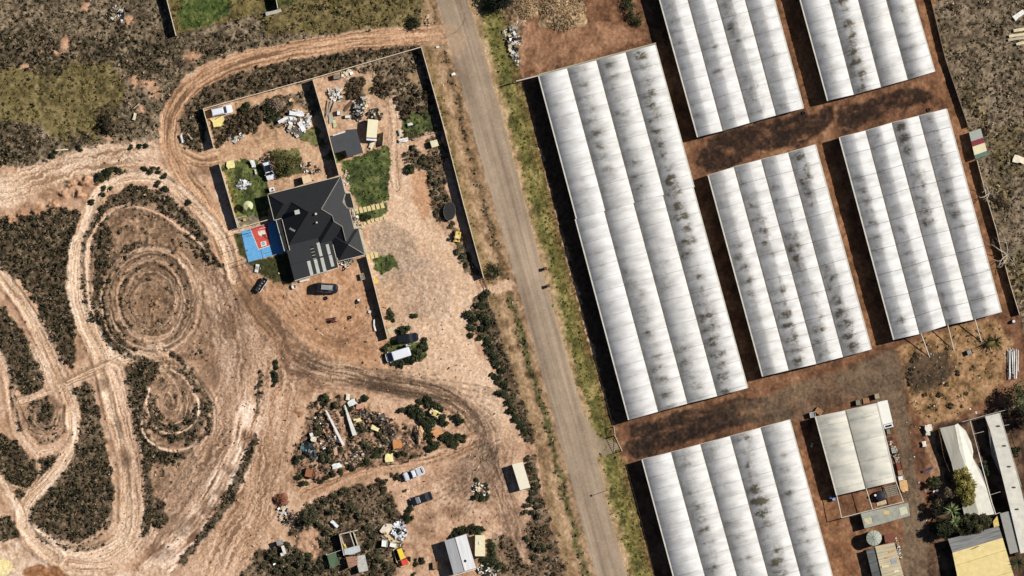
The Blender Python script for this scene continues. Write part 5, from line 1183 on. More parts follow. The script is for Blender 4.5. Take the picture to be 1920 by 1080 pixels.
# ------------------------------------------------------------------ vehicles
glass = mat('car_glass', lin(34, 38, 46), .12, .1, spec=.6); tyre = mat('tyre_rubber', lin(38, 36, 34), .9)
rim = mat('wheel_rim', lin(170, 170, 168), .4, metal=.5); lamp = mat('lamp_lens', lin(230, 228, 220), .2)
redlamp = mat('tail_lens', lin(150, 30, 26), .3); plastic = mat('black_trim', lin(30, 30, 32), .6)
def vehicle(name, label, cat, px, py, angdeg, L, W, H, paint, kind='wagon', group=None):
    q = P(px, py); root = thing(name, label, cat, (q.x, q.y, hgt(px, py) * .6), group, math.radians(angdeg)); root['_local'] = 1
    hood = .62 * H if kind != 'van' else .56 * H; belt = .63 * H if kind != 'van' else .55 * H
    if kind in ('wagon', 'suv'): base = (-.485, .24); top = (-.45, .09)
    elif kind == 'sedan': base = (-.36, .25); top = (-.22, .07)
    elif kind == 'ute': base = (-.10, .26); top = (-.07, .09)
    elif kind == 'van': base = (-.49, .43); top = (-.485, .22)
    # body: lofted stations with rounded plan
    st = [(-.5, .80, .52), (-.47, .94, .60), (-.38, 1, .635), (-.15, 1, .65), (.15, 1, .65), (.27, 1, .64), (.40, .97, .60), (.46, .88, .55), (.5, .70, .44)]
    mb = MB(); n = 7; vs = []; fs = []
    for x, wf, zt in st:
        w = W / 2 * wf; z = zt * H if kind != 'van' else (.58 * H if x < .42 else zt * H * .9)
        if kind == 'van' and x >= .46: z = .45 * H
        prof = [(-w * .96, .28), (-w, .5 * H * .8), (-w * .95, z * .93), (0, z), (w * .95, z * .93), (w, .5 * H * .8), (w * .96, .28)]
        vs += [(x * L, y, zz) for y, zz in prof]
    for k in range(len(st) - 1):
        for i in range(n):
            a, b = k * n + i, k * n + (i + 1) % n; fs.append([a, a + n, b + n, b])
    fs.append(list(range(n))); fs.append([(len(st) - 1) * n + i for i in range(n - 1, -1, -1)])
    mb.add(vs, fs)
    # cabin
    b0, b1, t0, t1 = base[0] * L, base[1] * L, top[0] * L, top[1] * L; wb_, wt_ = W * .47, W * (.39 if kind != 'van' else .44); zb, zt = belt * .97, H
    cv = [(b0, -wb_, zb), (b1, -wb_, zb), (b1, wb_, zb), (b0, wb_, zb), (t0, -wt_, zt - .05), (t1, -wt_, zt - .06), (t1, wt_, zt - .06), (t0, wt_, zt - .05), ((t0 * .9 + t1 * .1), 0, zt), (t1 * .9 + t0 * .1, 0, zt)]
    mb.add(cv, [[0, 1, 5, 4], [1, 2, 6, 5], [2, 3, 7, 6], [3, 0, 4, 7], [4, 5, 9, 8], [5, 6, 9], [6, 7, 8, 9], [7, 4, 8]])
    body = mb.build('body', paint, root)
    for p_ in body.data.polygons: p_.use_smooth = False
    def pane(nm, a, b, c, d, k=.12):
        a, b, c, d = map(Vector, (a, b, c, d)); nn = (b - a).cross(d - a).normalized(); m_ = (a + b + c + d) / 4
        pts = [m_ + (v - m_) * (1 - k) for v in (a, b, c, d)]
        if nn.dot(m_ - Vector((0, 0, zb * .8))) < 0: nn = -nn
        mm = MB(); mm.add([v + nn * .004 for v in pts] + [v + nn * .022 for v in pts], [[0, 1, 2, 3], [4, 5, 6, 7], [0, 1, 5, 4], [1, 2, 6, 5], [2, 3, 7, 6], [3, 0, 4, 7]])
        return mm.build(nm, glass, root)
    ws = pane('windscreen', cv[1], cv[2], cv[6], cv[5], .08)
    if kind != 'van': pane('rear_window', cv[3], cv[0], cv[4], cv[7])
    pane('side_window', cv[0], cv[1], cv[5], cv[4], .2); pane('side_window', cv[2], cv[3], cv[7], cv[6], .2)
    r = .34
    for sx in (-.31, .31):
        for sy in (-1, 1):
            mm = MB(); mm.tube((sx * L, sy * (W / 2 - .22), r), (sx * L, sy * (W / 2 - .01), r), r, n=14); wh = mm.build('wheel', tyre, root)
            mm = MB(); mm.tube((sx * L, sy * (W / 2 - .012), r), (sx * L, sy * (W / 2 + .005), r), r * .6, n=12); mm.build('rim', rim, wh)
    for sy in (-1, 1):
        mm = MB(); mm.box((.468 * L, sy * W * .36, .44 * H), (.16, .32, .16)); mm.build('headlight', lamp, root)
        mm = MB(); mm.box((-.49 * L, sy * W * .40, .46 * H), (.1, .18, .26)); mm.build('tail_light', redlamp, root)
        mm = MB(); mm.box((b1 - .12 * L * .5, sy * W * .53, belt), (.14, .2, .14)); mm.build('mirror', paint, root)
    if kind == 'ute':
        mm = MB(); mm.box((-.29 * L, 0, .645 * H), (.36 * L, W * .82, .05)); mm.build('tray', mat('tray_liner', lin(206, 206, 210), .8), root)
        mm = MB(); mm.box((-.38 * L, 0, .67 * H), (.05 * L, W * .6, .04)); mm.build('tray_gap', plastic, root)
        for sy in (-1, 1):
            mm = MB(); mm.box((-.29 * L, sy * W * .45, .68 * H), (.38 * L, .1, .12)); mm.build('tray_side', paint, root)
        mm = MB(); mm.box((-.485 * L, 0, .68 * H), (.08, W * .8, .12)); mm.build('tailgate', paint, root)
        mm = MB(); mm.tube((-.13 * L, -W * .42, .8 * H), (-.13 * L, W * .42, .8 * H), .05); mm.build('sports_bar', plastic, root)
    if kind in ('wagon', 'suv'):
        for sy in (-1, 1):
            mm = MB(); mm.tube((t0 + .3, sy * wt_ * .86, zt + .02), (t1 - .2, sy * wt_ * .86, zt + .02), .03); mm.build('roof_rail', plastic, root)
    return root
pw = mat('paint_white', lin(236, 238, 242), .25, .04, .6, spec=.5); pk_ = mat('paint_black', lin(34, 34, 40), .18, .1, .6, spec=.6); pc = mat('paint_charcoal', lin(58, 56, 66), .2, .1, .6, spec=.6)
vehicle('station_wagon', 'white station wagon parked along the north west corner of the compound wall', 'car', 415.6, 207.5, 12.5, 5.0, 2.05, 1.7, pw)
h = vehicle('hatchback', 'white hatchback with black glass roof beside the round garden tree', 'car', 503.6, 320, -72.5, 4.5, 2.05, 1.5, pw, 'wagon')
mm = MB(); mm.box((-.12 * 4.5, 0, 1.512), (1.55, 1.25, .03)); mm.build('glass_roof', glass, h)
v = vehicle('van', 'white van with its rear door open among green weeds beside a black car', 'van', 746.5, 665, 197.5, 5.9, 2.35, 2.1, pw, 'van')
mm = MB(); mm.box((-3.1, -1.25, 1.2), (.9, .08, 1.6), math.radians(-25)); mm.build('rear_door', pw, v)
mm = MB(); mm.box((-2.6, -1.45, 1.1), (.35, .5, 1.5)); mm.build('rear_door', pw, v)
vehicle('dark_wagon', 'black wagon parked above the white van at the end of the yard wall', 'car', 764, 634, 8, 5.2, 2.1, 1.6, pk_, 'wagon')
vehicle('utility_truck', 'white dual cab ute parked on the dirt in the lower yard', 'ute', 776, 888, 201.5, 5.1, 2.1, 1.75, pw, 'ute')
b_ = vehicle('sedan', 'black sedan with a white windscreen sunshade, below the white ute', 'car', 790, 935.5, 200, 5.3, 2.1, 1.5, pk_, 'sedan')
mm = MB(); mm.add([(.245 * 5.3, -.8, 1.0), (.245 * 5.3, .8, 1.0), (.08 * 5.3, .68, 1.5), (.08 * 5.3, -.68, 1.5), (.235 * 5.3, -.8, .96), (.235 * 5.3, .8, .96), (.07 * 5.3, .68, 1.46), (.07 * 5.3, -.68, 1.46)], [[0, 1, 2, 3], [7, 6, 5, 4], [0, 1, 5, 4], [1, 2, 6, 5], [2, 3, 7, 6], [3, 0, 4, 7]]); mm.build('sunshade', whiter, b_)
s_ = vehicle('off_roader', 'black off roader with a white slatted roof rack, south of the striped carport', 'car', 613, 540, -5, 5.2, 2.3, 2.0, pk_, 'suv')
mm = MB(); 
for k in range(12): mm.box((-1.2 + k * .22, .12 + .01 * k, 2.12), (.09, .9, .05))
mm.box((.1, .6, 2.09), (2.9, .05, .05)); mm.box((.1, -.36, 2.09), (2.9, .05, .05)); mm.build('roof_rack', whiter, s_)
# box truck by the packing shed
tk = thing('box_truck', 'large white box truck parked tight against the cream packing shed', 'truck', tuple(P(1661, 777))); 
mb = MB(); mb.prism([tuple(P(x, y, 3).xy) for x, y in ((1645.5, 754), (1664, 750), (1674, 792), (1655.5, 796.5))], .9, 3.0); mb.build('cargo_box', mat('box_white', lin(246, 244, 232), .4, .04), tk)
mb = MB(); mb.prism([tuple(P(x, y, 2).xy) for x, y in ((1656.5, 797), (1673.5, 793), (1675.5, 800), (1659, 804))], .5, 2.2); mb.build('cab', pw, tk)
mb = MB(); mb.prism([tuple(P(x, y, 2).xy) for x, y in ((1659.5, 798.5), (1671.5, 795.5), (1672.5, 799), (1660.5, 802))], 2.2, 2.24); mb.build('windscreen', glass, tk)
for (x, y) in ((1648, 765), (1663, 761), (1655, 789), (1670, 785)):
    mb = MB(); q = P(x, y); mb.tube((q.x - .2, q.y, .45), (q.x + .2, q.y, .45), .45, n=12); mb.build('wheel', tyre, tk)
mb = MB(); c = P(1660, 774); mb.box((c.x, c.y, .75), (1.2, 5.6, .25), math.radians(14)); mb.build('chassis', plastic, tk)
# caravan-like box van in the north yard
tk = thing('box_van', 'cream topped box van in the rubbish strewn north yard beside the charcoal shed', 'truck', tuple(P(697, 242)))
mb = MB(); mb.prism([tuple(P(x, y, 2.5).xy) for x, y in ((690, 223), (709, 225), (706, 258.5), (687, 257.5))], .8, 2.5); mb.build('cargo_box', mat('box_cream', lin(244, 236, 198), .5, .06), tk)
mb = MB(); mb.prism([tuple(P(x, y, 1.7).xy) for x, y in ((687, 259.5), (706.5, 260.5), (706, 264.5), (687, 263))], .4, 1.9); mb.build('cab', pw, tk)
mb = MB(); mb.prism([tuple(P(x, y, 1.7).xy) for x, y in ((688, 257.7), (705, 258.7), (705, 259.6), (688, 258.6))], .9, 2.1); mb.build('windscreen', glass, tk)
for (x, y) in ((690, 230), (706, 231), (689, 254), (704, 255)):
    mb = MB(); q = P(x, y); mb.tube((q.x - .2, q.y, .42), (q.x + .2, q.y, .42), .42, n=12); mb.build('wheel', tyre, tk)
# caravan at the bottom
cv_ = thing('caravan', 'long cream caravan parked along the right side of the silver gabled shed', 'caravan', tuple(P(900, 1023)))
mb = MB(); mb.prism([tuple(P(x, y, 2.2).xy) for x, y in ((891, 1003.5), (909.5, 1003.5), (909.5, 1042), (908, 1043), (892, 1043), (890.5, 1042))], .5, 2.2); mb.build('body', mat('caravan_cream', lin(240, 228, 188), .5, .08), cv_)
mb = MB(); q = P(899, 1018, 2.2); mb.box((q.x, q.y, 2.27), (.4, .7, .14)); mb.build('roof_hatch', whiter, cv_)
mb = MB(); mb.tube(P(894, 1003.5, .5), P(901, 999, .5), .05); mb.tube(P(907, 1003.5, .5), P(901, 999, .5), .05); mb.build('drawbar', steelw, cv_)
for x in (891.5, 908.5):
    mb = MB(); q = P(x, 1024); mb.tube((q.x - .12, q.y, .35), (q.x + .12, q.y, .35), .35, n=12); mb.build('wheel', tyre, cv_)
# box trailer
tr = thing('box_trailer', 'narrow black box trailer with a white side rail on the turf below the ball court', 'trailer', tuple(P(491, 534)), None, math.radians(56)); tr['_local'] = 1
mb = MB(); mb.box((0, 0, .62), (3.5, 1.25, .08)); mb.build('tray', mat('trailer_black', lin(32, 30, 30), .7), tr)
for y, m_ in ((-.62, whiter), (.62, mat('trailer_black', lin(32, 30, 30)))):
    mb = MB(); mb.box((0, y, .85), (3.5, .12, .46)); mb.build('side_rail', m_, tr)
for x in (-1.72, 1.72):
    mb = MB(); mb.box((x, 0, .85), (.1, 1.1, .45)); mb.build('end_gate', gutm, tr)
for k in range(4):
    mb = MB(); mb.box((-1.1 + k * .7, rnd.uniform(-.25, .25), .76), (.35, .25, .2), k); mb.build('load_item', mat('junk_grey', lin(150, 150, 146), .8, .3, 3), tr)
for y in (-.75, .75):
    mb = MB(); mb.tube((-.2, y - .1, .32), (-.2, y + .1, .32), .32, n=12); mb.build('wheel', tyre, tr)
mb = MB(); mb.tube((1.72, -.4, .55), (2.7, 0, .55), .05); mb.tube((1.72, .4, .55), (2.7, 0, .55), .05); mb.build('drawbar', gutm, tr)
# small yellow loaders
yel = mat('machine_yellow', lin(232, 196, 96), .5, .12, 2); crm = mat('machine_cream', lin(236, 222, 172), .5, .12, 2)
def loader(label, px, py, ang, k, main, cabm):
    q = P(px, py); r = thing('mini_loader', label, 'loader', (q.x, q.y, 0), None, math.radians(ang)); r['_local'] = 1
    for y in (-.62, .62):
        mb = MB(); mb.box((-.1, y * k, .3), (2.0 * k, .36 * k, .55)); mb.build('track', tyre, r)
        mb = MB(); mb.box((-.1, y * k, .61), (1.7 * k, .3 * k, .08)); mb.build('track_guard', main, r)
        mb = MB(); mb.tube((-.8 * k, y * .75 * k, 1.45), (1.2 * k, y * .75 * k, .6), .09 * k); mb.build('lift_arm', main, r)
    mb = MB(); mb.box((-.55 * k, 0, .85), (.95 * k, .8 * k, .8)); mb.build('engine_cover', main, r)
    mb = MB(); mb.prism([(-.1 * k, -.42 * k), (.65 * k, -.42 * k), (.65 * k, .42 * k), (-.1 * k, .42 * k)], 1.75, 1.83); mb.build('canopy', cabm, r)
    mb = MB()
    for x in (-.08, .62):
        for y in (-.4, .4): mb.tube((x * k, y * k, .6), (x * k, y * k, 1.76), .04)
    mb.build('canopy_frame', plastic, r)
    mb = MB(); mb.prism([(.95 * k, -.75 * k), (1.45 * k, -.75 * k), (1.45 * k, .75 * k), (.95 * k, .75 * k)], .1, .55); mb.build('bucket', main, r)
    return r
loader('yellow mini loader with a cream canopy parked against the road side compound wall', 857.5, 442, 262, 1.0, yel, crm)
loader('cream and yellow tracked loader standing in the green shrubs of the haul track bend', 814, 774, -30, 1.05, crm, yel)
# yellow and red machine
ym = thing('farm_machine', 'yellow and red farm machine with a bent pale drawbar frame on the dirt', 'farm machine', tuple(P(754, 1045)))
mb = MB(); c = P(752, 1038.5, .9); mb.box((c.x, c.y, .8), (1.15, 2.5, .9), math.radians(20)); mb.build('hopper', mat('vivid_yellow', lin(248, 214, 72), .5, .08), ym)
mb = MB(); c = P(759, 1054, .8); mb.box((c.x, c.y, .7), (1.5, 1.3, .9), math.radians(20)); mb.build('engine_box', mat('vivid_red', lin(228, 82, 66), .5, .2, 3), ym)
mb = MB()
for a, b in (((737, 1031), (744, 1054)), ((744, 1054), (753, 1063)), ((753, 1063), (768, 1058)), ((768, 1058), (759, 1043)), ((737, 1031), (745, 1026))): mb.tube(P(*a, .4), P(*b, .4), .09)
mb.build('frame', mat('pale_frame', lin(232, 208, 130), .6, .2), ym)
for x, y in ((748, 1046), (764, 1047)):
    mb = MB(); q = P(x, y); mb.tube((q.x - .1, q.y, .4), (q.x + .1, q.y, .4), .4, n=12); mb.build('wheel', tyre, ym)
# wrecked truck
wk = thing('wrecked_truck', 'stripped white truck wreck in the shrubs at the bottom left', 'truck wreck', tuple(P(528, 1027)), None, math.radians(-72)); wk['_local'] = 1
mb = MB(); mb.box((0, 0, .6), (3.6, .9, .2)); mb.build('chassis', mat('rust', lin(128, 84, 56), .9, .4, 2), wk)
mb = MB(); mb.box((-1.3, 0, 1.1), (1.1, 1.5, 1.0)); mb.build('cab', mat('junk_grey', lin(150, 150, 146), .8, .3, 3), wk)
mb = MB(); mb.box((.6, .35, .95), (2.0, .7, .5)); mb.build('tray_panel', whiter, wk)
mb = MB(); mb.box((1.5, -.3, .9), (.7, .8, .4)); mb.build('toolbox', whiter, wk)
for x in (-1.2, 1.2):
    for y in (-.7, .7):
        mb = MB(); mb.tube((x, y - .1, .38), (x, y + .1, .38), .38, n=12); mb.build('wheel', tyre, wk)
# quad bike
qb = thing('quad_bike', 'dark red quad bike on bare dirt in the yard south of the house', 'quad bike', tuple(P(624, 600)), None, math.radians(10)); qb['_local'] = 1
mb = MB(); mb.box((0, 0, .6), (1.3, .5, .3)); mb.box((-.1, 0, .8), (.7, .35, .14)); mb.build('body', mat('dark_red', lin(112, 40, 40), .5, .2), qb)
for x in (-.55, .6):
    for y in (-.45, .45):
        mb = MB(); mb.tube((x, y - .12, .3), (x, y + .12, .3), .3, n=10); mb.build('wheel', tyre, qb)
mb = MB(); mb.tube((.4, -.4, .95), (.4, .4, .95), .03); mb.tube((.4, 0, .6), (.4, 0, .95), .04); mb.build('handlebar', plastic, qb)
# trampoline
tp = thing('trampoline', 'oval black trampoline with a pale rim on the weedy ground by the drive', 'trampoline', tuple(P(843, 396)))
q = P(843, 396); mb = MB(); mb.lathe((q.x, q.y, .88), [(1.0, 0), (1.0, .02)], 28, 1.32, 2.1); mb.build('mat', mat('mat_black', lin(40, 38, 38), .8), tp)
mb = MB()
for k in range(28):
    a, b = k * 6.28318 / 28, (k + 1) * 6.28318 / 28; mb.tube((q.x + 1.4 * math.cos(a), q.y + 2.2 * math.sin(a), .9), (q.x + 1.4 * math.cos(b), q.y + 2.2 * math.sin(b), .9), .05, n=5)
mb.build('rim', gutm, tp)
for k in range(6):
    a = k * 1.0472 + .3; mb = MB(); mb.tube((q.x + 1.38 * math.cos(a), q.y + 2.15 * math.sin(a), 0), (q.x + 1.4 * math.cos(a), q.y + 2.2 * math.sin(a), .9), .04); mb.build('leg', gutm, tp)

# ------------------------------------------------------------------ small furniture and yard things
def wheelie(label, px, py):
    q = P(px, py); r = thing('wheelie_bin', label, 'bin', (q.x, q.y, .03), None, math.radians(rnd.uniform(0, 30))); r['_local'] = 1
    mb = MB(); vs = [(sx * .24, sy * .26, .08) for sx, sy in ((-1, -1), (1, -1), (1, 1), (-1, 1))] + [(sx * .30, sy * .34, 1.0) for sx, sy in ((-1, -1), (1, -1), (1, 1), (-1, 1))]
    mb.add(vs, [[3, 2, 1, 0], [4, 5, 6, 7], [0, 1, 5, 4], [1, 2, 6, 5], [2, 3, 7, 6], [3, 0, 4, 7]]); mb.build('body', mat('bin_green', lin(40, 50, 40), .6), r)
    mb = MB(); mb.box((.02, 0, 1.04), (.68, .74, .07)); mb.build('lid', mat('bin_lid', lin(96, 66, 48), .6), r)
    for y in (-.24, .24):
        mb = MB(); mb.tube((-.26, y - .03, .1), (-.26, y + .03, .1), .1, n=10); mb.build('wheel', tyre, r)
wheelie('upper of the two dark wheelie bins at the right edge of the sealed road', 1022.5, 503.5)
wheelie('lower of the two dark wheelie bins at the right edge of the sealed road', 1028, 536)
sp = thing('road_sign', 'slender road sign post on the right verge casting a long thin shadow', 'sign post', tuple(P(1140, 919)))
mb = MB(); q = P(1140, 919); mb.tube((q.x, q.y, 0), (q.x, q.y, 3.5), .06); mb.build('post', steelf, sp)
mb = MB(); mb.box((q.x, q.y, 3.35), (.05, .5, .35), math.radians(18)); mb.build('plate', steelf, sp)
# patio table, bench, lounger, tub
pt = thing('parasol', 'round cream parasol with one wedge missing on the green garden lawn', 'parasol', tuple(P(466, 386)))
q = P(466, 386); mb = MB(); n = 14; vs = [(q.x, q.y, 2.35)] + [(q.x + 1.15 * math.cos(-.9 + k * 5.3 / n), q.y + 1.15 * math.sin(-.9 + k * 5.3 / n), 1.95) for k in range(n + 1)]
mb.add(vs, [[0, k + 1, k + 2] for k in range(n)]); mb.build('canopy', mat('parasol_cream', lin(212, 212, 160), .8, .1), pt)
mb = MB(); mb.tube((q.x, q.y, 0), (q.x, q.y, 2.4), .035); mb.lathe((q.x, q.y, 0), [(.35, 0), (.3, .1)], 12); mb.build('pole', steelw, pt)
ln_ = thing('sun_lounger', 'white sun lounger with grey cushions on the turf just below the ball court', 'lounger', tuple(P(482, 503)), None, math.radians(80)); ln_['_local'] = 1
mb = MB(); mb.box((0, 0, .35), (1.9, .85, .1)); mb.build('frame', whiter, ln_)
for k in range(3):
    mb = MB(); mb.box((-.15 + k * .25, 0, .43), (.16, .75, .06)); mb.build('cushion', mat('cushion_grey', lin(150, 148, 140), .9), ln_)
for x in (-.8, .8):
    for y in (-.35, .35):
        mb = MB(); mb.box((x, y, .15), (.07, .07, .32)); mb.build('leg', whiter, ln_)
tb = thing('round_tub', 'round white tub with a pale ring rim at the corner of the striped carport', 'tub', tuple(P(551, 537.5)))
q = P(551, 537.5); mb = MB(); mb.lathe((q.x, q.y, 0), [(.45, 0), (.55, .6), (.42, .58), (.38, .3)], 18); mb.build('bowl', mat('tub_pink', lin(236, 220, 206), .6), tb)
mb = MB()
for k in range(18):
    a, b = k * .349, (k + 1) * .349; mb.tube((q.x + .53 * math.cos(a), q.y + .53 * math.sin(a), .61), (q.x + .53 * math.cos(b), q.y + .53 * math.sin(b), .61), .05, n=5)
mb.build('rim', whiter, tb)
hs = MB(); pts_ = [(525, 545), (531, 541), (537, 543), (545, 541), (551, 537)]
for a, b in zip(pts_[:-1], pts_[1:]): hs.tube(P(*a, .08), P(*b, .08), .06)
tag(hs.build('hose', mat('hose_cream', lin(220, 190, 150), .7)), 'cream garden hose curling away from the round white tub', 'hose')
bn = thing('swing_frame', 'small white swing frame on the paved corner above the ball court', 'swing frame', tuple(P(450, 415)))
mb = MB()
for a, b in (((443, 410), (452, 407)), ((443, 410), (449, 424)), ((452, 407), (462, 405)), ((444, 418), (451, 416))): mb.tube(P(*a, 1.6), P(*b, 1.6), .05)
mb.build('top_bar', whiter, bn)
for a in ((443, 410), (449, 424), (462, 405)):
    mb = MB(); q = P(*a); mb.tube((q.x, q.y, 0), (q.x, q.y, 1.6), .04); mb.build('leg', whiter, bn)
mb = MB(); q = P(458.5, 412); mb.box((q.x, q.y, .5), (.6, .5, .06)); mb.build('seat', mat('seat_yellow', lin(226, 184, 84), .6), bn)
ac = thing('utility_cart', 'white utility cart beside the north west corner of the dark house roof', 'cart', tuple(P(510, 355)), None, math.radians(14)); ac['_local'] = 1
mb = MB(); mb.box((0, 0, .6), (1.3, 1.0, .5)); mb.build('box', whiter, ac)
mb = MB(); mb.box((.1, -.1, .87), (.5, .35, .06), .4); mb.build('hatch', plastic, ac)
for x in (-.5, .5):
    mb = MB(); mb.tube((x, -.55, .22), (x, .55, .22), .22, n=10); mb.build('wheel', tyre, ac)

# pallets and crates
timber = mat('pallet_timber', lin(186, 140, 98), .9, .3, 3); greyt = mat('grey_timber', lin(140, 132, 116), .9, .25, 3); creamt = mat('cream_timber', lin(222, 206, 168), .9, .2, 3)
def pallet(label, px, py, ang, m, l=1.25, w_=1.15, stack=1, name='pallet', cat='pallet', z0=0.0):
    q = P(px, py); r = thing(name, label, cat, (q.x, q.y, z0), None, math.radians(ang)); r['_local'] = 1
    for s_ in range(stack):
        z = s_ * .16
        for k in range(3):
            mb = MB(); mb.box(((k - 1) * l * .45, 0, .05 + z), (.1, w_, .1)); mb.build('bearer', m, r)
        for k in range(6):
            mb = MB(); mb.box((0, (k - 2.5) * w_ / 6, .115 + z), (l, w_ / 6 * .68, .025)); mb.build('board', m, r)
    return r
def crate(label, px, py, ang, m, l=1.2, w_=1.0, h=.9, fill=None, name='crate', cat='crate', z0=0.0):
    q = P(px, py); r = thing(name, label, cat, (q.x, q.y, z0), None, math.radians(ang)); r['_local'] = 1
    mb = MB(); mb.box((0, 0, .06), (l, w_, .1)); mb.build('base', m, r)
    for s_ in (-1, 1):
        mb = MB(); mb.box((s_ * (l / 2 - .03), 0, h / 2 + .1), (.06, w_, h - .1)); mb.build('end_panel', m, r)
        mb = MB(); mb.box((0, s_ * (w_ / 2 - .03), h / 2 + .1), (l - .13, .06, h - .1)); mb.build('side_panel', m, r)
    mb = MB(); mb.box((0, 0, h * .86), (l - .14, w_ - .14, .06)); mb.build('lid' if fill is None else 'contents', fill or m, r)
    return r
crate('white crate with a grey lid at the upper left corner of the packing shed', 1523.5, 777.5, 12, whiter, 1.3, 1.2, 1.2, fill=mat('crate_grey', lin(150, 154, 148), .8))
pallet('brown pallet stack tilted behind the white crate at the packing shed corner', 1535.5, 771, -35, timber, 1.7, 1.3, 4)
crate('grey slatted crate first in the row along the top edge of the packing shed', 1610, 754.5, 8, greyt, 1.3, 1.2, 1.1)
pallet('reddish slatted pallet stack between two grey crates above the packing shed', 1624, 751.5, 10, timber, 1.4, 1.2, 5)
crate('khaki crate at the top corner just behind the white box truck', 1645.5, 742.5, 12, mat('khaki_board', lin(168, 156, 126), .9, .2, 2), 1.4, 1.2, 1.1)
crate('grey crate directly below the cab of the white box truck', 1667, 809, 10, greyt, 1.1, 1.2, 1.0)
drum = thing('drum', 'dark rusty drum lying on its side by the packing shed wall', 'drum', tuple(P(1669, 823)))
mb = MB(); a, b = P(1664, 824.5, .4), P(1674, 821.5, .4); mb.tube(a, b, .38, n=16); mb.build('shell', mat('dark_rust', lin(84, 54, 46), .8, .4, 3), drum)
mb = MB(); mb.tube(a.lerp(b, .33), a.lerp(b, .38), .41, n=16); mb.build('hoop', mat('dark_rust', lin(84, 54, 46), .8, .4, 3), drum)
mb = MB(); mb.tube(a.lerp(b, .66), a.lerp(b, .71), .41, n=16); mb.build('hoop', mat('dark_rust', lin(84, 54, 46), .8, .4, 3), drum)
crate('white box with open top on the right side of the packing shed, above rusty scrap', 1676.5, 844, 14, whiter, 1.2, 1.2, .8, fill=mat('crate_grey', lin(150, 154, 148), .8))
crate('rusty red crate halfway down the right side of the packing shed', 1686, 874, 14, mat('rust_red', lin(128, 70, 54), .9, .3, 3), 1.2, 1.7, .8)
crate('tan crate directly above a white crate at the right side of the packing shed', 1689, 886, 12, mat('tan_board', lin(164, 130, 98), .9, .2, 2), 1.4, 1.2, 1.0)
crate('white crate last in the row down the right side of the packing shed', 1689.5, 896.5, 12, whiter, 1.3, 1.0, .9)
pallet('grey plank stack under the open pipe frame beside the black tank', 1670, 921, 13, greyt, 3.2, 2.6, 2, 'plank_stack', 'plank stack')
pallet('pair of cream planks in front of the small black water tank', 1653, 943, 14, creamt, 2.3, .9, 1, 'plank_stack', 'plank stack')
pallet('cream pallet lying on bare sand at the lower end of the yard wall', 734, 620, 25, creamt, 1.6, 1.5, 1)
crate('pale slatted crate in the wall shade south of the house corner', 679.5, 518.5, -75, creamt, 1.5, 1.0, .7, fill=greyt)
for k, (x, y, lab) in enumerate(((1557, 932, 'bright blue barrel at the lower left corner of the packing shed'), (1563, 936, 'second blue barrel closest to the packing shed pipe frame'), (1900.5, 602.5, 'blue barrel with a white band by the lower corner of the eastern greenhouse'))):
    br = thing('barrel', lab, 'barrel', tuple(P(x, y))); q = P(x, y)
    mb = MB(); mb.lathe((q.x, q.y, 0), [(.36, 0), (.42, .25), (.42, .75), (.36, 1.0)], 16); mb.build('shell', mat('barrel_blue', lin(72, 110, 190), .5, .1), br)
    mb = MB(); mb.lathe((q.x, q.y, 1.0), [(.34, .0), (.34, .04)], 16); mb.build('lid', mat('barrel_lid', lin(150, 176, 220), .5) if k != 2 else whiter, br)
bx = crate('dark navy bin on the dry grass below the leaning greenhouse struts', 1818, 660, 20, mat('navy_board', lin(40, 42, 60), .7), 1.3, 1.1, .9, fill=mat('junk_grey', lin(150, 150, 146), .8, .3, 3))
crate('tan timber box in the shade left of the silver gabled shed', 816, 1060, 5, mat('tan_board', lin(164, 130, 98), .9, .2, 2), 1.2, 1.6, .8)
crate('white cube shaped box on the left below the concrete rubble heap', 721.5, 1018.5, -5, mat('box_white', lin(246, 244, 232), .4, .04), 1.4, 1.6, 1.2)
crate('white low box on the right below the concrete rubble heap', 737.5, 1022, -12, mat('box_white', lin(246, 244, 232), .4, .04), 1.6, 1.0, .5)
crate('clay coloured box with one white side at the lower left of the junk yard', 580.5, 886.5, -12, mat('clay_board', lin(160, 104, 72), .9, .2, 2), 1.9, 2.0, .9)
crate('grey cabinet near the north wall in the rubbish strewn yard', 633, 144, 6, greyt, 1.9, 1.0, 1.0, name='cabinet', cat='cabinet')
crate('small white cube box in the middle of the rubbish strewn north yard', 636.3, 211.7, 0, whiter, 1.0, 1.0, .9)
crate('white appliance lying beside the black scrap heap in the north yard', 652.8, 218.5, 3, whiter, 1.4, .7, .7, name='appliance', cat='appliance')

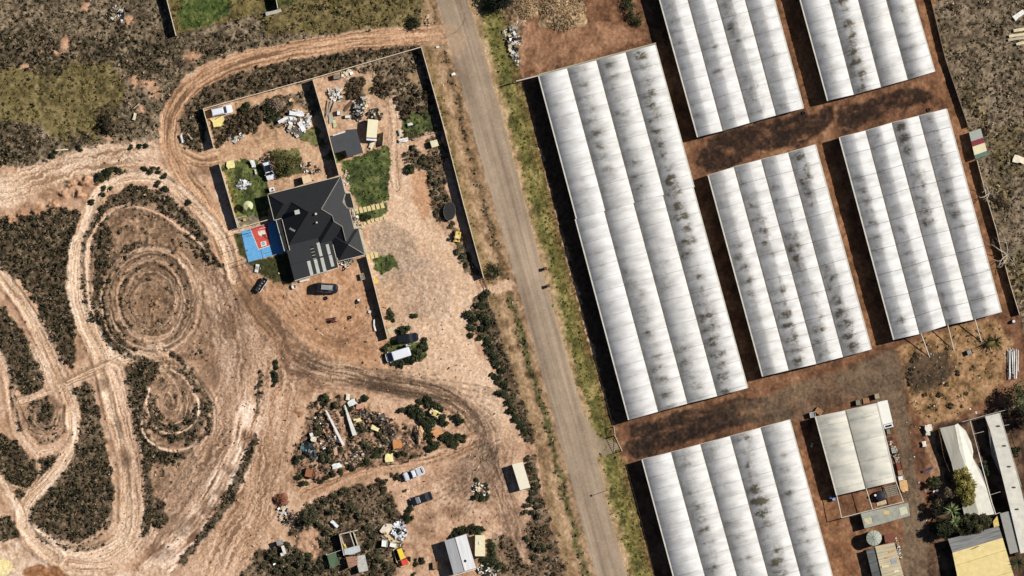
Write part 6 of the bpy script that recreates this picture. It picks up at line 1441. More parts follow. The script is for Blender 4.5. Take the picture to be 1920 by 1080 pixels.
# ------------------------------------------------------------------ flat sheets, boards and beams lying about
def sheet(name, label, cat, cx, cy, l, w_, ang, col, z=.12, h=.05, jag=.12, pts=None, bend=.12, group=None):
    q = P(cx, cy); a = math.radians(ang); mb = MB()
    if pts: base = [(P(x, y).x - q.x, P(x, y).y - q.y) for x, y in pts]
    else:
        base = []
        for sx, sy in ((-1, -1), (-.3, -1), (.4, -1), (1, -1), (1, .1), (1, 1), (.3, 1), (-.5, 1), (-1, 1), (-1, -.2)):
            x = sx * l * S / 2 + rnd.uniform(-1, 1) * jag * min(l, w_) * S; y = sy * w_ * S / 2 + rnd.uniform(-1, 1) * jag * min(l, w_) * S
            base.append((x * math.cos(a) - y * math.sin(a), x * math.sin(a) + y * math.cos(a)))
    n = len(base); zs = [rnd.uniform(0, bend) for _ in base]
    vs = [(x, y, zs[i]) for i, (x, y) in enumerate(base)] + [(x, y, zs[i] + h) for i, (x, y) in enumerate(base)]
    mx_ = sum(b[0] for b in base) / n; my_ = sum(b[1] for b in base) / n
    vs += [(mx_, my_, bend * .5), (mx_, my_, bend * .6 + h)]
    fs = [[2 * n, (i + 1) % n, i] for i in range(n)] + [[2 * n + 1, n + i, n + (i + 1) % n] for i in range(n)] + [[i, (i + 1) % n, n + (i + 1) % n, n + i] for i in range(n)]
    mb.add(vs, fs); o = mb.build(name, mat('stuff_%d_%d_%d' % col, lin(*col), .85, .16, 2.0)); o.location = (q.x, q.y, max(0, hgt(cx, cy)) + z); tag(o, label, cat, group); return o
def e3(x, y): return (x / 8 + 375, y / 8 + 180)
sheet('tarpaulin', 'cream tarpaulin spread on the weeds just below the white station wagon', 'tarpaulin', 408, 229, 0, 0, 0, (244, 222, 142), pts=[e3(*p) for p in ((150, 350), (180, 335), (205, 370), (340, 290), (370, 350), (345, 400), (360, 450), (205, 470), (190, 390))], z=.25)
sheet('board', 'cream square board in the top corner of the small green garden', 'board', 433, 309, 15, 13, 12, (240, 230, 160), z=.2)
sheet('board', 'long white board on the left edge of the white rubble heap by the dividing wall', 'board', 531, 224.5, 20, 6, 27, (238, 238, 236), z=.9)
sheet('board', 'long white board along the top of the white rubble heap by the dividing wall', 'board', 557, 213.5, 28, 7, -8, (240, 240, 240), z=.9)
sheet('board', 'white board leaning down the right part of the white rubble heap', 'board', 565, 237, 20, 8, -60, (240, 240, 240), z=.8)
sheet('rag', 'small cream rag on the grass above the white rubble heap', 'rag', 544.5, 188, 5, 3.5, 35, (236, 220, 180), z=.2)
sheet('plank', 'pale plank under the compound north wall near the white station wagon', 'plank', 450, 193, 13, 2, 10, (206, 176, 136), z=.15)
sheet('bag', 'tall white rubbish bag in the green garden left of the white hatchback', 'bag', 474.5, 307, 8, 14, 15, (238, 236, 232), z=.3, h=.25)
sheet('bag', 'small white bag lying below the tall rubbish bag in the green garden', 'bag', 479.5, 322, 3.5, 9, 10, (232, 226, 214), z=.2, h=.15)
sheet('plank', 'brown plank lying across bare dirt in the north yard', 'plank', 653, 199, 22, 6, 50, (112, 84, 62), z=.1)
for k, (x, y, l, a, c, lab) in enumerate(((614, 204, 34, 84, (170, 170, 158), 'long pale pole leaning beside the dividing wall, nearest to it'), (618, 203, 28, 78, (150, 150, 140), 'grey pole second from the dividing wall in the north yard'), (625, 200, 20, 72, (176, 168, 148), 'short pole third from the dividing wall in the north yard'))): sheet('pole', lab, 'pole', x, y, l, 1.6, a, c, z=.3, h=.12, bend=.02)
sheet('board', 'pale yellow board at the foot of the poles in the north yard', 'board', 628, 232, 7, 14, 10, (206, 204, 156), z=.15)
sheet('board', 'grey green board beside the pale yellow board in the north yard', 'board', 620.5, 223, 8, 16, 8, (170, 176, 160), z=.15)
sheet('board', 'cream board between the cream box van and the curved wire fence', 'board', 697, 272, 8, 13, -25, (232, 222, 190), z=.35)
sheet('slab', 'white slab in the weeds at the left end of the low yard fence', 'slab', 757, 262.5, 18, 7, 14, (236, 236, 232), z=.35)
sheet('slab', 'white scrap sheet in the weeds above the low yard fence', 'slab', 769, 233, 10, 5, 15, (222, 220, 212), z=.35)
sheet('slab', 'pale scrap sheet upright beside the white slab in the weeds', 'slab', 750, 249, 5, 12, 10, (206, 206, 186), z=.3)
sheet('board', 'cream off-white board lying in the scrub left of the dirt road bend', 'board', 252.5, 218.5, 14, 5.5, 75, (232, 220, 186), z=.35)
sheet('stick', 'pale stick above the cream board in the scrub left of the dirt road bend', 'stick', 256, 199, 14, 1.6, 40, (210, 190, 160), z=.3)
sheet('stick', 'long cream stick on the sandy edge of the west track', 'stick', 116, 281, 24, 2, 3, (240, 226, 196), z=.2)
sheet('plank', 'white plank in the scrub outside the north west compound wall', 'plank', 341, 261, 4, 15, 15, (234, 230, 222), z=.35)
sheet('stick', 'thin pale stick right of the white plank outside the compound wall', 'stick', 357, 257, 2, 17, 40, (196, 178, 150), z=.35)
sheet('bag', 'white plastic bag on the verge at the left edge of the sealed road', 'bag', 850, 139, 7, 5, 30, (246, 246, 244), z=.1, h=.25)
sheet('sheet_metal', 'white sheet of metal lying on the greens beside the compound road corner', 'sheet metal', 820.5, 88.5, 6, 3, 10, (236, 236, 236), z=.15)
sheet('slab', 'pale slab spanning the grass fence gap at the top', 'slab', 513, 23, 30, 6, 16, (190, 184, 168), z=.6)
# junk yard beams and scrap
def z7(x, y): return (x / 5.686 + 540, y / 5.686 + 730)
sheet('beam', 'long straight white beam in the junk yard', 'beam', 628, 803, 0, 0, 0, (238, 234, 228), pts=[z7(*p) for p in ((395, 222), (418, 226), (608, 596), (580, 600))], z=.5, h=.25, bend=.03)
sheet('beam', 'white tapering beam right of the long straight beam in the junk yard', 'beam', 655, 790, 0, 0, 0, (228, 228, 216), pts=[z7(*p) for p in ((600, 165), (612, 165), (690, 370), (735, 480), (690, 495), (640, 330))], z=.5, h=.2, bend=.05)
sheet('board', 'cream board beside the top of the tapering beam in the junk yard', 'board', 670.3, 788, 14, 7, 18, (238, 222, 160), z=.55)
sheet('board', 'cream board tilted down to the right in the black scrap heap', 'board', 703.6, 803.5, 15, 8, -25, (240, 226, 166), z=.65)
sheet('sheet_metal', 'large white metal sheet at the head of the tapering junk yard beam', 'sheet metal', 660.5, 755, 15, 10, 25, (226, 230, 222), z=.5)
sheet('rag', 'pale cloth scrap above the large white metal sheet in the junk yard', 'rag', 652.6, 744, 7, 13, 0, (232, 222, 200), z=.4)
sheet('mat_piece', 'pinkish clay coloured mat right of the white metal sheet', 'mat', 675, 762.5, 14, 10, -10, (206, 154, 128), z=.3)
sheet('board', 'white board with a torn corner beside the lower junk yard track', 'board', 632, 873, 18, 8, 14, (232, 238, 230), z=.45)
sheet('cloth', 'square pale yellow cloth at the edge of the lower junk yard track', 'cloth', 730, 858, 15, 14, 4, (246, 234, 166), z=.2)
sheet('plywood', 'orange brown plywood square above the pale yellow cloth', 'plywood', 744.5, 833.5, 17, 16, 14, (206, 142, 88), z=.9)
sheet('plywood', 'orange brown plywood diamond among the green shrubs right of the spoil mound', 'plywood', 818.5, 811.5, 0, 0, 0, (218, 156, 108), pts=[(807, 810), (820, 801.5), (833, 811), (818, 821)], z=.5)
sheet('board', 'pinkish plank piece below the long white junk yard beam', 'board', 629, 845, 7, 16, 4, (206, 168, 138), z=.4)
sheet('block', 'cream block at the left edge of the junk yard above the teal netting', 'block', 588, 823, 10, 9, -20, (236, 226, 200), z=.4, h=.4)
sheet('block', 'white block just above the cream block at the junk yard edge', 'block', 584.5, 814.5, 6, 6, 20, (240, 236, 226), z=.4, h=.3)
sheet('slab', 'white slab in the dark shrubs west of the derelict hut', 'slab', 627.5, 982.5, 17, 6, -42, (236, 238, 236), z=.5)
sheet('slab', 'large cream concrete slab at the upper left of the rubble heap', 'slab', 723.5, 991, 0, 0, 0, (236, 220, 196), pts=[(711.5, 996), (721, 981.5), (735, 982.5), (737, 989.5), (727, 1001), (717, 1000.5)], z=.35)
sheet('slab', 'sandy slab under the white blocks of the rubble heap', 'slab', 738, 1007, 0, 0, 0, (226, 196, 154), pts=[(720, 1003), (730, 992), (748, 1000), (757, 1012), (750, 1018), (733, 1017)], z=.12)
sheet('slab', 'cream slab leaning at the far right edge by the paddock shrubs', 'slab', 1911, 299, 22, 12, -12, (240, 226, 200), z=.5)
sheet('board', 'white board lying in the dry paddock at the top right', 'board', 1911, 28, 24, 9, 36, (240, 236, 226), z=.4)
for k, (x, y, l, a, lab) in enumerate(((1912, 56, 24, 10, 'uppermost cream plank in the plank pile at the right edge'), (1907, 66, 30, 9, 'middle cream plank in the plank pile at the right edge'), (1906, 73, 32, 8, 'grey streaked plank below the middle of the plank pile at the right edge'), (1914, 81, 18, 14, 'short bottom plank of the plank pile at the right edge'))): sheet('plank', lab, 'plank', x, y, l, 5, a, (222, 206, 168) if k != 2 else (190, 178, 150), z=.4, h=.12)
sheet('tarpaulin', 'orange and cream tarpaulin on the ground at the lower right of the packing shed', 'tarpaulin', 1695, 911, 14, 22, 12, (220, 176, 120), z=.3)
sheet('bag', 'bulging white sack at the top left of the torn shade houses', 'sack', 1741.5, 802, 13, 12, 10, (236, 230, 214), z=.4, h=.5)
sheet('bag', 'small white box bag just below the bulging white sack', 'sack', 1740, 813, 9, 6, 5, (214, 208, 192), z=.3, h=.3)
sheet('bag', 'crumpled white sack on the dry strip left of the torn shade house', 'sack', 1733, 833, 7, 10, 10, (232, 224, 208), z=.3, h=.3)
sheet('pipe_bundle', 'bluish black pipe bundle on the dry strip left of the torn shade house', 'pipe bundle', 1739.5, 881, 19, 4, 22, (58, 70, 92), z=.2, h=.2)
sheet('jug', 'pale drum standing in the deep shade left of the packing shed', 'drum', 1522.5, 834, 4, 8, -10, (206, 196, 150), z=.1, h=.7)
sheet('plank', 'white plank at the shrub base left of the yellow flowering tree', 'plank', 1754, 920.5, 10, 3, 18, (238, 236, 228), z=1.0)
sheet('plank', 'white plank laid on the carport edge above the tub', 'plank', 571, 526, 18, 3, 14, (240, 232, 214), z=.4)
sheet('spill', 'yellow sand spill beside the yard wall south of the small lawn', 'sand', 704, 527, 7, 10, 0, (232, 196, 92), z=.03, h=.05)
sheet('frame_piece', 'white curved frame lying in the shade of the yard wall', 'frame', 703, 609, 0, 0, 0, (240, 238, 230), pts=[(700, 601), (703, 597), (702, 606), (704, 614), (706, 621), (703, 620), (700.5, 612)], z=.3)
sheet('board', 'small white board near the white curved frame by the yard wall', 'board', 693, 584.5, 5, 5, -10, (206, 206, 200), z=.2)
sheet('can', 'white can beside a dark tyre on the dirt south of the house', 'can', 672.5, 562.5, 4, 4, 0, (244, 242, 238), z=.1, h=.4)

# ------------------------------------------------------------------ heaps of rubble and scrap (nobody could count the pieces)
def heap(name, label, pts, n, cols, size, hmax, seed, flat=.35):
    r = random.Random(seed); xs = [p[0] for p in pts]; ys = [p[1] for p in pts]; cx, cy = sum(xs) / len(xs), sum(ys) / len(ys)
    rad = max(math.hypot(x - cx, y - cy) for x, y in pts); mb = MB(); k = 0
    while k < n:
        x, y = r.uniform(min(xs), max(xs)), r.uniform(min(ys), max(ys))
        if not inpoly(x, y, pts): continue
        k += 1; d = math.hypot(x - cx, y - cy) / rad
        z = hmax * max(0, 1 - d) * r.random() + .08 + max(0, hgt(x, y)); s_ = size[0] + (size[1] - size[0]) * r.random() ** 2
        q = P(x, y, z); c = lin(*r.choice(cols)); f = r.uniform(.8, 1.1); mb.cur = tuple(min(1, a * f) for a in c)
        mb.box((q.x, q.y, z), (s_ * r.uniform(.6, 1.8), s_ * r.uniform(.4, 1), s_ * flat * r.uniform(.5, 1.5)), r.uniform(0, 3.14), r.uniform(-.5, .5))
    o = mb.build(name, attr_mat('rubble_mix', .85, .15, 4), colors=True); tag(o, label, 'rubble', kind='stuff'); return o
W_ = (238, 238, 236); CR = (230, 214, 180); BK = (44, 40, 36); GY = (150, 146, 136); BR = (128, 100, 76); TN = (200, 164, 130)
heap('rubble', 'white broken rubble heap beside the dividing wall in the compound', [(527, 222), (552, 206), (585, 215), (580, 240), (570, 248), (560, 256), (548, 250), (536, 240)], 150, (W_, W_, W_, GY, CR, BR, (206, 180, 150)), (.3, 1.1), .9, 1)
heap('rubble', 'white litter scattered by the sandy path below the station wagon', [(428, 262), (436, 254), (456, 252), (458, 260), (440, 266)], 28, (W_, CR, GY), (.2, .7), .3, 2)
heap('rubble', 'white laundry and litter heap in the middle of the small green garden', [(442, 348), (450, 337), (462, 338), (468, 346), (460, 354), (446, 353)], 60, (W_, W_, (206, 206, 222), GY), (.25, .8), .5, 3)
heap('rubble', 'black and grey scrap heap in the middle of the north yard', [(668, 185), (678, 180), (684, 190), (680, 215), (672, 228), (660, 220), (661, 205)], 170, (BK, BK, BK, GY, (96, 88, 78), (210, 206, 196)), (.25, .8), .9, 4)
heap('rubble', 'cream coloured stones right of the black scrap heap in the north yard', [(680, 185), (690, 182), (694, 196), (684, 206)], 50, (CR, CR, TN, (212, 196, 150)), (.2, .5), .4, 5)
heap('rubble', 'white and cream rubbish by the north wall of the rubbish strewn yard', [(640, 134), (654, 131), (665, 138), (650, 146), (640, 144)], 45, (W_, CR, CR, GY), (.25, .8), .4, 6)
heap('rubble', 'white rubbish in two clumps below the grey cabinet in the north yard', [(628, 168), (640, 165), (642, 188), (630, 192), (612, 176), (616, 164)], 60, (W_, W_, CR, GY, BK), (.25, .8), .4, 7)
heap('rubble', 'dark scrap around the front of the cream box van', [(688, 212), (705, 204), (714, 215), (716, 226), (706, 222), (690, 222)], 60, (BK, GY, BK, CR, BR), (.25, .8), .7, 8)
heap('rubble', 'white pots and stones along the east wall of the house', [(640, 330), (650, 318), (655, 330), (652, 350), (646, 345)], 26, (W_, CR, GY, TN), (.2, .6), .3, 9)
heap('rubble', 'pots and stones around the front porch beside the stepping stones', [(660, 400), (668, 395), (674, 415), (680, 428), (670, 428), (664, 412)], 40, (W_, CR, TN, GY, BR), (.2, .6), .4, 10)
heap('rubble', 'oddments stacked at the south corner of the house near the pale crate', [(641, 492), (660, 484), (668, 488), (655, 500), (644, 506)], 40, (GY, W_, BK, BK, CR), (.2, .6), .6, 11)
heap('rubble', 'black and grey scrap heap in the upper right of the junk yard', [(676, 765), (690, 768), (712, 778), (735, 785), (742, 800), (736, 825), (722, 840), (712, 822), (715, 800), (690, 790), (668, 775)], 330, (BK, BK, BK, (84, 76, 68), (120, 108, 92), BR, GY, (96, 70, 52), TN), (.2, .9), .8, 12)
heap('rubble', 'brown chopped timber scrap in the lower middle of the junk yard', [(640, 855), (670, 845), (700, 838), (690, 862), (660, 876), (640, 870)], 190, (TN, BR, (226, 206, 180), (72, 60, 48), GY), (.15, .7), .5, 13)
heap('rubble', 'mixed timber and earth scrap left of the long white beam', [(588, 780), (606, 772), (625, 800), (636, 830), (620, 850), (600, 835), (592, 810)], 150, (TN, BR, BK, (84, 72, 56), W_, GY), (.15, .7), .5, 14)
heap('rubble', 'broken red brick fragments beside the clay coloured box', [(590, 884), (602, 884), (606, 896), (598, 906), (590, 902)], 70, ((176, 126, 100), (206, 160, 130), BR), (.2, .6), .5, 15)
heap('rubble', 'teal netting and plastic heap on the left side of the junk yard', [(566, 830), (580, 824), (588, 836), (594, 855), (588, 862), (576, 852), (568, 845)], 130, ((38, 58, 64), (50, 80, 86), (84, 112, 116), (30, 38, 42), BK, GY), (.2, .9), .6, 16)
heap('rubble', 'white broken concrete blocks heaped right of the large cream slab', [(736, 986), (752, 975), (760, 985), (762, 1005), (752, 1015), (738, 1004), (734, 994)], 150, (W_, W_, W_, GY, (206, 206, 214), BK), (.3, .9), 1.1, 17)
heap('rubble', 'stones and rubbish on the small planted island near the cream container', [(884, 912), (895, 904), (910, 910), (920, 922), (905, 932), (888, 926)], 60, (CR, W_, BR, BK, (126, 92, 72)), (.2, .8), .5, 18)
heap('rubble', 'pale rubbish by the bottom right corner of the silver gabled shed', [(896, 1058), (915, 1056), (935, 1064), (930, 1080), (898, 1076)], 60, (W_, CR, CR, GY, BK), (.3, 1.0), .5, 19)
heap('rubble', 'long white plastic pipes heaped at the right edge below the palm', [(1886, 660), (1898, 652), (1912, 660), (1910, 700), (1900, 716), (1888, 704)], 10, (W_,), (.2, .4), .2, 20)
heap('rubble', 'rusty scrap in the row along the right side of the packing shed', [(1668, 830), (1676, 828), (1684, 850), (1688, 868), (1680, 866), (1674, 846)], 60, ((112, 66, 50), (84, 56, 44), GY, CR), (.2, .7), .5, 21)
heap('rubble', 'dead white branches and refuse on the scrub at the upper left', [(208, 15), (220, 10), (232, 22), (228, 44), (218, 46), (210, 32)], 60, ((206, 198, 180), W_, BK, (140, 122, 92)), (.15, .9), .7, 22)
heap('rubble', 'white chippings along the edge of the patched tin shed', [(1676, 1010), (1682, 1008), (1690, 1035), (1692, 1048), (1684, 1046), (1680, 1026)], 50, (W_, CR, TN, GY), (.15, .5), .3, 23)
heap('rubble', 'pale timber offcuts right of the rusty mulch mound', [(522, 948), (536, 944), (540, 970), (530, 985), (524, 970)], 60, ((236, 214, 170), W_, BK, TN), (.2, .9), .4, 24)
heap('rubble', 'stacked scrap timber along the fence at the top beside the straw heap', [(942, 60), (970, 40), (976, 80), (972, 125), (962, 110)], 150, (GY, CR, BK, (136, 112, 82), W_), (.2, 1.0), .6, 25)
heap('rubble', 'rubble lumps on the corner of the dirt road mouth', [(792, 34), (806, 28), (812, 44), (800, 50)], 40, ((206, 176, 144), (170, 140, 110)), (.2, .6), .4, 26)
heap('rubble', 'oddments in the yard between the round garden tree and the dividing wall', [(560, 310), (580, 304), (600, 312), (606, 322), (590, 326), (566, 322)], 40, (W_, CR, GY, BK, BR), (.2, .7), .4, 27)
heap('stones', 'small stones strewn over the bare dirt west of the house', [(150, 300), (420, 300), (560, 560), (900, 560), (960, 1000), (780, 1000), (560, 900), (500, 1060), (250, 1070), (60, 1020), (20, 600)], 1500, (TN, (226, 196, 166), BR, (90, 70, 52), (206, 176, 146)), (.12, .34), 0, 51, .6)
heap('litter', 'pale litter strewn over the yards around the farm sheds in the lower right', [(1690, 640), (1900, 610), (1900, 760), (1740, 800), (1770, 940), (1735, 1070), (1690, 1070), (1700, 900), (1680, 760)], 70, (W_, CR, GY, BK), (.12, .4), 0, 52, .4)
heap('litter', 'pale litter strewn along the verge and the weedy yards left of the road', [(790, 60), (840, 90), (930, 480), (1010, 800), (1060, 1060), (1000, 1060), (900, 560), (830, 260)], 60, (W_, CR, CR, GY), (.1, .3), 0, 53, .4)
heap('litter', 'pale litter strewn through the shrubs at the bottom left', [(480, 1030), (560, 960), (700, 920), (760, 1000), (740, 1075), (500, 1075)], 70, (W_, CR, GY, (120, 130, 126)), (.12, .5), .2, 54, .4)
# white pipes: each is long enough to tell apart
for k in range(14):
    x = 1889 + k * 1.6 + rnd.uniform(-.6, .6); mb = MB(); a = P(x, 652 + rnd.uniform(0, 8)); b = P(x + rnd.uniform(-3, 3), 700 + rnd.uniform(-6, 14)); z = .3 + .12 * (k % 3)
    mb.tube((a.x, a.y, z), (b.x, b.y, z), .08, n=8); tag(mb.build('pipe', whiter), 'long white plastic pipe in the pile at the right edge below the palm', 'pipe', 'white pipes piled at the right edge')
# straw heap and mulch mound
def mound(name, label, cat, cx, cy, rx, ry, h, cols, seed, n=900, size=(.1, .6)):
    r = np.random.default_rng(seed); nu, nv = 44, 16; V = []; 
    for j in range(nv + 1):
        t = j / nv
        for i in range(nu):
            a = i / nu * 6.28318; wob = 1 + .18 * math.sin(3 * a + seed) + .1 * math.sin(7 * a)
            V.append((rx * S * t * wob * math.cos(a), ry * S * t * wob * math.sin(a), h * (1 - t ** 1.7) * (1 + r.uniform(-.25, .25)) - .05))
    F = [(j * nu + i, (j + 1) * nu + i, (j + 1) * nu + (i + 1) % nu, j * nu + (i + 1) % nu) for j in range(nv) for i in range(nu)]
    pc = mixpal(r.random(len(V)), [lin(*c) for c in cols]); q = P(cx, cy)
    o = np_mesh(name, np.array(V), np.array(F), attr_mat('mound_mix', .95, .25, 2, .4), pc); o.location = (q.x, q.y, 0); tag(o, label, cat)
    mb = MB(); rr = random.Random(seed)
    for k in range(n):
        t = math.sqrt(rr.random()); a = rr.uniform(0, 6.28); x, y, z = rx * S * t * math.cos(a), ry * S * t * math.sin(a), h * (1 - t ** 1.7) + .03
        s_ = rr.uniform(*size); b = rr.uniform(0, 3.14); c = lin(*rr.choice(cols)); mb.cur = c
        mb.box((x, y, z), (s_, .07, .06), b, rr.uniform(-.4, .4))
    o2 = mb.build('stalks', attr_mat('rubble_mix', .85, .15, 4), colors=True); o2.parent = o; o2['kind'] = 'stuff'
    return o
STR = ((112, 84, 56), (166, 134, 96), (198, 166, 124), (214, 188, 150), (92, 68, 46))
mound('straw_heap', 'large pale heap of straw stalks on red soil at the top beside the road verge', 'straw heap', 1055, 18, 44, 40, 1.3, STR, 3, 1800, (.3, 1.4))
mound('straw_heap', 'smaller straw heap at the very top edge against the roadside fence', 'straw heap', 988, 10, 22, 26, .9, STR, 4, 700, (.3, 1.2))
mound('mulch_mound', 'rusty brown mulch mound on the dirt beside the lower dead shrubs', 'mound', 527, 937, 15, 13, 1.1, ((84, 48, 34), (128, 80, 58), (150, 100, 74), (170, 120, 90)), 5, 200, (.1, .3))
mound('spoil_mound', 'pale earth mound between the black scrap heap and the green shrubs', 'mound', 785, 812, 10, 20, 1.4, ((196, 160, 126), (214, 178, 142), (170, 130, 98)), 6, 60, (.1, .4))
mound('branch_heap', 'grey brown heap of dead branches beside the white rubble heap', 'branch heap', 519, 197, 15, 15, 1.0, ((96, 80, 64), (150, 126, 104), (176, 152, 128), (66, 54, 42)), 7, 420, (.3, 1.2))
for k, (x, y, lab) in enumerate(((611, 559, 'dark tyre stack on the dirt just below the black off roader'), (670, 566, 'dark tyre lying beside the white can south of the house'), (656, 595, 'small dark tyre on bare dirt right of the quad bike'), (707, 206, 'dark tyre on the sand in front of the cream box van'), (1741, 206, 'black tyre with a white bag by the eastern greenhouse corner'), (1507, 212, 'black tyre at the lower corner of the top greenhouse with ridged bays'))):
    q = P(x, y); mb = MB()
    for j in range(16):
        a, b = j * .3927, (j + 1) * .3927; mb.tube((q.x + .33 * math.cos(a), q.y + .33 * math.sin(a), .14), (q.x + .33 * math.cos(b), q.y + .33 * math.sin(b), .14), .15, n=7)
    tag(mb.build('tyre', tyre), lab, 'tyre')
# ------------------------------------------------------------------ shrubs and trees
def clump_crown(n, R, H, seed, palette, leaves, size, lobes=7, rad=(.35, .6)):
    r = np.random.default_rng(seed); cen = []; rr_ = []; hh = []
    for k in range(n):
        a = r.uniform(0, 6.283); t = r.random() ** .6; cen.append((R * t * math.cos(a) * .8, R * t * math.sin(a) * .8, H * (.25 + .6 * r.random() * (1 - t * t * .7)))); f = r.uniform(*rad); rr_.append(R * f); hh.append(R * f * .8)
    pc = mixpal(r.random(n), [lin(*c) for c in palette])
    return leaf_soup(np.array(cen), np.array(rr_), np.array(hh), pc, leaves, size, seed=seed)
SHRUB = [(36, 42, 22), (58, 64, 34), (80, 84, 50), (110, 110, 72)]
DRYS = [(62, 50, 34), (96, 80, 56), (126, 106, 78), (150, 128, 98)]
protos = {}
for k in range(4): protos['g%d' % k] = clump_crown(7, .62, .7, 40 + k, SHRUB, 44, .20, rad=(.3, .55))
OLV = [(40, 42, 24), (66, 66, 42), (94, 90, 60), (130, 120, 88)]
for k in range(2): protos['o%d' % k] = clump_crown(8, .62, .6, 80 + k, OLV, 34, .17, rad=(.25, .5))
for k in range(2): protos['d%d' % k] = clump_crown(7, .62, .6, 60 + k, DRYS, 40, .18, rad=(.3, .55))
pmesh = {}
def shrub(px, py, r, label, group, kind='g', sy=1.0):
    key = kind + str(rnd.randrange(4 if kind == 'g' else 2))
    if key not in pmesh:
        V, Cc = protos[key]; o = soup_obj('shrub', V, Cc, leafm); pmesh[key] = o.data
    else:
        o = bpy.data.objects.new('shrub', pmesh[key]); COL.objects.link(o)
    q = P(px, py); s_ = r * S / .62; o.location = (q.x, q.y, hgt(px, py) - .05); o.rotation_euler = (0, 0, rnd.uniform(0, 6.28)); o.scale = (s_, s_ * sy, s_ * .8 * rnd.uniform(.8, 1.15)); tag(o, label, 'shrub', group)
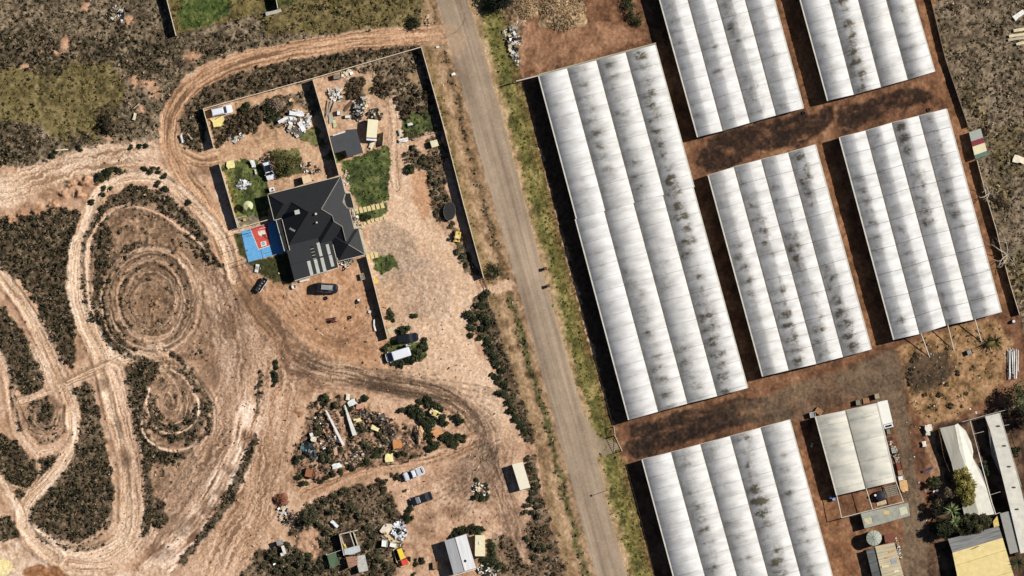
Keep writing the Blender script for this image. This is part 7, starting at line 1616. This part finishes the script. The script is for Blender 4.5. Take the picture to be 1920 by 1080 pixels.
GROUPS = [
 ('low round shrub on the sandy bank along the top of the outer motocross loop', 'shrubs on the bank of the outer loop', 'g', [(190, 330, 8), (198, 322, 8), (207, 318, 8), (216, 318, 7), (226, 320, 5), (267, 316, 5), (284, 321, 5), (296, 316, 4), (297, 323, 4), (308, 330, 6), (295, 344, 6), (312, 353, 6), (247, 350, 5), (255, 350, 3), (196, 353, 5), (207, 353, 4), (193, 365, 5), (173, 381, 6), (352, 382, 6), (182, 336, 5)]),
 ('green shrub in the clump round the white van and the black wagon', 'shrubs round the van', 'g', [(757, 622, 9), (764, 618, 7), (795, 640, 7), (791, 652, 8), (787, 664, 8), (776, 672, 9), (764, 678, 8), (752, 682, 7), (741, 681, 7), (724, 655, 6), (722, 664, 5), (727, 648, 5), (795, 652, 6), (781, 660, 7), (748, 640, 4)]),
 ('green shrub in the thicket round the cream and yellow tracked loader', 'shrubs round the tracked loader', 'g', [(786, 754, 6), (800, 752, 8), (808, 758, 9), (818, 762, 8), (824, 768, 6), (760, 770, 7), (769, 767, 8), (778, 764, 8), (785, 770, 8), (778, 778, 8), (788, 782, 9), (797, 790, 10), (805, 796, 9), (812, 788, 9), (820, 782, 7), (832, 790, 9), (829, 780, 7), (800, 803, 8), (806, 812, 8), (804, 824, 7), (812, 836, 8), (805, 842, 7), (820, 832, 8), (752, 768, 6)]),
 ('green shrub in the hedge below the orange plywood diamond beside the haul track', 'hedge shrubs in the haul track bend', 'g', [(838, 818, 8), (846, 823, 9), (855, 828, 8), (850, 834, 7), (862, 818, 8), (870, 822, 7), (840, 828, 6), (830, 822, 7)]),
 ('dark green shrub on the bare inside of the haul track bend', 'lone shrubs in the haul track bend', 'g', [(858, 785, 8), (864, 791, 7), (845, 783, 5)]),
 ('dark shrub in the thick strip below the compound entrance along the wire fence', 'shrubs below the compound entrance', 'g', [(905, 560, 8), (912, 552, 8), (900, 572, 7), (908, 572, 8), (881, 588, 8), (886, 602, 8), (884, 616, 7), (880, 628, 6), (905, 590, 8), (912, 602, 9), (908, 616, 8), (902, 634, 7), (914, 640, 8), (920, 655, 8), (925, 668, 8), (930, 682, 8), (925, 705, 7), (935, 712, 8), (942, 722, 8), (946, 738, 8), (955, 752, 8), (935, 735, 6), (960, 768, 8), (968, 782, 8), (976, 796, 8), (984, 810, 7), (938, 696, 7)]),
 ('small dark shrub in the row along the lower junk yard track', 'shrubs by the lower junk yard track', 'g', [(774, 855, 5), (758, 850, 6), (748, 852, 5), (735, 850, 6), (705, 852, 8), (712, 845, 8), (690, 865, 7), (676, 872, 6), (660, 876, 7), (640, 884, 6), (625, 888, 6), (612, 895, 6), (600, 902, 6), (570, 905, 7), (562, 895, 6), (558, 862, 7), (566, 858, 6)]),
 ('bushy green shrub in the thicket of the junk yard interior', 'shrubs inside the junk yard', 'o', [(715, 815, 9), (722, 826, 9), (708, 808, 7), (690, 838, 9), (680, 832, 7), (668, 842, 7), (700, 850, 9), (615, 860, 10), (608, 852, 9), (620, 846, 8), (604, 860, 8), (596, 800, 9), (598, 812, 9), (592, 790, 7), (676, 800, 8), (684, 806, 8), (640, 842, 6), (628, 838, 6)]),
 ('round shrub near the top edge of the junk yard by the white metal sheet', 'shrubs at the top of the junk yard', 'g', [(608, 745, 7), (606, 758, 5), (614, 749, 5), (627, 760, 6), (682, 745, 7), (655, 766, 6), (643, 775, 5), (676, 752, 4)]),
 ('low shrub in the small row on bare dirt west of the junk yard', 'row of shrubs west of the junk yard', 'g', [(515, 680, 5), (518, 688, 5), (517, 700, 5), (519, 706, 6), (516, 714, 5), (513, 722, 4), (512, 698, 4)]),
 ('dark green shrub in the hedge curving round the silver gabled shed', 'hedge round the gabled shed', 'g', [(846, 1010, 6), (854, 1002, 7), (863, 996, 8), (872, 993, 8), (882, 992, 8), (892, 995, 8), (898, 999, 6), (904, 992, 5), (840, 1016, 6), (918, 1018, 7), (922, 1028, 8), (926, 1040, 8), (928, 1052, 9), (918, 1050, 8), (908, 1052, 8), (936, 1060, 8)]),
 ('round shrub on the dirt between the farm machine and the gabled shed', 'shrubs by the farm machine', 'g', [(793, 1051, 6), (779, 1060, 5), (767, 1048, 4), (775, 1076, 4), (780, 1050, 3)]),
 ('green shrub standing just below the black sedan', 'shrubs below the black sedan', 'g', [(766, 960, 7), (768, 970, 7), (764, 975, 6), (770, 952, 5), (763, 965, 6)]),
 ('shrub on the little planted island near the cream container', 'shrubs on the little island', 'g', [(893, 930, 7), (904, 932, 7), (914, 932, 6), (890, 916, 4), (895, 900, 5), (911, 910, 5)]),
 ('dark shrub in the strip between the cream container and the verge', 'shrubs by the cream container', 'o', [(988, 862, 7), (994, 870, 7), (998, 882, 8), (1002, 895, 8), (1004, 910, 8), (1002, 924, 8), (996, 935, 8), (1006, 938, 8), (1010, 950, 8), (990, 948, 7), (984, 960, 7), (998, 960, 8), (1010, 966, 7), (988, 1010, 7), (1000, 1020, 8), (1010, 1030, 8), (1020, 1028, 8), (1032, 1024, 7), (1005, 1044, 8)]),
 ('shrub left of the white ute at the edge of the dry weed patch', 'shrubs by the white ute', 'o', [(745, 896, 7), (735, 890, 5), (720, 905, 7), (712, 900, 6), (728, 955, 8), (735, 965, 6), (722, 918, 6), (760, 920, 4), (752, 900, 4)]),
 ('small lone shrub on the gravel below the compound drive', 'lone shrubs on the gravel', 'g', [(733, 594, 7), (777, 593, 6), (731, 586, 6), (736, 600, 5), (768, 322, 8), (770, 312, 7)]),
 ('shrub in the dark scrub between the derelict hut and the mulch mound', 'shrubs west of the derelict hut', 'o', [(575, 962, 9), (588, 955, 9), (600, 948, 9), (612, 940, 8), (626, 930, 8), (640, 925, 8), (650, 918, 7), (580, 975, 9), (592, 968, 9), (600, 985, 9), (612, 1000, 9), (606, 1018, 8), (620, 960, 9), (655, 945, 10), (666, 955, 9), (648, 960, 9), (672, 965, 8), (690, 990, 9), (700, 1005, 9), (695, 1020, 9), (705, 1035, 9), (712, 1050, 9), (690, 1042, 8), (702, 1062, 9), (725, 1060, 8)]),
 ('shrub in the green clump round the wrecked white truck', 'shrubs round the truck wreck', 'o', [(540, 1020, 7), (512, 1030, 7), (505, 1044, 8), (515, 1050, 9), (528, 1052, 9), (545, 1048, 9), (556, 1040, 9), (566, 1052, 10), (580, 1040, 8), (578, 1060, 10), (592, 1066, 9), (560, 1070, 9), (540, 1068, 9), (520, 1070, 8), (495, 1060, 7), (600, 1052, 8)]),
 ('brown dry shrub in the north yard weeds beside the roadside compound wall', 'brown shrubs in the north yard', 'd', [(660, 162, 8), (668, 170, 8), (660, 178, 8), (652, 172, 7), (670, 160, 8), (664, 150, 6), (680, 155, 5), (697, 170, 5), (712, 150, 8), (705, 162, 7), (718, 168, 7), (712, 175, 5), (725, 160, 8), (730, 172, 6), (748, 190, 8), (756, 200, 9), (768, 205, 9), (760, 215, 8), (775, 190, 8), (790, 205, 8), (782, 170, 8), (800, 180, 8), (682, 150, 4)]),
 ('dark shrub on the weedy strip between gravel drive and roadside wall', 'shrubs by the roadside wall', 'o', [(795, 298, 7), (800, 310, 6), (790, 305, 6), (782, 290, 5), (818, 345, 7), (812, 362, 6), (824, 372, 7), (830, 385, 6), (818, 400, 6), (808, 330, 5), (775, 275, 6), (858, 470, 7), (866, 482, 7), (875, 496, 6), (844, 425, 5), (850, 418, 5)]),
 ('dark shrub in the patch of scrub below the white station wagon', 'shrubs below the station wagon', 'd', [(430, 235, 8), (442, 226, 8), (455, 215, 8), (468, 208, 8), (480, 212, 8), (470, 222, 9), (485, 225, 8), (460, 232, 9), (448, 240, 8), (435, 250, 7), (420, 258, 7), (412, 268, 7), (475, 240, 7)]),
 ('green shrub left of the white rubble heap inside the compound', 'shrubs left of the rubble heap', 'g', [(500, 200, 7), (508, 210, 7), (514, 222, 7), (504, 224, 6), (512, 205, 6), (520, 214, 6), (465, 200, 8), (456, 206, 7)]),
 ('low dry shrub scattered on the bare ground below the leaning struts', 'shrubs below the struts', 'd', [(1710, 695, 6), (1705, 705, 6), (1708, 718, 5), (1735, 740, 4), (1762, 740, 5), (1784, 760, 5), (1796, 700, 5), (1812, 738, 4), (1775, 720, 4), (1746, 762, 4), (1718, 665, 5), (1712, 675, 5)]),
 ('dark shrub clinging to the bank left of the spoil heaps', 'shrubs on the spoil bank', 'g', [(98, 290, 6), (104, 284, 5), (150, 278, 6), (245, 276, 5), (262, 276, 5), (272, 272, 5)]),
 ('olive shrub in the dry paddock beside the eastern boundary wall', 'shrubs in the east paddock', 'd', [(1866, 372, 9), (1876, 378, 10), (1884, 384, 8), (1872, 388, 7), (1850, 240, 7), (1848, 250, 6), (1832, 212, 6), (1812, 190, 6), (1876, 60, 7), (1786, 12, 7)]),
]
for lab, grp, kd, pts in GROUPS:
    for x, y, r in pts: shrub(x, y, r * 1.08, lab, grp, kd)

bark = mat('bark_brown', lin(112, 92, 72), .9, .3, 4, bump=.3); palebark = mat('bark_pale', lin(196, 184, 164), .9, .2, 4)
def tree(name, label, cat, px, py, R, H, palette, seed, n=26, leaves=60, size=.28, trunk=.16, sx=1.0, sy=1.0, ang=0.0, lean=(0, 0), crown0=.3, rad=(.22, .42)):
    q = P(px, py); root = thing(name, label, cat, (q.x, q.y, 0), None, math.radians(ang)); root['_local'] = 1
    r = np.random.default_rng(seed); cen = []; rr_ = []
    for k in range(n):
        a = r.uniform(0, 6.283); t = r.random() ** .55; z = H * (crown0 + (.9 - crown0) * r.random() * (1 - .55 * t * t))
        cen.append((R * t * math.cos(a) * .82 * sx + lean[0], R * t * math.sin(a) * .82 * sy + lean[1], z)); rr_.append(R * r.uniform(*rad))
    cen = np.array(cen); rr_ = np.array(rr_)
    pc = mixpal(np.clip(.7 * r.random(n) + .3 * (cen[:, 2] / H), 0, 1), [lin(*c) for c in palette])
    V, Cc = leaf_soup(cen, rr_, rr_ * .75, pc, leaves, size, seed=seed + 1)
    soup_obj('crown', V, Cc, leafm, root)
    mb = MB(); fork = Vector((lean[0] * .4, lean[1] * .4, H * .3)); mb.tube((0, 0, -.1), fork, trunk, trunk * .75, 8)
    for k in range(0, n, 3):
        c = Vector(cen[k]); m_ = fork.lerp(c, .5) + Vector((0, 0, .15 * H)); mb.tube(fork, m_, trunk * .5, trunk * .3, 6); mb.tube(m_, c, trunk * .3, trunk * .1, 5)
    mb.build('trunk', bark, root); return root
tree('garden_tree', 'round olive green tree beside the white hatchback in the compound', 'tree', 536, 305, 3.6, 4.0, [(50, 52, 24), (84, 84, 42), (116, 112, 62), (146, 138, 86)], 5, 34, 80, .22, crown0=.2)
tree('flowering_tree', 'yellow flowering tree leaning over the torn cream shade house film', 'tree', 1808, 913, 2.9, 5.5, [(60, 60, 28), (104, 98, 42), (146, 134, 62), (182, 168, 98)], 6, 80, 90, .24, sx=.9, sy=1.75, ang=12, crown0=.45, rad=(.2, .36))
tree('garden_tree', 'dense dark green tree along the upper edge of the yellow roofed shed', 'tree', 1822, 982, 3.0, 4.6, [(24, 28, 14), (46, 48, 24), (74, 72, 38), (96, 92, 54)], 7, 80, 90, .28, sx=1.75, sy=.8, ang=14, crown0=.4, rad=(.2, .36))
tree('dry_shrub', 'pale brown dried out bush between the yellow tree and the spiky plants', 'bush', 1779, 926, 1.5, 4.6, [(92, 78, 58), (136, 118, 90), (168, 150, 118)], 8, 16, 60, .16, crown0=.6)
tree('garden_tree', 'broad dark tree at the left end of the dense tree by the yellow roofed shed', 'tree', 1768, 990, 2.4, 4.4, [(18, 24, 11), (38, 44, 20), (62, 66, 34)], 29, 44, 80, .28, crown0=.35)
tree('garden_tree', 'dark tree rising in the shade left of the spiky plants', 'tree', 1757, 952, 1.9, 4.0, [(20, 24, 12), (34, 38, 20), (52, 54, 30)], 9, 20, 60, .26, crown0=.4)
tree('garden_tree', 'small olive tree above the dried out bush beside the torn shade house', 'tree', 1752, 906, 1.5, 2.6, [(34, 40, 20), (64, 70, 36), (96, 98, 56)], 10, 16, 60, .22)
tree('gum_tree', 'large pale leaved tree cut off by the right edge near the white pipes', 'tree', 1912, 742, 3.4, 6.8, [(40, 46, 24), (78, 84, 46), (122, 124, 82), (160, 158, 116)], 11, 34, 60, .28, crown0=.45)
tree('gum_tree', 'dark tree in the top right of the roofless area at the far right edge', 'tree', 1930, 770, 3.4, 7.0, [(24, 28, 14), (46, 50, 26), (74, 78, 42)], 12, 30, 60, .28, crown0=.45)
tree('dead_shrub', 'dark twiggy bush right of the mulch mound with a spreading shadow', 'bush', 577, 965, 2.3, 4.4, [(44, 46, 26), (76, 76, 48), (110, 104, 72)], 13, 22, 46, .22, crown0=.4)
tree('garden_tree', 'dark spreading tree at the top edge right of the sealed road', 'tree', 938, 0, 3.2, 4.0, [(16, 22, 14), (30, 36, 22), (50, 54, 32)], 14, 34, 60, .28)
tree('creeper_bush', 'long dark green bush at the top beside the ridged white greenhouse', 'bush', 1186, 18, 2.6, 1.8, [(24, 34, 16), (48, 62, 28), (74, 84, 42), (96, 98, 56)], 15, 30, 60, .2, sx=.7, sy=1.9, ang=18, crown0=.1)
tree('garden_bush', 'brownish bush in the olive field below the west wall of the scrubland', 'bush', 199, 232, 2.0, 2.4, [(40, 36, 24), (66, 58, 38), (92, 82, 56)], 16, 20, 50, .2, sx=.7, sy=1.4, ang=10, crown0=.1)
tree('garden_bush', 'dense green bush at the right end of the olive field by the road mouth', 'bush', 775, 44, 1.9, 1.6, [(24, 32, 16), (50, 56, 28), (80, 82, 44)], 17, 18, 50, .2, crown0=.1)
tree('garden_bush', 'green leafy bush at the lower right end of the roadside compound wall', 'bush', 928, 506, 2.2, 1.6, [(36, 44, 22), (66, 72, 38), (98, 98, 60), (150, 140, 110)], 18, 20, 50, .2, sx=.8, sy=1.2, crown0=.1)
tree('garden_bush', 'leafy bush beside the lower fence inside the right torn shade house', 'bush', 1907, 847, 1.3, 1.2, [(34, 44, 22), (60, 70, 36), (90, 94, 54)], 19, 12, 50, .2, crown0=.1)
tree('garden_bush', 'trailing plants growing in the dark gap between the two torn shade houses', 'bush', 1850, 878, 1.2, 1.2, [(40, 52, 34), (74, 86, 58), (104, 110, 80)], 20, 14, 50, .18, sx=.8, sy=2.0, ang=15, crown0=.1)
tree('garden_bush', 'leafy flower bed beside the front porch between the two stepping stone rows', 'bush', 684, 407, 1.2, .8, [(28, 36, 18), (56, 66, 34), (92, 96, 60)], 21, 14, 50, .16, sx=1.5, sy=.8, ang=14, crown0=.1)
def spiky(name, label, px, py, R, n, z0, palette, seed, droop=.35, trunkm=bark, width=.14):
    q = P(px, py); root = thing(name, label, 'palm', (q.x, q.y, 0)); root['_local'] = 1
    r = random.Random(seed); mb = MB()
    for k in range(n):
        a = r.uniform(0, 6.283); l = R * r.uniform(.6, 1.05); el = r.uniform(.1, 1.1); prev = Vector((0, 0, z0)); w0 = width * r.uniform(.7, 1.2)
        f = r.uniform(.75, 1.15); c = lin(*r.choice(palette)); mb.cur = tuple(x * f for x in c)
        d = Vector((math.cos(a), math.sin(a), 0)); sdv = Vector((-d.y, d.x, 0)); pts = []
        for j in range(5):
            t = j / 4; p = d * (l * t * math.cos(el * (1 - .4 * t))) + Vector((0, 0, z0 + l * (math.sin(el) * t - droop * 1.6 * t * t))); w_ = w0 * (1 - t) ** .7 * (.5 + t if t < .5 else 1)
            pts += [p - sdv * w_, p + sdv * w_]
        mb.add(pts, [[2 * j, 2 * j + 1, 2 * j + 3, 2 * j + 2] for j in range(4)])
    o = mb.build('fronds', leafm, root, colors=True)
    mb = MB(); mb.tube((0, 0, -.1), (0, 0, z0 + .05), .18, .14, 8); mb.build('trunk', trunkm, root)
    return root
YU = [(84, 104, 52), (112, 130, 70), (140, 150, 96), (60, 78, 38), (166, 168, 124)]
spiky('yucca', 'tall spiky green yucca left of the yellow flowering tree', 1783, 957, 2.4, 60, 3.4, YU, 1)
spiky('yucca', 'lower spiky yucca just beneath the tall one beside the shed shade', 1790, 976, 1.9, 44, 3.0, YU, 2)
PA = [(70, 66, 28), (104, 94, 44), (130, 116, 62), (52, 52, 24)]
spiky('palm', 'small olive palm below the lower right corner of the eastern greenhouse', 1866, 640, 2.9, 60, 1.0, PA, 3, .2)
spiky('palm', 'dark palm at the top edge over the grassy road verge', 942, 3, 3.4, 60, 2.4, [(20, 30, 20), (34, 44, 28), (50, 58, 36)], 4, .25)
spiky('palm', 'dark palm in the bottom right corner right of the yellow roofed shed', 1908, 1055, 2.8, 60, 2.2, [(24, 36, 16), (44, 56, 26), (66, 76, 38)], 5, .25)
# bare tree leaning over the eastern wall
def bare_tree(label, px, py, seed, m, H, spread, name='bare_tree'):
    q = P(px, py); root = thing(name, label, 'tree', (q.x, q.y, 0)); root['_local'] = 1
    r = random.Random(seed); tk_ = MB(); mb = MB(); tk_.tube((0, 0, -.1), (0, 0, H * .3), .2, .16, 8)
    def grow(p, d, l, rad, depth):
        for s_ in range(3):
            d2 = (d + Vector((r.uniform(-.3, .3), r.uniform(-.3, .3), r.uniform(-.12, .2)))).normalized(); p2 = p + d2 * l / 3; mb.tube(p, p2, rad, rad * .82, 5); p, d, rad = p2, d2, rad * .82
            if depth > 0 and s_ > 0:
                dd = (d + Vector((r.uniform(-1, 1), r.uniform(-1, 1), r.uniform(-.2, .5)))).normalized(); grow(p, dd, l * .62, rad * .7, depth - 1)
    for k in range(7):
        a = k * .9 + r.uniform(-.3, .3); grow(Vector((0, 0, H * .3)), Vector((math.cos(a), math.sin(a), r.uniform(.3, .9))).normalized(), spread * r.uniform(.7, 1.1), .11, 2)
    mb.build('branch', m, root); tk_.build('trunk', m, root)
bare_tree('leafless pale tree with twisting branches beside the eastern greenhouse and its wall', 1888, 478, 3, palebark, 5.0, 4.4)
bare_tree('small leafless pale tree halfway along the eastern boundary wall', 1854, 362, 8, palebark, 3.6, 2.0)

# building heights set from the length of their shadows
for o in [o for o in bpy.data.objects if o.parent is None and o.type == 'EMPTY']:
    if o.get('category') in ('greenhouse', 'wall', 'fence', 'house', 'shed', 'container', 'shelter', 'lean-to', 'shade house', 'water tank', 'netting frame', 'gate', 'hut', 'pen', 'screen', 'truck', 'caravan'): o.scale = (1, 1, .82)
    if '_local' in o: del o['_local']
# ------------------------------------------------------------------ light and camera
EL = math.radians(38); sd = Vector((0.948, 0.318, 0)).normalized()
sun = bpy.data.lights.new('sun', 'SUN'); sun.energy = 5.0; sun.angle = math.radians(.5); sun.color = (1, .96, .91)
so = bpy.data.objects.new('sun', sun); COL.objects.link(so)
dirv = Vector((-sd.x * math.cos(EL), -sd.y * math.cos(EL), -math.sin(EL)))
so.rotation_euler = dirv.to_track_quat('-Z', 'Y').to_euler(); so.location = (60, 20, 80)
w = bpy.data.worlds.new('World'); scene.world = w; w.use_nodes = True
wn = w.node_tree.nodes; bg = wn['Background']; bg.inputs['Strength'].default_value = .05
sk = wn.new('ShaderNodeTexSky'); sk.sky_type = 'NISHITA'; sk.sun_disc = False; sk.air_density = .55; sk.dust_density = .3
sk.sun_elevation = EL; sk.sun_rotation = math.atan2(sd.x, sd.y)
w.node_tree.links.new(sk.outputs[0], bg.inputs['Color'])
cd = bpy.data.cameras.new('camera'); cam = bpy.data.objects.new('camera', cd); COL.objects.link(cam)
cam.location = (0, 0, CAMH); cd.sensor_width = 36; cd.lens = 36 * CAMH / (1920 * S)
cd.clip_start = 500; cd.clip_end = 6000
scene.camera = cam
scene.view_settings.view_transform = 'Standard'; scene.view_settings.look = 'None'
scene.view_settings.exposure = 0.70; scene.view_settings.gamma = 1
